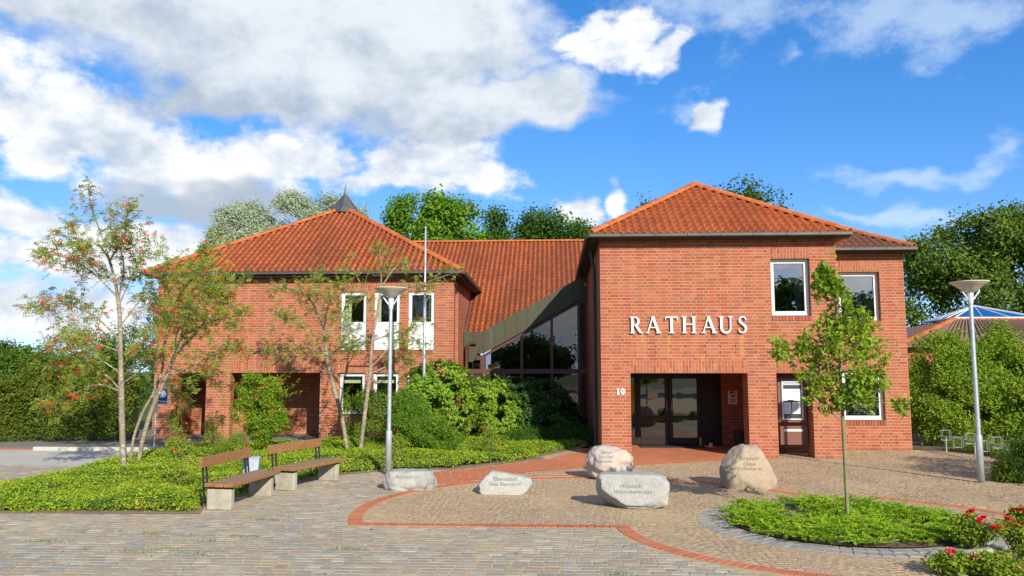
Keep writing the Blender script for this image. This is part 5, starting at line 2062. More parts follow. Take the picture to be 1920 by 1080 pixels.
def clump_leaves(P0, O, per, cr, ll, lw, rng, up=0.35, rnd=0.75, droop=0.0, fold=0.28, lv=0.35):
    n = len(P0) * per
    C = np.repeat(P0, per, 0) + rng.normal(size=(n, 3)) * cr * np.array((1, 1, 0.8))
    O2 = np.repeat(O, per, 0)
    Nn = unit(O2 * 0.6 + np.array((0, 0, up)) + rng.normal(size=(n, 3)) * rnd)
    D = np.cross(Nn, rng.normal(size=(n, 3)))
    D = unit(D) + np.array((0, 0, -droop))
    sc_ = rng.uniform(1 - lv, 1 + lv, n)
    return leaves(C, D, Nn, ll * sc_, lw * sc_, fold)


def skeleton(trunks, targets, rng, up_pen=0.9, mid=3, wob=0.12, roots=None):
    """nodes and parents: trunk polylines, then every target joined to the nearest fitting node"""
    pos, par = [], []
    for tr in trunks:
        base = len(pos)
        for i, p in enumerate(tr):
            pos.append(np.array(p, float))
            par.append(-1 if i == 0 else len(pos) - 2)
        if roots is not None and base >= roots:
            # a limb grows from the nearest point of what stands already
            par[base] = int(np.argmin(np.linalg.norm(np.array(pos[:base]) - pos[base], axis=1)))
    tp = np.array(pos)
    if len(targets):
        dd = np.array([np.min(np.linalg.norm(tp - t, axis=1)) for t in targets])
        for t in np.asarray(targets)[np.argsort(dd)]:
            A = np.array(pos)
            v = t - A
            cost = np.linalg.norm(v, axis=1) + up_pen * np.maximum(0, -v[:, 2] + 0.12) + 0.25 * np.linalg.norm(v, axis=1) * (v[:, 2] < 0.05)
            j = int(np.argmin(cost))
            a = A[j]
            L = np.linalg.norm(t - a)
            prev = j
            m = mid if L > 0.25 else 1
            for q in range(1, m + 1):
                f = q / m
                p = a + (t - a) * f
                if q < m:
                    p = p + rng.normal(size=3) * wob * L * 0.5 + np.array((0, 0, -0.10 * L * math.sin(math.pi * f)))
                pos.append(p)
                par.append(prev)
                prev = len(pos) - 1
    return np.array(pos), np.array(par)


def limbs(pos, par, r_tip, power, r_max, trunk_n, nside=6):
    n = len(pos)
    cnt = np.zeros(n)
    child = np.zeros(n, bool)
    for i in range(n):
        if par[i] >= 0:
            child[par[i]] = True
    cnt[~child] = 1
    for i in range(n - 1, -1, -1):
        if par[i] >= 0:
            cnt[par[i]] += cnt[i]
    rad = np.minimum(r_tip * np.maximum(cnt, 1) ** power, r_max)
    V, F = [], []
    ang = np.arange(nside) * 2 * math.pi / nside
    for i in range(n):
        j = par[i]
        if j < 0:
            continue
        a, b = pos[j], pos[i]
        d = b - a
        L = np.linalg.norm(d)
        if L < 1e-5:
            continue
        d = d / L
        s = np.cross(d, (0.31, 0.95, 0.05))
        s = s / max(np.linalg.norm(s), 1e-6)
        w = np.cross(d, s)
        ra, rb = min(rad[j], rad[i] * 1.35 if i >= trunk_n else rad[j]), rad[i]
        o = len(V)
        for c, r in ((a, ra), (b + d * rb * 0.3, rb)):
            for t in ang:
                V.append(c + (s * math.cos(t) + w * math.sin(t)) * r)
        for k in range(nside):
            F.append((o + k, o + (k + 1) % nside, o + nside + (k + 1) % nside, o + nside + k))
    return np.array(V), np.array(F)


def fine_line(pts, k):
    """resample a polyline to k points with a smooth run"""
    pts = np.array([tuple(p) for p in pts], float)
    d = np.r_[0, np.cumsum(np.linalg.norm(np.diff(pts, axis=0), axis=1))]
    t = np.linspace(0, d[-1], k)
    q = np.stack([np.interp(t, d, pts[:, i]) for i in range(3)], 1)
    for _ in range(2):
        q[1:-1] = (q[:-2] + q[1:-1] * 2 + q[2:]) / 4
    return q


def barkmat(name, c1, c2, spots=None, scale=9.0):
    m = Mat(name)
    n = m.noise(scale, 6, 0.65, stretch=(1, 1, 0.35))
    c = m.mix(m.rng(n, 0.38, 0.64), c1, c2)
    if spots:
        c = m.mix(m.rng(m.noise(11, 4, 0.6, stretch=(1, 1, 2.2)), 0.58, 0.64, 0, 0.85), c, spots)
    return m.out(c, 0.9, 0.15, 0, m.bump(n, 0.5, 0.02))


M['bark_rowan'] = barkmat('rowan_bark', (0.22, 0.18, 0.125), (0.32, 0.27, 0.19), (0.55, 0.53, 0.47))
M['bark_dark'] = barkmat('dark_bark', (0.075, 0.058, 0.042), (0.12, 0.095, 0.07))
M['bark_oak'] = barkmat('young_oak_bark', (0.20, 0.19, 0.085), (0.28, 0.26, 0.13))
M['leaf_rowan'] = leafmat('rowan_leaf', [(0.12, 0.17, 0.035), (0.19, 0.22, 0.05), (0.25, 0.27, 0.065), (0.31, 0.30, 0.075), (0.17, 0.22, 0.05), (0.30, 0.23, 0.07)], boost=(1.15, 1.35, 0.8))
M['leaf_oak'] = leafmat('young_oak_leaf', [(0.085, 0.13, 0.022), (0.15, 0.195, 0.03), (0.23, 0.26, 0.045), (0.31, 0.31, 0.06)], 0.38)
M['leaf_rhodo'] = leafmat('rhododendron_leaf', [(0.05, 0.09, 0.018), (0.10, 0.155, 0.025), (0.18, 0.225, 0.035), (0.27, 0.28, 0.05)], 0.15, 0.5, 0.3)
M['leaf_shade'] = leafmat('shade_darkened_leaf', [(0.018, 0.045, 0.014), (0.03, 0.065, 0.02), (0.045, 0.085, 0.025)], 0.12, 0.5, 0.3)  # the rhododendron leaf again, with shade darkened into its colour
M['leaf_mixed'] = leafmat('shrub_leaf', [(0.06, 0.12, 0.025), (0.11, 0.17, 0.035), (0.17, 0.20, 0.05), (0.24, 0.21, 0.075)])
M['leaf_fine'] = leafmat('fine_shrub_leaf', [(0.07, 0.13, 0.028), (0.12, 0.18, 0.035), (0.18, 0.22, 0.05)])
M['leaf_pyra'] = leafmat('firethorn_leaf', [(0.08, 0.14, 0.02), (0.14, 0.20, 0.03), (0.22, 0.25, 0.045), (0.32, 0.28, 0.055)])
M['leaf_rose'] = leafmat('rose_leaf', [(0.10, 0.14, 0.028), (0.17, 0.20, 0.035), (0.25, 0.26, 0.05), (0.22, 0.15, 0.045)])
M['leaf_yew'] = leafmat('yellow_yew_leaf', [(0.14, 0.17, 0.035), (0.22, 0.23, 0.05), (0.29, 0.26, 0.075)])
M['leaf_cover'] = leafmat('ground_cover_leaf', [(0.05, 0.095, 0.018), (0.10, 0.16, 0.025), (0.19, 0.235, 0.032), (0.29, 0.30, 0.04), (0.36, 0.33, 0.05), (0.46, 0.22, 0.06)], 0.3, 0.5, 0.3, 0.45, 1.6)
M['leaf_hedge'] = leafmat('hornbeam_leaf', [(0.04, 0.065, 0.014), (0.075, 0.105, 0.02), (0.13, 0.155, 0.03), (0.20, 0.19, 0.045)], boost=(1.2, 1.3, 0.6))
M['leaf_bush'] = leafmat('far_bush_leaf', [(0.05, 0.085, 0.022), (0.075, 0.115, 0.03), (0.11, 0.145, 0.04)])
M['leaf_hazel'] = leafmat('tall_shrub_leaf', [(0.09, 0.135, 0.024), (0.16, 0.20, 0.036), (0.235, 0.265, 0.055), (0.31, 0.29, 0.075)])
M['leaf_bigoak'] = leafmat('old_oak_leaf', [(0.045, 0.075, 0.022), (0.085, 0.115, 0.034), (0.13, 0.155, 0.045), (0.18, 0.19, 0.055)], 0.3)
M['leaf_willow'] = leafmat('willow_leaf', [(0.27, 0.33, 0.225), (0.38, 0.44, 0.30), (0.50, 0.55, 0.40)], 0.25, boost=(1, 1, 1))
M['leaf_maple'] = leafmat('maple_leaf', [(0.075, 0.135, 0.022), (0.13, 0.20, 0.033), (0.19, 0.26, 0.045)], 0.35)
M['leaf_deep'] = leafmat('deep_green_leaf', [(0.03, 0.065, 0.018), (0.055, 0.10, 0.025), (0.085, 0.135, 0.032)], 0.3)
M['leaf_juniper'] = leafmat('juniper_needle', [(0.08, 0.15, 0.02), (0.17, 0.235, 0.025), (0.27, 0.31, 0.04), (0.36, 0.36, 0.055)], 0.3)
M['berry'] = simple('red_berry', (0.72, 0.035, 0.012), (0.75, 0.09, 0.02), 0.35, 0.5, scale=14)
M['berry_orange'] = simple('orange_berry', (0.62, 0.11, 0.02), (0.55, 0.05, 0.02), 0.4, 0.4, scale=14)
M['rose_red'] = simple('red_petal', (0.85, 0.035, 0.09), (0.78, 0.02, 0.05), 0.6, 0.2, scale=20)
M['rose_pink'] = simple('pink_petal', (0.85, 0.16, 0.24), (0.80, 0.08, 0.18), 0.6, 0.2, scale=20)
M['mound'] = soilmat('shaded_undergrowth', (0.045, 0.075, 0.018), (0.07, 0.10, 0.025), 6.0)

_OCT_V = np.array([(1, 0, 0), (-1, 0, 0), (0, 1, 0), (0, -1, 0), (0, 0, 1), (0, 0, -1)], float)
_OCT_F = np.array([(0, 2, 4), (2, 1, 4), (1, 3, 4), (3, 0, 4), (2, 0, 5), (1, 2, 5), (3, 1, 5), (0, 3, 5)])


def balls(C, r):
    n = len(C)
    r = np.broadcast_to(np.asarray(r, float), (n,))
    V = C[:, None, :] + _OCT_V[None] * r[:, None, None]
    F = (_OCT_F[None] + (np.arange(n) * 6)[:, None, None]).reshape(-1, 3)
    return V.reshape(-1, 3), F


def compound_leaves(T, out, k, rng, length=0.15, pairs=5, ll=0.045, lw=0.017):
    """pinnate leaves spraying from twig ends"""
    n = len(T) * k
    B = np.repeat(T, k, 0) + rng.normal(size=(n, 3)) * 0.05
    D = unit(np.repeat(out, k, 0) * 0.5 + rng.normal(size=(n, 3)) * 0.7)
    up = unit(np.array((0, 0, 1.0)) + rng.normal(size=(n, 3)) * 0.35)
    S = unit(np.cross(D, up))
    Nn = np.cross(S, D)
    Cs, Ds, Ns = [], [], []
    ln = length * rng.uniform(0.7, 1.2, n)[:, None]
    for q in range(pairs):
        f = (q + 0.6) / pairs
        c = B + D * ln * f - np.array((0, 0, 1)) * ln * 0.35 * f * f
        for sg_ in (-1, 1):
            d = unit(D * 0.55 + S * sg_)
            Cs.append(c + d * ll * 0.5)
            Ds.append(d)
            Ns.append(Nn + rng.normal(size=(n, 3)) * 0.25)
    return leaves(np.concatenate(Cs), np.concatenate(Ds), np.concatenate(Ns), ll * rng.uniform(0.75, 1.2, n * pairs * 2), lw)


def add_tree(name, base, label, cat, trunks, ells, n_tw, rng, leaf_fn, lmat, bmat, r_tip=0.004, power=0.5, r_max=0.1, shell=0.3, gap=0.0, gfreq=0.8, group=None, up_pen=0.9, tw_frac=1.0, low=-1.0, wob=0.12, wp=0.75):
    t = thing(name, base, label, cat, group)
    tg, out = sample_ells(ells, n_tw, rng, shell, gap, gfreq, base[0], low=low, wp=wp)
    k = int(len(tg) * tw_frac)
    pos, par = skeleton(trunks, tg[:k], rng, up_pen, wob=wob)
    V, F = limbs(pos, par, r_tip, power, r_max, sum(len(q) for q in trunks))
    obj_np('trunk', V, F, M[bmat], t, True)
    V, F = leaf_fn(tg, out)
    tag(obj_np('crown', V, F, M[lmat], t), kind='stuff')
    return t, tg, out


def px_line(pts, Y, k, dy=0.0):
    L = [P(x, y, Y + (dy * i / max(len(pts) - 1, 1))) for i, (x, y) in enumerate(pts)]
    L[0].z = 0.0
    return fine_line(L, k)


def add_berries(t, tg, rng, n, mat, per=14, r=0.0085, sp=0.03, name='berries'):
    c = tg[rng.choice(len(tg), n)] + rng.normal(size=(n, 3)) * 0.06 - np.array((0, 0, 0.04))
    C = np.repeat(c, per, 0) + rng.normal(size=(n * per, 3)) * sp * np.array((1, 1, 0.5))
    V, F = balls(C, r * rng.uniform(0.8, 1.2, len(C)))
    tag(obj_np(name, V, F, M[mat], t), kind='stuff')


# --- rowans in the planting bed
def limb_tree(label, base, Y, trunks, lim, n, spread, rng, per, nb, lmat='leaf_rowan', r_tip=0.0038, r_max=0.085, dep=1.0, ll=0.054, lw=0.023):
    """airy tree: stems and drawn limbs, twigs and leaves scattered along the limbs"""
    t = thing('rowan_tree', base, label, 'tree', 'rowan trees in the planting bed')
    lines = [px_line(q, Y, 18) for q in trunks]
    for q in lim:
        L = [P(x, y, Y) for x, y in q]
        off = rng.normal(0, 0.75 * dep)
        k = len(L)
        for i in range(1, k):
            L[i] = P(q[i][0], q[i][1], Y + off * i / (k - 1))
        lines.append(fine_line(L, 12))
    w = np.array([np.linalg.norm(np.diff(q, axis=0), axis=1).sum() for q in lines[len(trunks):]])
    w = w / w.sum()
    tg = []
    for q, f in zip(lines[len(trunks):], w):
        m = int(n * f) + 2
        u = rng.random(m) ** 0.75 * 0.78 + 0.24
        idx = np.clip(u * (len(q) - 1), 0, len(q) - 1.001)
        i0 = idx.astype(int)
        p = q[i0] + (q[i0 + 1] - q[i0]) * (idx - i0)[:, None]
        tg.append(p + rng.normal(size=(m, 3)) * spread * (0.6 + 0.6 * rng.random((m, 1))) * np.array((1, 1, .9)))
    tg = np.concatenate(tg)
    # joint the limbs to the stems: the limb polylines start on the stem
    pos, par = skeleton(lines, tg, rng, 0.5, wob=0.16, roots=18 * len(trunks))
    V, F = limbs(pos, par, r_tip, 0.49, r_max, sum(len(q) for q in lines))
    obj_np('trunk', V, F, M['bark_rowan'], t, True)
    out = unit(rng.normal(size=tg.shape) + np.array((0, 0, 0.3)))
    V, F = compound_leaves(tg, out, per, rng, 0.15, 5, ll, lw)
    tag(obj_np('crown', V, F, M[lmat], t), kind='stuff')
    add_berries(t, tg, rng, nb, 'berry', 16, 0.0115, 0.036)
    return t


rg = np.random.default_rng(101)
YR = 17.1
limb_tree('slender rowan with red berries on a single straight trunk', G(232, 889), YR,
          [[(232, 889), (229, 800), (227, 700), (226, 620), (223, 560), (210, 500), (190, 440)]],
          [[(190, 440), (175, 400), (165, 360)], [(205, 490), (235, 440), (240, 385)], [(223, 560), (175, 510), (125, 480), (60, 472)], [(215, 520), (150, 470), (140, 430)], [(224, 570), (255, 500), (285, 450)],
           [(226, 610), (265, 560), (300, 500)], [(226, 640), (180, 590), (115, 565), (50, 578)], [(227, 660), (170, 640), (120, 620)], [(228, 735), (200, 700), (150, 690), (85, 690)], [(228, 735), (180, 715), (120, 750), (75, 765)],
           [(227, 690), (260, 650), (290, 620)], [(228, 720), (270, 690), (300, 660)], [(210, 500), (190, 460), (120, 440)], [(223, 560), (235, 490), (205, 420)], [(227, 700), (160, 655), (90, 640)]],
          620, 0.18, rg, 4, 270)
rg = np.random.default_rng(102)
YR2 = 18.2
limb_tree('leaning rowan with twin pale stems in front of the brick corner', G(256, 880), YR2,
          [[(243, 878), (250, 820), (268, 770), (290, 735), (305, 690)], [(258, 876), (268, 820), (287, 760), (310, 712), (328, 665)]],
          [[(305, 690), (312, 620), (305, 540), (330, 480)], [(328, 665), (350, 600), (345, 530), (395, 450)], [(328, 665), (380, 610), (420, 560), (440, 510)], [(340, 630), (400, 600), (455, 590)], [(310, 712), (370, 680), (430, 650), (470, 660)],
           [(320, 690), (370, 700), (420, 720)], [(305, 690), (290, 620), (285, 560)], [(345, 570), (380, 530), (430, 540)], [(312, 620), (330, 560), (375, 500)], [(300, 710), (330, 730), (350, 750)], [(350, 600), (400, 560), (400, 490)], [(328, 665), (330, 620), (380, 570)]],
          560, 0.20, rg, 5, 170, r_max=0.075)
rg = np.random.default_rng(103)
YC = 22.2
limb_tree('thin rowan leaning away from the windows beside the loggia', G(652, 842), YC, [[(652, 842), (641, 780), (624, 720), (612, 665), (607, 620)]],
          [[(607, 620), (590, 570), (560, 540), (510, 540)], [(607, 620), (615, 570), (640, 530)], [(612, 665), (570, 650), (520, 660)], [(610, 640), (560, 610), (520, 590)], [(609, 630), (640, 600), (650, 560)], [(612, 670), (640, 650), (660, 640)], [(590, 570), (600, 530), (590, 515)]],
          230, 0.20, rg, 5, 22, r_tip=0.0055)
rg = np.random.default_rng(104)
limb_tree('thin sparse rowan standing before the three upper windows', G(676, 836), YC, [[(676, 836), (686, 760), (695, 690), (697, 640), (707, 590), (714, 540)]],
          [[(714, 540), (716, 500), (708, 455)], [(714, 540), (740, 500), (770, 490)], [(707, 590), (680, 540), (660, 500)], [(714, 540), (770, 540), (855, 510)], [(695, 690), (740, 640), (800, 590)], [(697, 640), (750, 620), (800, 650)], [(697, 700), (740, 680), (800, 665)], [(697, 640), (660, 620), (640, 640)]],
          170, 0.19, rg, 5, 16, r_tip=0.006)

# --- young oak in the juniper bed
rg = np.random.default_rng(105)
YO = 12.2
_ol = np.array([(0, -.5), (.10, -.38), (.20, -.30), (.13, -.20), (.30, -.08), (.18, .02), (.32, .17), (.17, .24), (.20, .38), (0, .5), (-.20, .38), (-.17, .24), (-.32, .17), (-.18, .02), (-.30, -.08), (-.13, -.20), (-.20, -.30), (-.10, -.38)])


def oak_leaves(tg, out):
    per = 5
    n = len(tg) * per
    O = np.repeat(out, per, 0)
    D = unit(O * 0.6 + rg.normal(size=(n, 3)) * 0.75)
    C = np.repeat(tg, per, 0) + D * 0.06 + rg.normal(size=(n, 3)) * 0.025
    Nn = unit(np.array((0, 0, 0.8)) + O * 0.3 + rg.normal(size=(n, 3)) * 0.55)
    S = unit(np.cross(D, Nn))
    Nn = np.cross(S, D)
    L = 0.086 * rg.uniform(0.65, 1.2, n)[:, None, None]
    k = len(_ol)
    cv = np.concatenate([_ol, [(0, -0.05)]])
    V = C[:, None, :] + L * (cv[None, :, 0:1] * S[:, None, :] * 1.15 + cv[None, :, 1:2] * D[:, None, :] + (np.abs(cv[None, :, 0:1]) * 0.35 - 0.25 * cv[None, :, 1:2] ** 2) * Nn[:, None, :])
    tri = np.array([(i, (i + 1) % k, k) for i in range(k)])
    F = (tri[None] + (np.arange(n) * (k + 1))[:, None, None]).reshape(-1, 3)
    return V.reshape(-1, 3), F


el = [E(1558, 478, YO, 9, 24), E(1553, 520, YO, 21, 22), E(1547, 548, YO, 18, 16), E(1575, 585, YO, 30, 32), E(1584, 625, YO, 42, 36), E(1546, 640, YO, 44, 34), E(1622, 640, YO, 30, 38), E(1489, 645, YO, 28, 22), E(1627, 605, YO, 19, 26),
      E(1532, 690, YO, 40, 32), E(1589, 690, YO, 46, 38), E(1629, 700, YO, 28, 36), E(1546, 742, YO, 35, 26), E(1608, 748, YO, 39, 26), E(1692, 762, YO, 16, 9), E(1637, 660, YO, 23, 24), E(1570, 560, YO, 18, 22), E(1518, 735, YO, 23, 20)]
el += [E(1558, 470, YO, 9, 20), E(1556, 500, YO, 12, 18), E(1550, 525, YO, 22, 18), E(1480, 645, YO, 30, 16), E(1466, 660, YO, 16, 14)]
t, tg, out = add_tree('oak_tree', G(1590, 981), 'young oak with thin olive trunk in the round juniper bed', 'tree', [px_line([(1590, 981), (1586, 900), (1582, 820), (1578, 740), (1574, 660), (1570, 600), (1562, 540), (1556, 470)], YO, 20)],
                      el, 720, rg, oak_leaves, 'leaf_oak', 'bark_oak', 0.0026, 0.40, 0.05, 0.05, 0.40, 3.4, wp=0.42)


# --- shrubs
def add_shrub(name, base, label, ells, n, per, cr, ll, lw, lmat, rng, stems=6, bmat='bark_dark', shell=0.5, gap=0.0, gfreq=2.0, group=None, cat='shrub', core=True, rnd=0.7, up=0.4, tw=60, r_tip=0.004, low=-1.0, core_s=0.72):
    t = thing(name, base, label, cat, group)
    tg, out = sample_ells(ells, n, rng, shell, gap, gfreq, base[0] * 3, low=low)
    bx = Vector(base)
    trunks = []
    for i in range(stems):
        a = rng.uniform(0, 6.28)
        e = ells[int(rng.integers(len(ells)))]
        p1 = np.array(bx) + np.array((math.cos(a), math.sin(a), 0)) * 0.06 * (1 + e[1][0])
        p2 = e[0] + rng.normal(size=3) * e[1] * 0.25
        trunks.append(fine_line([p1, (p1 + p2) / 2 + rng.normal(size=3) * 0.05, p2], 6))
    pos, par = skeleton(trunks, tg[:tw], rng)
    V, F = limbs(pos, par, r_tip, 0.42, 0.035, stems * 6, 5)
    obj_np('stems', V, F, M[bmat], t, True)
    V, F = clump_leaves(tg, out, per, cr, ll, lw, rng, up, rnd)
    tag(obj_np('foliage', V, F, M[lmat], t), kind='stuff')
    return t, tg, out


rg = np.random.default_rng(201)
def rosettes(tg, out, per, ll, lw, rng):
    n = len(tg) * per
    O = unit(np.repeat(out, per, 0) + np.array((0, 0, 0.45)))
    D = unit(np.cross(O, rng.normal(size=(n, 3))) + O * rng.uniform(0.0, 0.7, (n, 1)) + np.array((0, 0, -0.15)))
    C = np.repeat(tg, per, 0) + D * ll * 0.5
    return leaves(C, D, O + rng.normal(size=(n, 3)) * 0.2, ll * rng.uniform(0.7, 1.15, n), lw, 0.12)


def rhodo(base, label, ells, n, lmat, rng):
    t = thing('rhododendron', base, label, 'shrub', 'rhododendrons in the planting bed')
    tg, out = sample_ells(ells, n, rng, 0.78, 0.38, 2.6, base[0], low=-0.8)
    trunks = [fine_line([np.array(base), np.array(base) + (e[0] - np.array(base)) * 0.5 + rng.normal(size=3) * 0.1, e[0]], 6) for e in ells]
    pos, par = skeleton(trunks, tg[:70], rng)
    V, F = limbs(pos, par, 0.005, 0.42, 0.05, len(trunks) * 6, 5)
    obj_np('stems', V, F, M['bark_dark'], t, True)
    V, F = rosettes(tg, out, 9, 0.13, 0.045, rng)
    tag(obj_np('foliage', V, F, M[lmat], t), kind='stuff')
    return t


YRH = 23.8
rhodo(G(815, 836), 'large sunlit rhododendron behind the flagpole below the three windows', [E(815, 740, YRH, 72, 62), E(850, 770, YRH, 45, 60), E(780, 780, YRH, 45, 50), E(825, 715, YRH, 50, 40), E(860, 715, YRH, 28, 30)], 1900, 'leaf_rhodo', rg)
rhodo(Vector((-1.2, 26.6, 0)), 'rhododendron with leaves coloured for the shade before the glass front', [E(1000, 770, 26.4, 75, 62), E(1040, 790, 26.2, 55, 45), E(965, 760, 26.8, 50, 55), E(1075, 800, 26.5, 30, 30)], 1700, 'leaf_shade', rg)
rhodo(Vector((-2.2, 25.2, 0)), 'half-shaded rhododendron between the sunlit and the dark one', [E(915, 745, 25.4, 42, 42), E(935, 780, 25.2, 45, 45)], 900, 'leaf_rhodo', rg)
t, tg, out = add_shrub('mixed_shrub', G(690, 838), 'rounded shrub with bronze tips under the ground-floor windows', [E(680, 780, 24.3, 42, 45), E(715, 770, 24.3, 38, 48), E(670, 745, 24.4, 28, 24), E(705, 735, 24.4, 26, 22)], 1500, 7, 0.06, 0.055, 0.028, 'leaf_mixed', rg, shell=0.7, gap=.4)
t, tg, out = add_shrub('fine_shrub', G(770, 848), 'fine-leaved upright shrub around the foot of the flagpole', [E(772, 790, 21.6, 42, 52), E(755, 760, 21.7, 26, 40), E(800, 805, 21.5, 42, 35), E(840, 825, 21.4, 30, 18)], 2000, 8, 0.07, 0.065, 0.02, 'leaf_fine', rg, shell=0.5, gap=.46, gfreq=3.0)
t, tg, out = add_shrub('firethorn', G(487, 846), 'bushy firethorn with orange berries in front of the loggia', [E(487, 760, 21.3, 42, 42), E(470, 725, 21.3, 26, 25), E(510, 735, 21.3, 26, 28), E(487, 805, 21.3, 26, 35), E(520, 790, 21.3, 22, 22), E(455, 770, 21.3, 20, 25)], 2000, 8, 0.06, 0.062, 0.034, 'leaf_pyra', rg, shell=0.4, gap=.46)
add_berries(t, tg, rg, 110, 'berry_orange', 14, 0.011, 0.035)
# its long bare shoots
sv, sf_ = [], []
lc, lo = [], []
for a, b in (((500, 735), (560, 690)), ((520, 745), (565, 735)), ((505, 720), (535, 700)), ((490, 720), (490, 695)), ((480, 725), (462, 690)), ((515, 750), (562, 712))):
    A_, B_ = np.array(P(*a, 21.3)), np.array(P(*b, 21.2))
    for f in np.linspace(0.1, 1, 26):
        lc.append(A_ + (B_ - A_) * f + rg.normal(size=3) * 0.015)
        lo.append(np.array((0, -.4, 1.0)))
V, F = clump_leaves(np.array(lc), np.array(lo), 4, 0.02, 0.04, 0.015, rg)
tag(obj_np('shoots', V, F, M['leaf_pyra'], t), kind='stuff')
add_shrub('dwarf_yew', G(432, 862), 'low yellowish dwarf conifer left of the firethorn', [E(432, 840, 20.0, 28, 22), E(445, 825, 20.0, 18, 18), E(415, 845, 20.0, 18, 14)], 700, 8, 0.045, 0.045, 0.010, 'leaf_yew', rg, shell=.3)


def add_rose(base, label, h, w, rng, nfl, group, fmat='rose_red', n=130, fr=0.03):
    t = thing('rose_bush', base, label, 'rose bush', group)
    b = np.array(base)
    trunks = []
    for i in range(5):
        a = rng.uniform(0, 6.28)
        tip = b + np.array((math.cos(a) * w * 0.6, math.sin(a) * w * 0.6, h * rng.uniform(0.75, 1.0)))
        trunks.append(fine_line([b + rng.normal(size=3) * np.array((.03, .03, 0)), b + (tip - b) * 0.5 + rng.normal(size=3) * 0.05, tip], 7))
    tips = np.array([q[-1] for q in trunks])
    el = [(b + np.array((0, 0, h * 0.58)), np.array((w, w, h * 0.45)))]
    tg, out = sample_ells(el, n, rng, 0.2, 0.45, 3.0, base[0])
    pos, par = skeleton(trunks, tg[:50], rng)
    V, F = limbs(pos, par, 0.003, 0.4, 0.012, 35, 5)
    obj_np('stems', V, F, M['bark_oak'], t, True)
    V, F = clump_leaves(tg, out, 7, 0.045, 0.05, 0.03, rng)
    tag(obj_np('foliage', V, F, M['leaf_rose'], t), kind='stuff')
    # blooms: spirals of cupped petals
    for q in range(nfl):
        if q % 4 == 0 or fr < 0.033:
            c0 = tg[int(rng.integers(len(tg)))].copy()
            c0[2] = b[2] + h * rng.uniform(0.85, 1.08)
            c = c0
        else:
            c = c0 + rng.normal(size=3) * np.array((.05, .05, .025))
        m = 14
        a = np.arange(m) * 2.4
        rr = fr * (0.25 + 0.75 * np.arange(m) / m)
        C = c + np.stack([np.cos(a) * rr * .6, np.sin(a) * rr * .6, 0.4 * fr - rr * 0.5], 1)
        O = np.stack([np.cos(a), np.sin(a), np.full(m, 0.9)], 1)
        D = np.stack([np.cos(a) * .6, np.sin(a) * .6, np.full(m, 0.7)], 1)
        V, F = leaves(C, D, O, fr * 1.5, fr * 1.5, 0.15)
        obj_np('bloom', V, F, M[fmat], t)
    return t


RG = 'rose bushes in the planting bed'
add_rose(G(325, 862), 'tall spindly rose bush by the police sign', 1.25, 0.28, rg, 3, RG)
add_rose(G(400, 855), 'spindly rose bush in front of the narrow loggia opening', 1.15, 0.30, rg, 3, RG)
add_rose(G(335, 925), 'yellowing rose bush with two red blooms near the end of the bench', 0.95, 0.30, rg, 2, RG)
add_rose(G(925, 858), 'rose bush with red blooms in front of the shaded rhododendron', 0.85, 0.38, rg, 3, RG)
add_rose(G(745, 872), 'small rose bush with red blooms right of the lamp pole', 0.75, 0.32, rg, 4, RG)
add_rose(G(460, 872), 'low rose bush with red blooms behind the bench back', 0.5, 0.3, rg, 3, RG)

# --- ground cover
rg = np.random.default_rng(301)


def bed_height(x, y):
    return 0.07 + 0.14 * np.array([mnoise.noise(Vector((a * 0.8, b * 0.8, 3.0))) for a, b in zip(np.ravel(x), np.ravel(y))]).reshape(np.shape(x)) + 0.06


def edge_dist(poly, x, y):
    d = np.full(np.shape(x), 9.9)
    n = len(poly)
    for i in range(n):
        ax, ay = poly[i]
        bx, by = poly[(i + 1) % n]
        L2 = (bx - ax) ** 2 + (by - ay) ** 2
        t = np.clip(((x - ax) * (bx - ax) + (y - ay) * (by - ay)) / L2, 0, 1)
        d = np.minimum(d, np.hypot(x - ax - t * (bx - ax), y - ay - t * (by - ay)))
    return d


gx = np.arange(-13.0, 1.4, 0.12)
gy = np.arange(12.2, 30.6, 0.12)
GX, GY = np.meshgrid(gx, gy)
inside = in_poly(BED, GX, GY)
ED = edge_dist(BED, GX, GY)
HB = bed_height(GX, GY)
H = np.where(inside, HB * np.clip(ED / 0.55, 0, 1) ** 0.8, -0.05)
H = H + rg.normal(0, 0.012, H.shape)
idx = np.arange(GX.size).reshape(GX.shape)
inside &= ED > 0.16
q = inside[:-1, :-1] & inside[1:, :-1] & inside[:-1, 1:] & inside[1:, 1:]
F = np.stack([idx[:-1, :-1][q], idx[:-1, 1:][q], idx[1:, 1:][q], idx[1:, :-1][q]], 1)
gcv = np.stack([GX.ravel(), GY.ravel(), H.ravel()], 1)
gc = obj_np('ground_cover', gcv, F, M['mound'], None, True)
tag(gc, 'dense low green ground cover filling the planting bed behind the benches', 'ground cover', kind='stuff')
n = 330000
x = rg.uniform(-12.8, 1.2, n)
y = 12.3 + (30.5 - 12.3) * rg.random(n) ** 1.55
k = in_poly(BED, x, y)
x, y = x[k], y[k]
e = edge_dist(BED, x, y)
hh = bed_height(x, y) * np.clip(e / 0.55, 0.03, 1) ** 0.8
en = np.array([mnoise.noise(Vector((a_ * 2.3, b_ * 2.3, 9.0))) for a_, b_ in zip(x, y)])
thin = (e > 0.10 + 0.22 * en) & (rg.random(len(x)) < 0.5 + 0.5 * np.clip(e / 0.3, 0, 1)) & ((en > -0.42) | (rg.random(len(x)) < 0.25))
x, y, hh, e = x[thin], y[thin], hh[thin], e[thin]
m = len(x)
C = np.stack([x, y, np.maximum(hh + rg.normal(0.01, 0.028, m), 0.012)], 1)
Nn = unit(np.array((0, 0, 0.9)) + rg.normal(size=(m, 3)) * 0.62)
D = np.cross(Nn, rg.normal(size=(m, 3)))
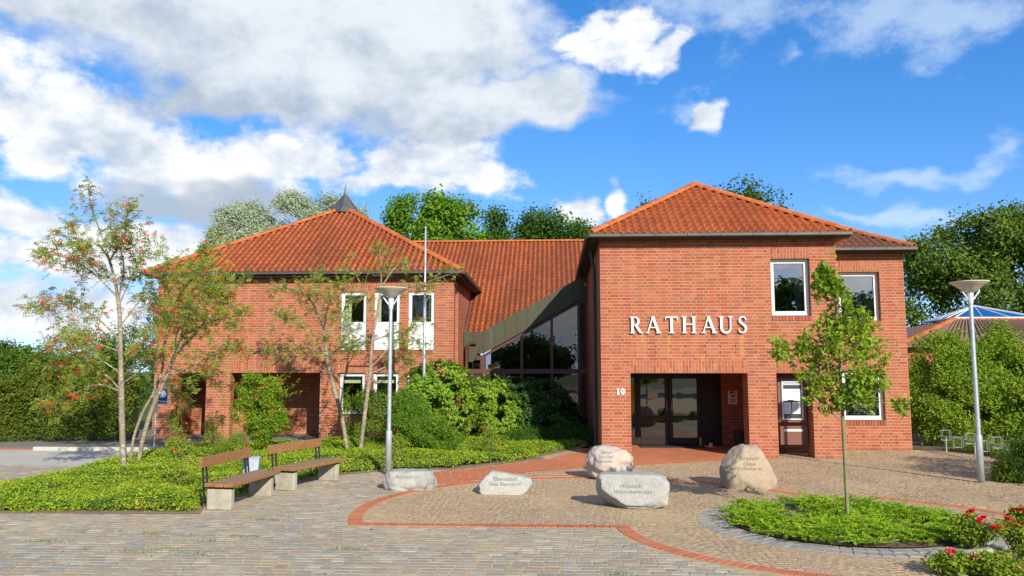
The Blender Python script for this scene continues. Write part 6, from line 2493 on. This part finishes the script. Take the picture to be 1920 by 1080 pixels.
sz = 0.033 * rg.uniform(0.55, 1.45, m) * (0.75 + y / 60)
V, F = leaves(C, D, Nn, sz * 1.25, sz * 0.75)
tag(obj_np('leaves', V, F, M['leaf_cover'], gc), kind='stuff')
t, tg, out = add_shrub('low_hedge', Vector((0.1, 25.2, 0)), 'low clipped green hedge at the shaded corner beside the porch', [(np.array((x_, 25.0 + 0.35 * x_, 0.22)), np.array((0.45, 0.4, 0.30))) for x_ in np.linspace(-1.1, 0.95, 6)], 1400, 7, 0.05, 0.045, 0.02, 'leaf_deep', rg, shell=0.7, tw=20)

# --- junipers of the round bed
rg = np.random.default_rng(401)
jt = thing('creeping_juniper', (C3[0], C3[1], 0), 'bright green creeping juniper carpet around the young oak', 'shrub')
jt['kind'] = 'stuff'
n = 1900
a = rg.uniform(0, 2 * math.pi, n)
r = (RI - 0.02) * np.sqrt(rg.random(n))
bx, by = C3[0] + r * np.cos(a), C3[1] + r * np.sin(a)
g = np.array([mnoise.noise(Vector((u * 1.5, v * 1.5, 7))) for u, v in zip(bx, by)])
k = g > -0.16
bx, by, g = bx[k], by[k], g[k]
n = len(bx)
da = rg.uniform(0, 2 * math.pi, n)
Dp = unit(np.stack([np.cos(da), np.sin(da), rg.uniform(0.04, 0.55, n)], 1))
Lp = rg.uniform(0.18, 0.36, n)
B = np.stack([bx, by, 0.03 + 0.10 * np.clip(g + 0.3, 0, 1)], 1)
Cs, Ds, Ns = [], [], []
KS = 15
for q in range(KS):
    f = (q + 0.5) / KS
    c = B + Dp * (Lp * f)[:, None] + np.array((0, 0, -0.05)) * f * f
    S = unit(np.cross(Dp, np.array((0, 0, 1.0))))
    for sg_ in (-1, 1):
        d = unit(Dp * 0.75 + S * sg_ * 0.75 + rg.normal(size=(n, 3)) * 0.25 + np.array((0, 0, 0.12)))
        ll = 0.07 * (1 - 0.55 * f)
        Cs.append(c + d * ll * 0.5)
        Ds.append(d)
        Ns.append(np.array((0, 0, 1.0)) + rg.normal(size=(n, 3)) * 0.45)
Cs, Ds, Ns = [np.concatenate(v) for v in (Cs, Ds, Ns)]
V, F = leaves(Cs, Ds, Ns, 0.066 * rg.uniform(0.6, 1.2, len(Cs)), 0.016)
tag(obj_np('sprays', V, F, M['leaf_juniper'], jt), kind='stuff')
# bark mulch chips
n = 900
a = rg.uniform(0, 2 * math.pi, n)
r = RI * np.sqrt(rg.uniform(0.2, 1, n))
C = np.stack([C3[0] + r * np.cos(a), C3[1] + r * np.sin(a), rg.uniform(0.022, 0.04, n)], 1)
V, F = leaves(C, rg.normal(size=(n, 3)) * np.array((1, 1, .2)), np.array((0, 0, 1.0)) + rg.normal(size=(n, 3)) * 0.3, 0.06, 0.02)
M['chips'] = leafmat('bark_chips', [(0.07, 0.045, 0.03), (0.17, 0.11, 0.075), (0.30, 0.22, 0.16)], 0.0)
tag(obj_np('bark_mulch', V, F, M['chips']), 'brown bark chips lying under the junipers', 'mulch', kind='stuff')

# --- rose bed in the near right corner
rg = np.random.default_rng(402)
RB = 'low roses in the corner bed'
spots = [(1795, 1030, 'with a high red cluster overhanging the grey edging', 0.42, .20, 12, 'rose_red'), (1870, 1040, 'with broad red clusters left of the last one at the frame edge', .36, .24, 16, 'rose_red'),
         (1760, 1078, 'with small pink single blooms at the kerb', .22, .26, 5, 'rose_pink'), (1840, 1085, 'with pink and fading blooms in front', .24, .26, 5, 'rose_pink'), (1905, 1000, 'with bright red clusters at the back of the corner bed', .34, .26, 20, 'rose_red'),
         (1930, 1070, 'sparse, at the very corner of the picture', .26, .25, 4, 'rose_pink'), (1950, 1010, 'beyond the frame edge side of the corner bed', .3, .25, 5, 'rose_red'), (1880, 1100, 'low and leafy at the bottom edge', .22, .28, 3, 'rose_pink')]
for (px, py, lab, h_, w_, nf_, fm) in spots:
    add_rose(G(px + 28, py), 'low rose bush ' + lab, h_, w_, rg, nf_, RB, fm, 170, 0.036)
n = 900
p = np.array([(x_, y_) for x_, y_ in rg.uniform((4.4, 7), (8.5, 12), (n * 4, 2)) if in_poly(ROSE, x_, y_)])[:n]
V, F = leaves(np.c_[p, rg.uniform(0.008, 0.03, len(p))], rg.normal(size=(len(p), 3)) * np.array((1, 1, .2)), np.array((0, 0, 1.0)) + rg.normal(size=(len(p), 3)) * .3, 0.05, 0.02)
tag(obj_np('bark_mulch', V, F, M['chips']), 'bark chips and fallen petals on the corner rose bed', 'mulch', kind='stuff')

# --- shrubs on the right
rg = np.random.default_rng(501)
MB().add([(10.9, 14.5, 0.002), (24, 14.5, 0.002), (24, 40, 0.002), (10.3, 40, 0.002), (10.25, 23.7, 0.002), (11.4, 22.5, 0.002), (11.2, 18.5, 0.002), (10.6, 17.5, 0.002)], [tuple(range(8))]).build('shrub_border_soil', M['soil'])['kind'] = 'structure'
YS = 25.0
t, tg, out = add_shrub('tall_shrub', Vector((13.6, 25.2, 0)), 'tall yellow-green shrub thicket behind the bicycle rack', [E(1755, 720, YS, 50, 70), E(1815, 710, YS, 70, 70), E(1890, 715, YS, 75, 75), E(1800, 775, YS, 80, 55), E(1900, 775, YS, 70, 55), E(1740, 785, YS, 35, 45), E(1960, 720, YS, 70, 90), E(1790, 665, YS, 36, 34), E(1865, 660, YS, 45, 34), E(1730, 690, YS, 26, 40), E(1880, 628, YS, 28, 22), E(1800, 632, YS, 22, 20), E(1728, 668, YS, 24, 34), E(1762, 652, YS, 28, 28)],
                       8000, 9, 0.11, 0.095, 0.040, 'leaf_hazel', rg, 10, shell=0.35, gap=.47, gfreq=1.5, tw=160, r_tip=0.005)
t, tg, out = add_shrub('rugosa_rose', G(1905, 905), 'leafy green rose thicket at the frame edge beside the lamp', [E(1900, 880, 17.0, 32, 32), E(1930, 865, 17.0, 40, 40), E(1885, 895, 16.9, 22, 14)], 900, 7, 0.05, 0.055, 0.032, 'leaf_mixed', rg, shell=.5, gap=.35)
add_berries(t, tg, rg, 14, 'berry_orange', 3, 0.016, 0.02, 'rose_hips')
t, tg, out = add_shrub('border_shrub', Vector((11.9, 21.6, 0)), 'low undergrowth around the bicycle rack', [(np.array((11.5 + 0.12 * i, 23.2 - i * 0.75, 0.16)), np.array((0.45, 0.45, 0.22))) for i in range(8)], 1300, 7, 0.06, 0.06, 0.03, 'leaf_mixed', rg, shell=.4, tw=30)
t, tg, out = add_shrub('border_shrub', Vector((11.1, 15.7, 0)), 'broad evergreen shrub beyond the frame casting shade on the setts', [(np.array((10.75, 15.2, 1.3)), np.array((0.95, 0.95, 1.3))), (np.array((11.7, 16.6, 1.4)), np.array((1.1, 1.1, 1.4)))], 1800, 8, 0.10, 0.08, 0.035, 'leaf_deep', rg, shell=.6, tw=60)


t, tg, out = add_shrub('border_shrub', Vector((16.5, 29.5, 0)), 'added thicket coloured dark for the shaded hollows of the tall yellow-green shrub', [E(1750, 750, 29.5, 60, 75), E(1840, 735, 29.5, 80, 85), E(1930, 740, 29.5, 80, 85)], 2600, 8, 0.13, 0.12, 0.06, 'leaf_shade', rg, 8, shell=.5, tw=60)  # added behind the tall shrub; its dark leaves stand in for shaded hollows


# --- background trees
def big_tree(name, label, base, trunk, ells, n, per, cr, ll, lw, lmat, rng, group, gap=.42, gfreq=.45, shell=.55, r_max=.35, tw=150, bark='bark_dark', droop=0.0, low=-1.0):
    t = thing(name, base, label, 'tree', group)
    tg, out = sample_ells(ells, n, rng, shell, gap, gfreq, base[0], 0.6, low)
    pos, par = skeleton([fine_line(trunk, 12)], tg[:tw], rng, 0.7)
    V, F = limbs(pos, par, 0.018, 0.5, r_max, 12, 6)
    obj_np('trunk', V, F, M[bark], t, True)
    V, F = clump_leaves(tg, out, per, cr, ll, lw, rng, 0.35, 0.6, droop)
    tag(obj_np('crown', V, F, M[lmat], t), kind='stuff')
    return t


BG = 'trees beyond the town hall'


def gp_(px, Y):
    p = P(px, 700, Y)
    return Vector((p.x, Y, 0))


rg = np.random.default_rng(601)
YT = 56.0
b = gp_(1850, YT)
big_tree('old_oak', 'broad dark old oak rising behind the set-back wing', b, [b, P(1850, 600, YT), P(1845, 480, YT)],
         [E(1850, 455, YT, 85, 52), E(1770, 500, YT, 65, 60), E(1900, 500, YT, 90, 80), E(1735, 570, YT, 45, 55), E(1830, 560, YT, 90, 70), E(1920, 600, YT, 80, 60), E(1770, 620, YT, 60, 45), E(1720, 480, YT + 1, 28, 30), E(1905, 425, YT, 60, 35), E(1960, 520, YT, 80, 110)],
         5200, 9, 0.42, 0.26, 0.16, 'leaf_bigoak', rg, BG, .46, .5, .6, .45, 160)
YT = 52.0
b = gp_(520, YT)
big_tree('willow_tree', 'silvery grey-green willow behind the office roof', b, [b, P(520, 560, YT), P(530, 450, YT)],
         [E(430, 430, YT, 32, 42), E(465, 420, YT, 38, 40), E(505, 425, YT, 35, 42), E(548, 400, YT, 32, 40), E(575, 410, YT, 30, 35), E(615, 400, YT, 38, 32), E(412, 455, YT, 20, 25), E(500, 480, YT, 100, 45), E(600, 450, YT, 60, 50), E(660, 410, YT + 1, 25, 30)],
         6500, 11, 0.28, 0.20, 0.07, 'leaf_willow', rg, BG, .36, .6, .72, .4, 120, 'bark_dark', 0.25)
YT = 56.0
b = gp_(820, YT)
big_tree('maple_tree', 'bright green round-headed maple above the link roof', b, [b, P(820, 520, YT), P(818, 430, YT)],
         [E(770, 400, YT, 40, 32), E(815, 392, YT, 50, 26), E(860, 405, YT, 42, 30), E(880, 430, YT, 30, 28), E(750, 430, YT, 28, 30), E(815, 430, YT, 60, 35), E(820, 480, YT, 70, 30)],
         1700, 9, 0.34, 0.24, 0.17, 'leaf_maple', rg, BG, .46, .5, .55, .3, 140)
for (px, py, rx, ry, lab, n_) in ((930, 425, 22, 34, 'narrow deep green tree right of the bright maple', 500), (1020, 428, 52, 34, 'deep green tree over the middle of the link ridge', 900), (1085, 437, 24, 24, 'deep green tree top beside the entrance roof corner', 420)):
    YT += 2
    b = gp_(px, YT)
    big_tree('deciduous_tree', lab, b, [b, P(px, 560, YT), P(px, py, YT)], [E(px, py, YT, rx, ry), E(px - rx * .5, py + ry * .6, YT, rx * .7, ry * .7), E(px + rx * .5, py + ry * .5, YT, rx * .7, ry * .7), E(px, py + 50, YT, rx * 1.2, 40)],
             n_, 9, 0.34, 0.22, 0.15, 'leaf_deep', rg, BG, .46, .55, .35, .3, 60)
YT = 46.0
for (px, py, rx, ry, lab, n_) in ((1207, 382, 20, 20, 'small dark tree top left of the entrance roof apex', 160), (1385, 365, 62, 26, 'thin-leaved tree top peeping over the entrance roof', 330)):
    b = gp_(px, YT)
    big_tree('deciduous_tree', lab, b, [b, P(px, 520, YT), P(px, py + 6, YT)], [E(px, py, YT, rx, ry), E(px + rx * .4, py + ry * .7, YT, rx, ry), E(px - rx * .5, py + ry * 1.0, YT, rx, ry)],
             n_, 9, 0.22, 0.20, 0.13, 'leaf_deep', rg, BG, .50, .7, .3, .22, 60)
    YT += 2

# --- hornbeam hedge and bushes on the left
rg = np.random.default_rng(701)
hd = thing('hornbeam_hedge', (-17.5, 25.2, 0), 'long dense hornbeam hedge along the path on the left', 'hedge')
ha, hb_ = np.array((-25.0, 23.7, 0)), np.array((-13.75, 26.0, 0))
n = 7600
f = rg.random(n)
hd_d = unit(hb_ - ha)
hs_ = np.array((hd_d[1], -hd_d[0], 0))
z = rg.random(n) ** 0.85 * 2.25
top = 2.1 + 0.25 * np.sin(f * 17) + 0.12 * np.sin(f * 53)
z = np.where(rg.random(n) < 0.25, top, z * top / 2.25)
side = rg.uniform(-0.5, 0.62, n)
side = np.where(rg.random(n) < 0.72, 0.50 + rg.normal(0, 0.07, n) + 0.08 * np.sin(f * 40 + z * 3), side)
Pp = ha + (hb_ - ha) * f[:, None] + hs_ * side[:, None] + np.array((0, 0, 1.0)) * np.maximum(z, 0.05)[:, None]
O = np.where((z >= top - 0.01)[:, None], np.array((0, 0, 1.0)), hs_ + np.array((0, 0, 0.25)))
V, F = clump_leaves(Pp, O, 8, 0.085, 0.075, 0.045, rg, 0.45, 0.6)
tag(obj_np('foliage', V, F, M['leaf_hedge'], hd), kind='stuff')
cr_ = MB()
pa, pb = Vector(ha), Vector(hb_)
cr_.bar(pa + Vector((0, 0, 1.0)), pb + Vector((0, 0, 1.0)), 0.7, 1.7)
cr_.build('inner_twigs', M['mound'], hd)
sm_ = MB()
for i in range(40):
    p = ha + (hb_ - ha) * (i + .5) / 40 + hs_ * 0.2
    sm_.tube([p, p + np.array((rg.normal(0, .05), rg.normal(0, .05), 1.0))], 0.022, 5)
sm_.build('stems', M['bark_dark'], hd)
LB_ = 'bushes behind the hedge on the left'
for (px, py, Y_, rx, ry, lab, mt) in ((30, 735, 28.5, 75, 45, 'broad bush behind the hedge at the frame edge', 'leaf_bush'), (150, 675, 30, 75, 60, 'tall grey-green bush behind the hedge left of the rowan', 'leaf_bush'), (235, 665, 30.5, 60, 60, 'dark bush behind the hedge next to the brick corner', 'leaf_deep'), (90, 705, 29.5, 60, 45, 'mid-sized bush in the middle behind the hedge', 'leaf_hedge')):
    bs = gp_(px, Y_)
    add_shrub('garden_bush', bs, lab, [E(px, py, Y_, rx, ry), E(px - rx * .4, py + ry * .5, Y_, rx * .7, ry * .8), E(px + rx * .4, py + ry * .5, Y_, rx * .7, ry * .8), E(px, py + ry, Y_, rx * .8, ry)], 1500, 8, 0.13, 0.10, 0.045, mt, rg, 6, shell=.6, gap=.38, gfreq=1.2, group=LB_, tw=60)
for (px, py, rx, ry, lab) in ((-10, 665, 40, 28, 'hazy distant tree at the far left edge'), (60, 672, 40, 18, 'low distant tree over the hedge')):
    bs = gp_(px, 75)
    big_tree('deciduous_tree', lab, bs, [bs, P(px, 690, 75), P(px, py, 75)], [E(px, py, 75, rx, ry), E(px, py + 15, 75, rx, ry)], 350, 8, .4, .3, .2, 'leaf_bush', rg, BG, tw=30)

# --- neighbouring house with a glass roof light on the right
YN2 = 40.0
hn2 = thing('neighbour_house', (22.5, 44, 0), 'low brick house with grey-brown tiled roof and glass pyramid roof light beyond the shrubs', 'building')
tl, tr = P(1792, 600, YN2 + 4), P(1916, 600, YN2 + 4)
ztop = tl.z
el_ = P(1690, 647, YN2)
er_ = Vector((28.0, YN2, el_.z))
ez = el_.z
A_, B_ = Vector((el_.x, YN2, ez)), Vector((31.0, YN2, ez))
T0, T1 = Vector((tl.x, YN2 + 4.2, ztop)), Vector((tr.x + 1.2, YN2 + 4.2, ztop))
T2, T3 = Vector((tr.x + 1.2, YN2 + 7.6, ztop)), Vector((tl.x, YN2 + 7.6, ztop))
C_, D_ = Vector((31.0, YN2 + 12, ez)), Vector((el_.x, YN2 + 12, ez))
rf = MB()
for poly in ((A_, B_, T1, T0), (B_, C_, T2, T1), (C_, D_, T3, T2), (D_, A_, T0, T3)):
    rf.prism(list(poly), (0, 0, -0.1))
M['tile_old'] = tilemat('old_roof_tile', [(0.26, 0.12, 0.075), (0.22, 0.13, 0.095), (0.30, 0.13, 0.08)], (0.16, 0.14, 0.12), 0.9)
ro = rf.build('roof', M['tile_old'], hn2)
# corrugated courses of the front slope
cg = MB()
u_ = (B_ - A_)
for i in range(46):
    f0 = i / 46
    a_ = A_ + u_ * f0
    b_ = T0 + (T1 - T0) * min(1, max(0, (f0 * u_.length - 1.5) / (u_.length - 3)))
    cg.tube([a_ + Vector((0, 0, .03)), b_ + Vector((0, 0, .03))], 0.055, 5)
cg.build('tile_rolls', M['tile_old'], ro)
hip_caps(ro, A_ + Vector((0, 0, .08)), T0 + Vector((0, 0, .08)), 0.16)
hip_caps(ro, T0 + Vector((0, 0, .06)), T1 + Vector((0, 0, .06)), 0.13)
wl_ = MB()
wl_.box(A_.x + .5, 30.5, YN2 + .5, YN2 + .8, 0, ez - .08).box(A_.x + .5, A_.x + .8, YN2 + .8, YN2 + 11.5, 0, ez - .08).box(30.2, 30.5, YN2 + .8, YN2 + 11.5, 0, ez - .08)
wl_.build('wall', M['brick'], hn2)
ax_ = (T0 + T1 + T2 + T3) / 4
pk = P(1838, 573, YN2 + 5.9)
pk = Vector(((T0.x + T1.x) / 2 - .35, YN2 + 5.9, pk.z))
gl = MB()
bz = Vector((0, 0, .12))
rim_ = [T0 + bz, T1 + bz, T2 + bz, T3 + bz]
for i in range(4):
    gl.add([rim_[i], rim_[(i + 1) % 4], pk], [(0, 1, 2)])
M['glass_sky'] = glassmat('skylight_glass', 5.0, (0.55, 0.65, 0.7))
sk = gl.build('roof_light', M['glass_sky'], hn2)
bars = MB()
for i in range(4):
    bars.tube([rim_[i], pk], 0.045, 6)
    bars.tube([rim_[i], rim_[(i + 1) % 4]], 0.06, 6)
    for f0 in (1 / 3, 2 / 3):
        bars.tube([rim_[i].lerp(rim_[(i + 1) % 4], f0), pk], 0.03, 6)
bars.build('glazing_bar', M['alu'], sk)

# --- what stands across the road behind the camera and shows in the panes
rg = np.random.default_rng(801)
ORD = 'first second third fourth fifth sixth seventh eighth ninth'.split()
BK = 'trees across the road, mirrored in the panes'
for i, (x_, y_, h_, r_) in enumerate(((-22, -34, 9, 4.5), (-11, -38, 8, 5), (-2, -36, 6, 4), (8, -39, 8, 5), (17, -37, 10, 5.5), (24, -35, 11, 5), (32, -33, 10, 5), (40, -22, 9, 4.5), (-32, -28, 9, 4.5))):
    bs = Vector((x_, y_, 0))
    big_tree('street_tree', 'roadside tree behind the viewer, %s along the road, seen only mirrored in the panes' % ORD[i], bs, [bs, bs + Vector((0, 0, h_ * .5)), bs + Vector((0, 0, h_ * .8))],
             [(np.array((x_, y_, h_ * .62)), np.array((r_, r_, h_ * .36)))], 900, 9, .5, .5, .34, 'leaf_deep', rg, BK, tw=40)

# --- fallen leaves blown over the paving
rg = np.random.default_rng(901)
n = 420
fx_ = rg.uniform(-9, 9.5, n)
fy_ = rg.uniform(8.6, 20.5, n)
near = rg.random(n) < 0.5
fx_ = np.where(near, rg.normal(6.2, 1.6, n), fx_)
fy_ = np.where(near, rg.normal(15.5, 2.0, n), fy_)
k = ~in_poly(BED, fx_, fy_) & ~in_poly(ROSE, fx_, fy_) & (np.hypot(fx_ - C3[0], fy_ - C3[1]) > RO) & (fy_ < 21) & (fx_ < 10)
fx_, fy_ = fx_[k], fy_[k]
m = len(fx_)
V, F = leaves(np.stack([fx_, fy_, np.full(m, 0.012)], 1), rg.normal(size=(m, 3)) * np.array((1, 1, .12)), np.array((0, 0, 1.0)) + rg.normal(size=(m, 3)) * 0.25, 0.055 * rg.uniform(0.6, 1.3, m), 0.03)
M['fallen'] = leafmat('fallen_leaf', [(0.10, 0.055, 0.025), (0.22, 0.12, 0.045), (0.34, 0.20, 0.06), (0.16, 0.11, 0.05)], 0.0, boost=(1, 1, 1))
tag(obj_np('fallen_leaves', V, F, M['fallen']), 'small brown leaves scattered over the forecourt paving', 'leaves', kind='stuff')
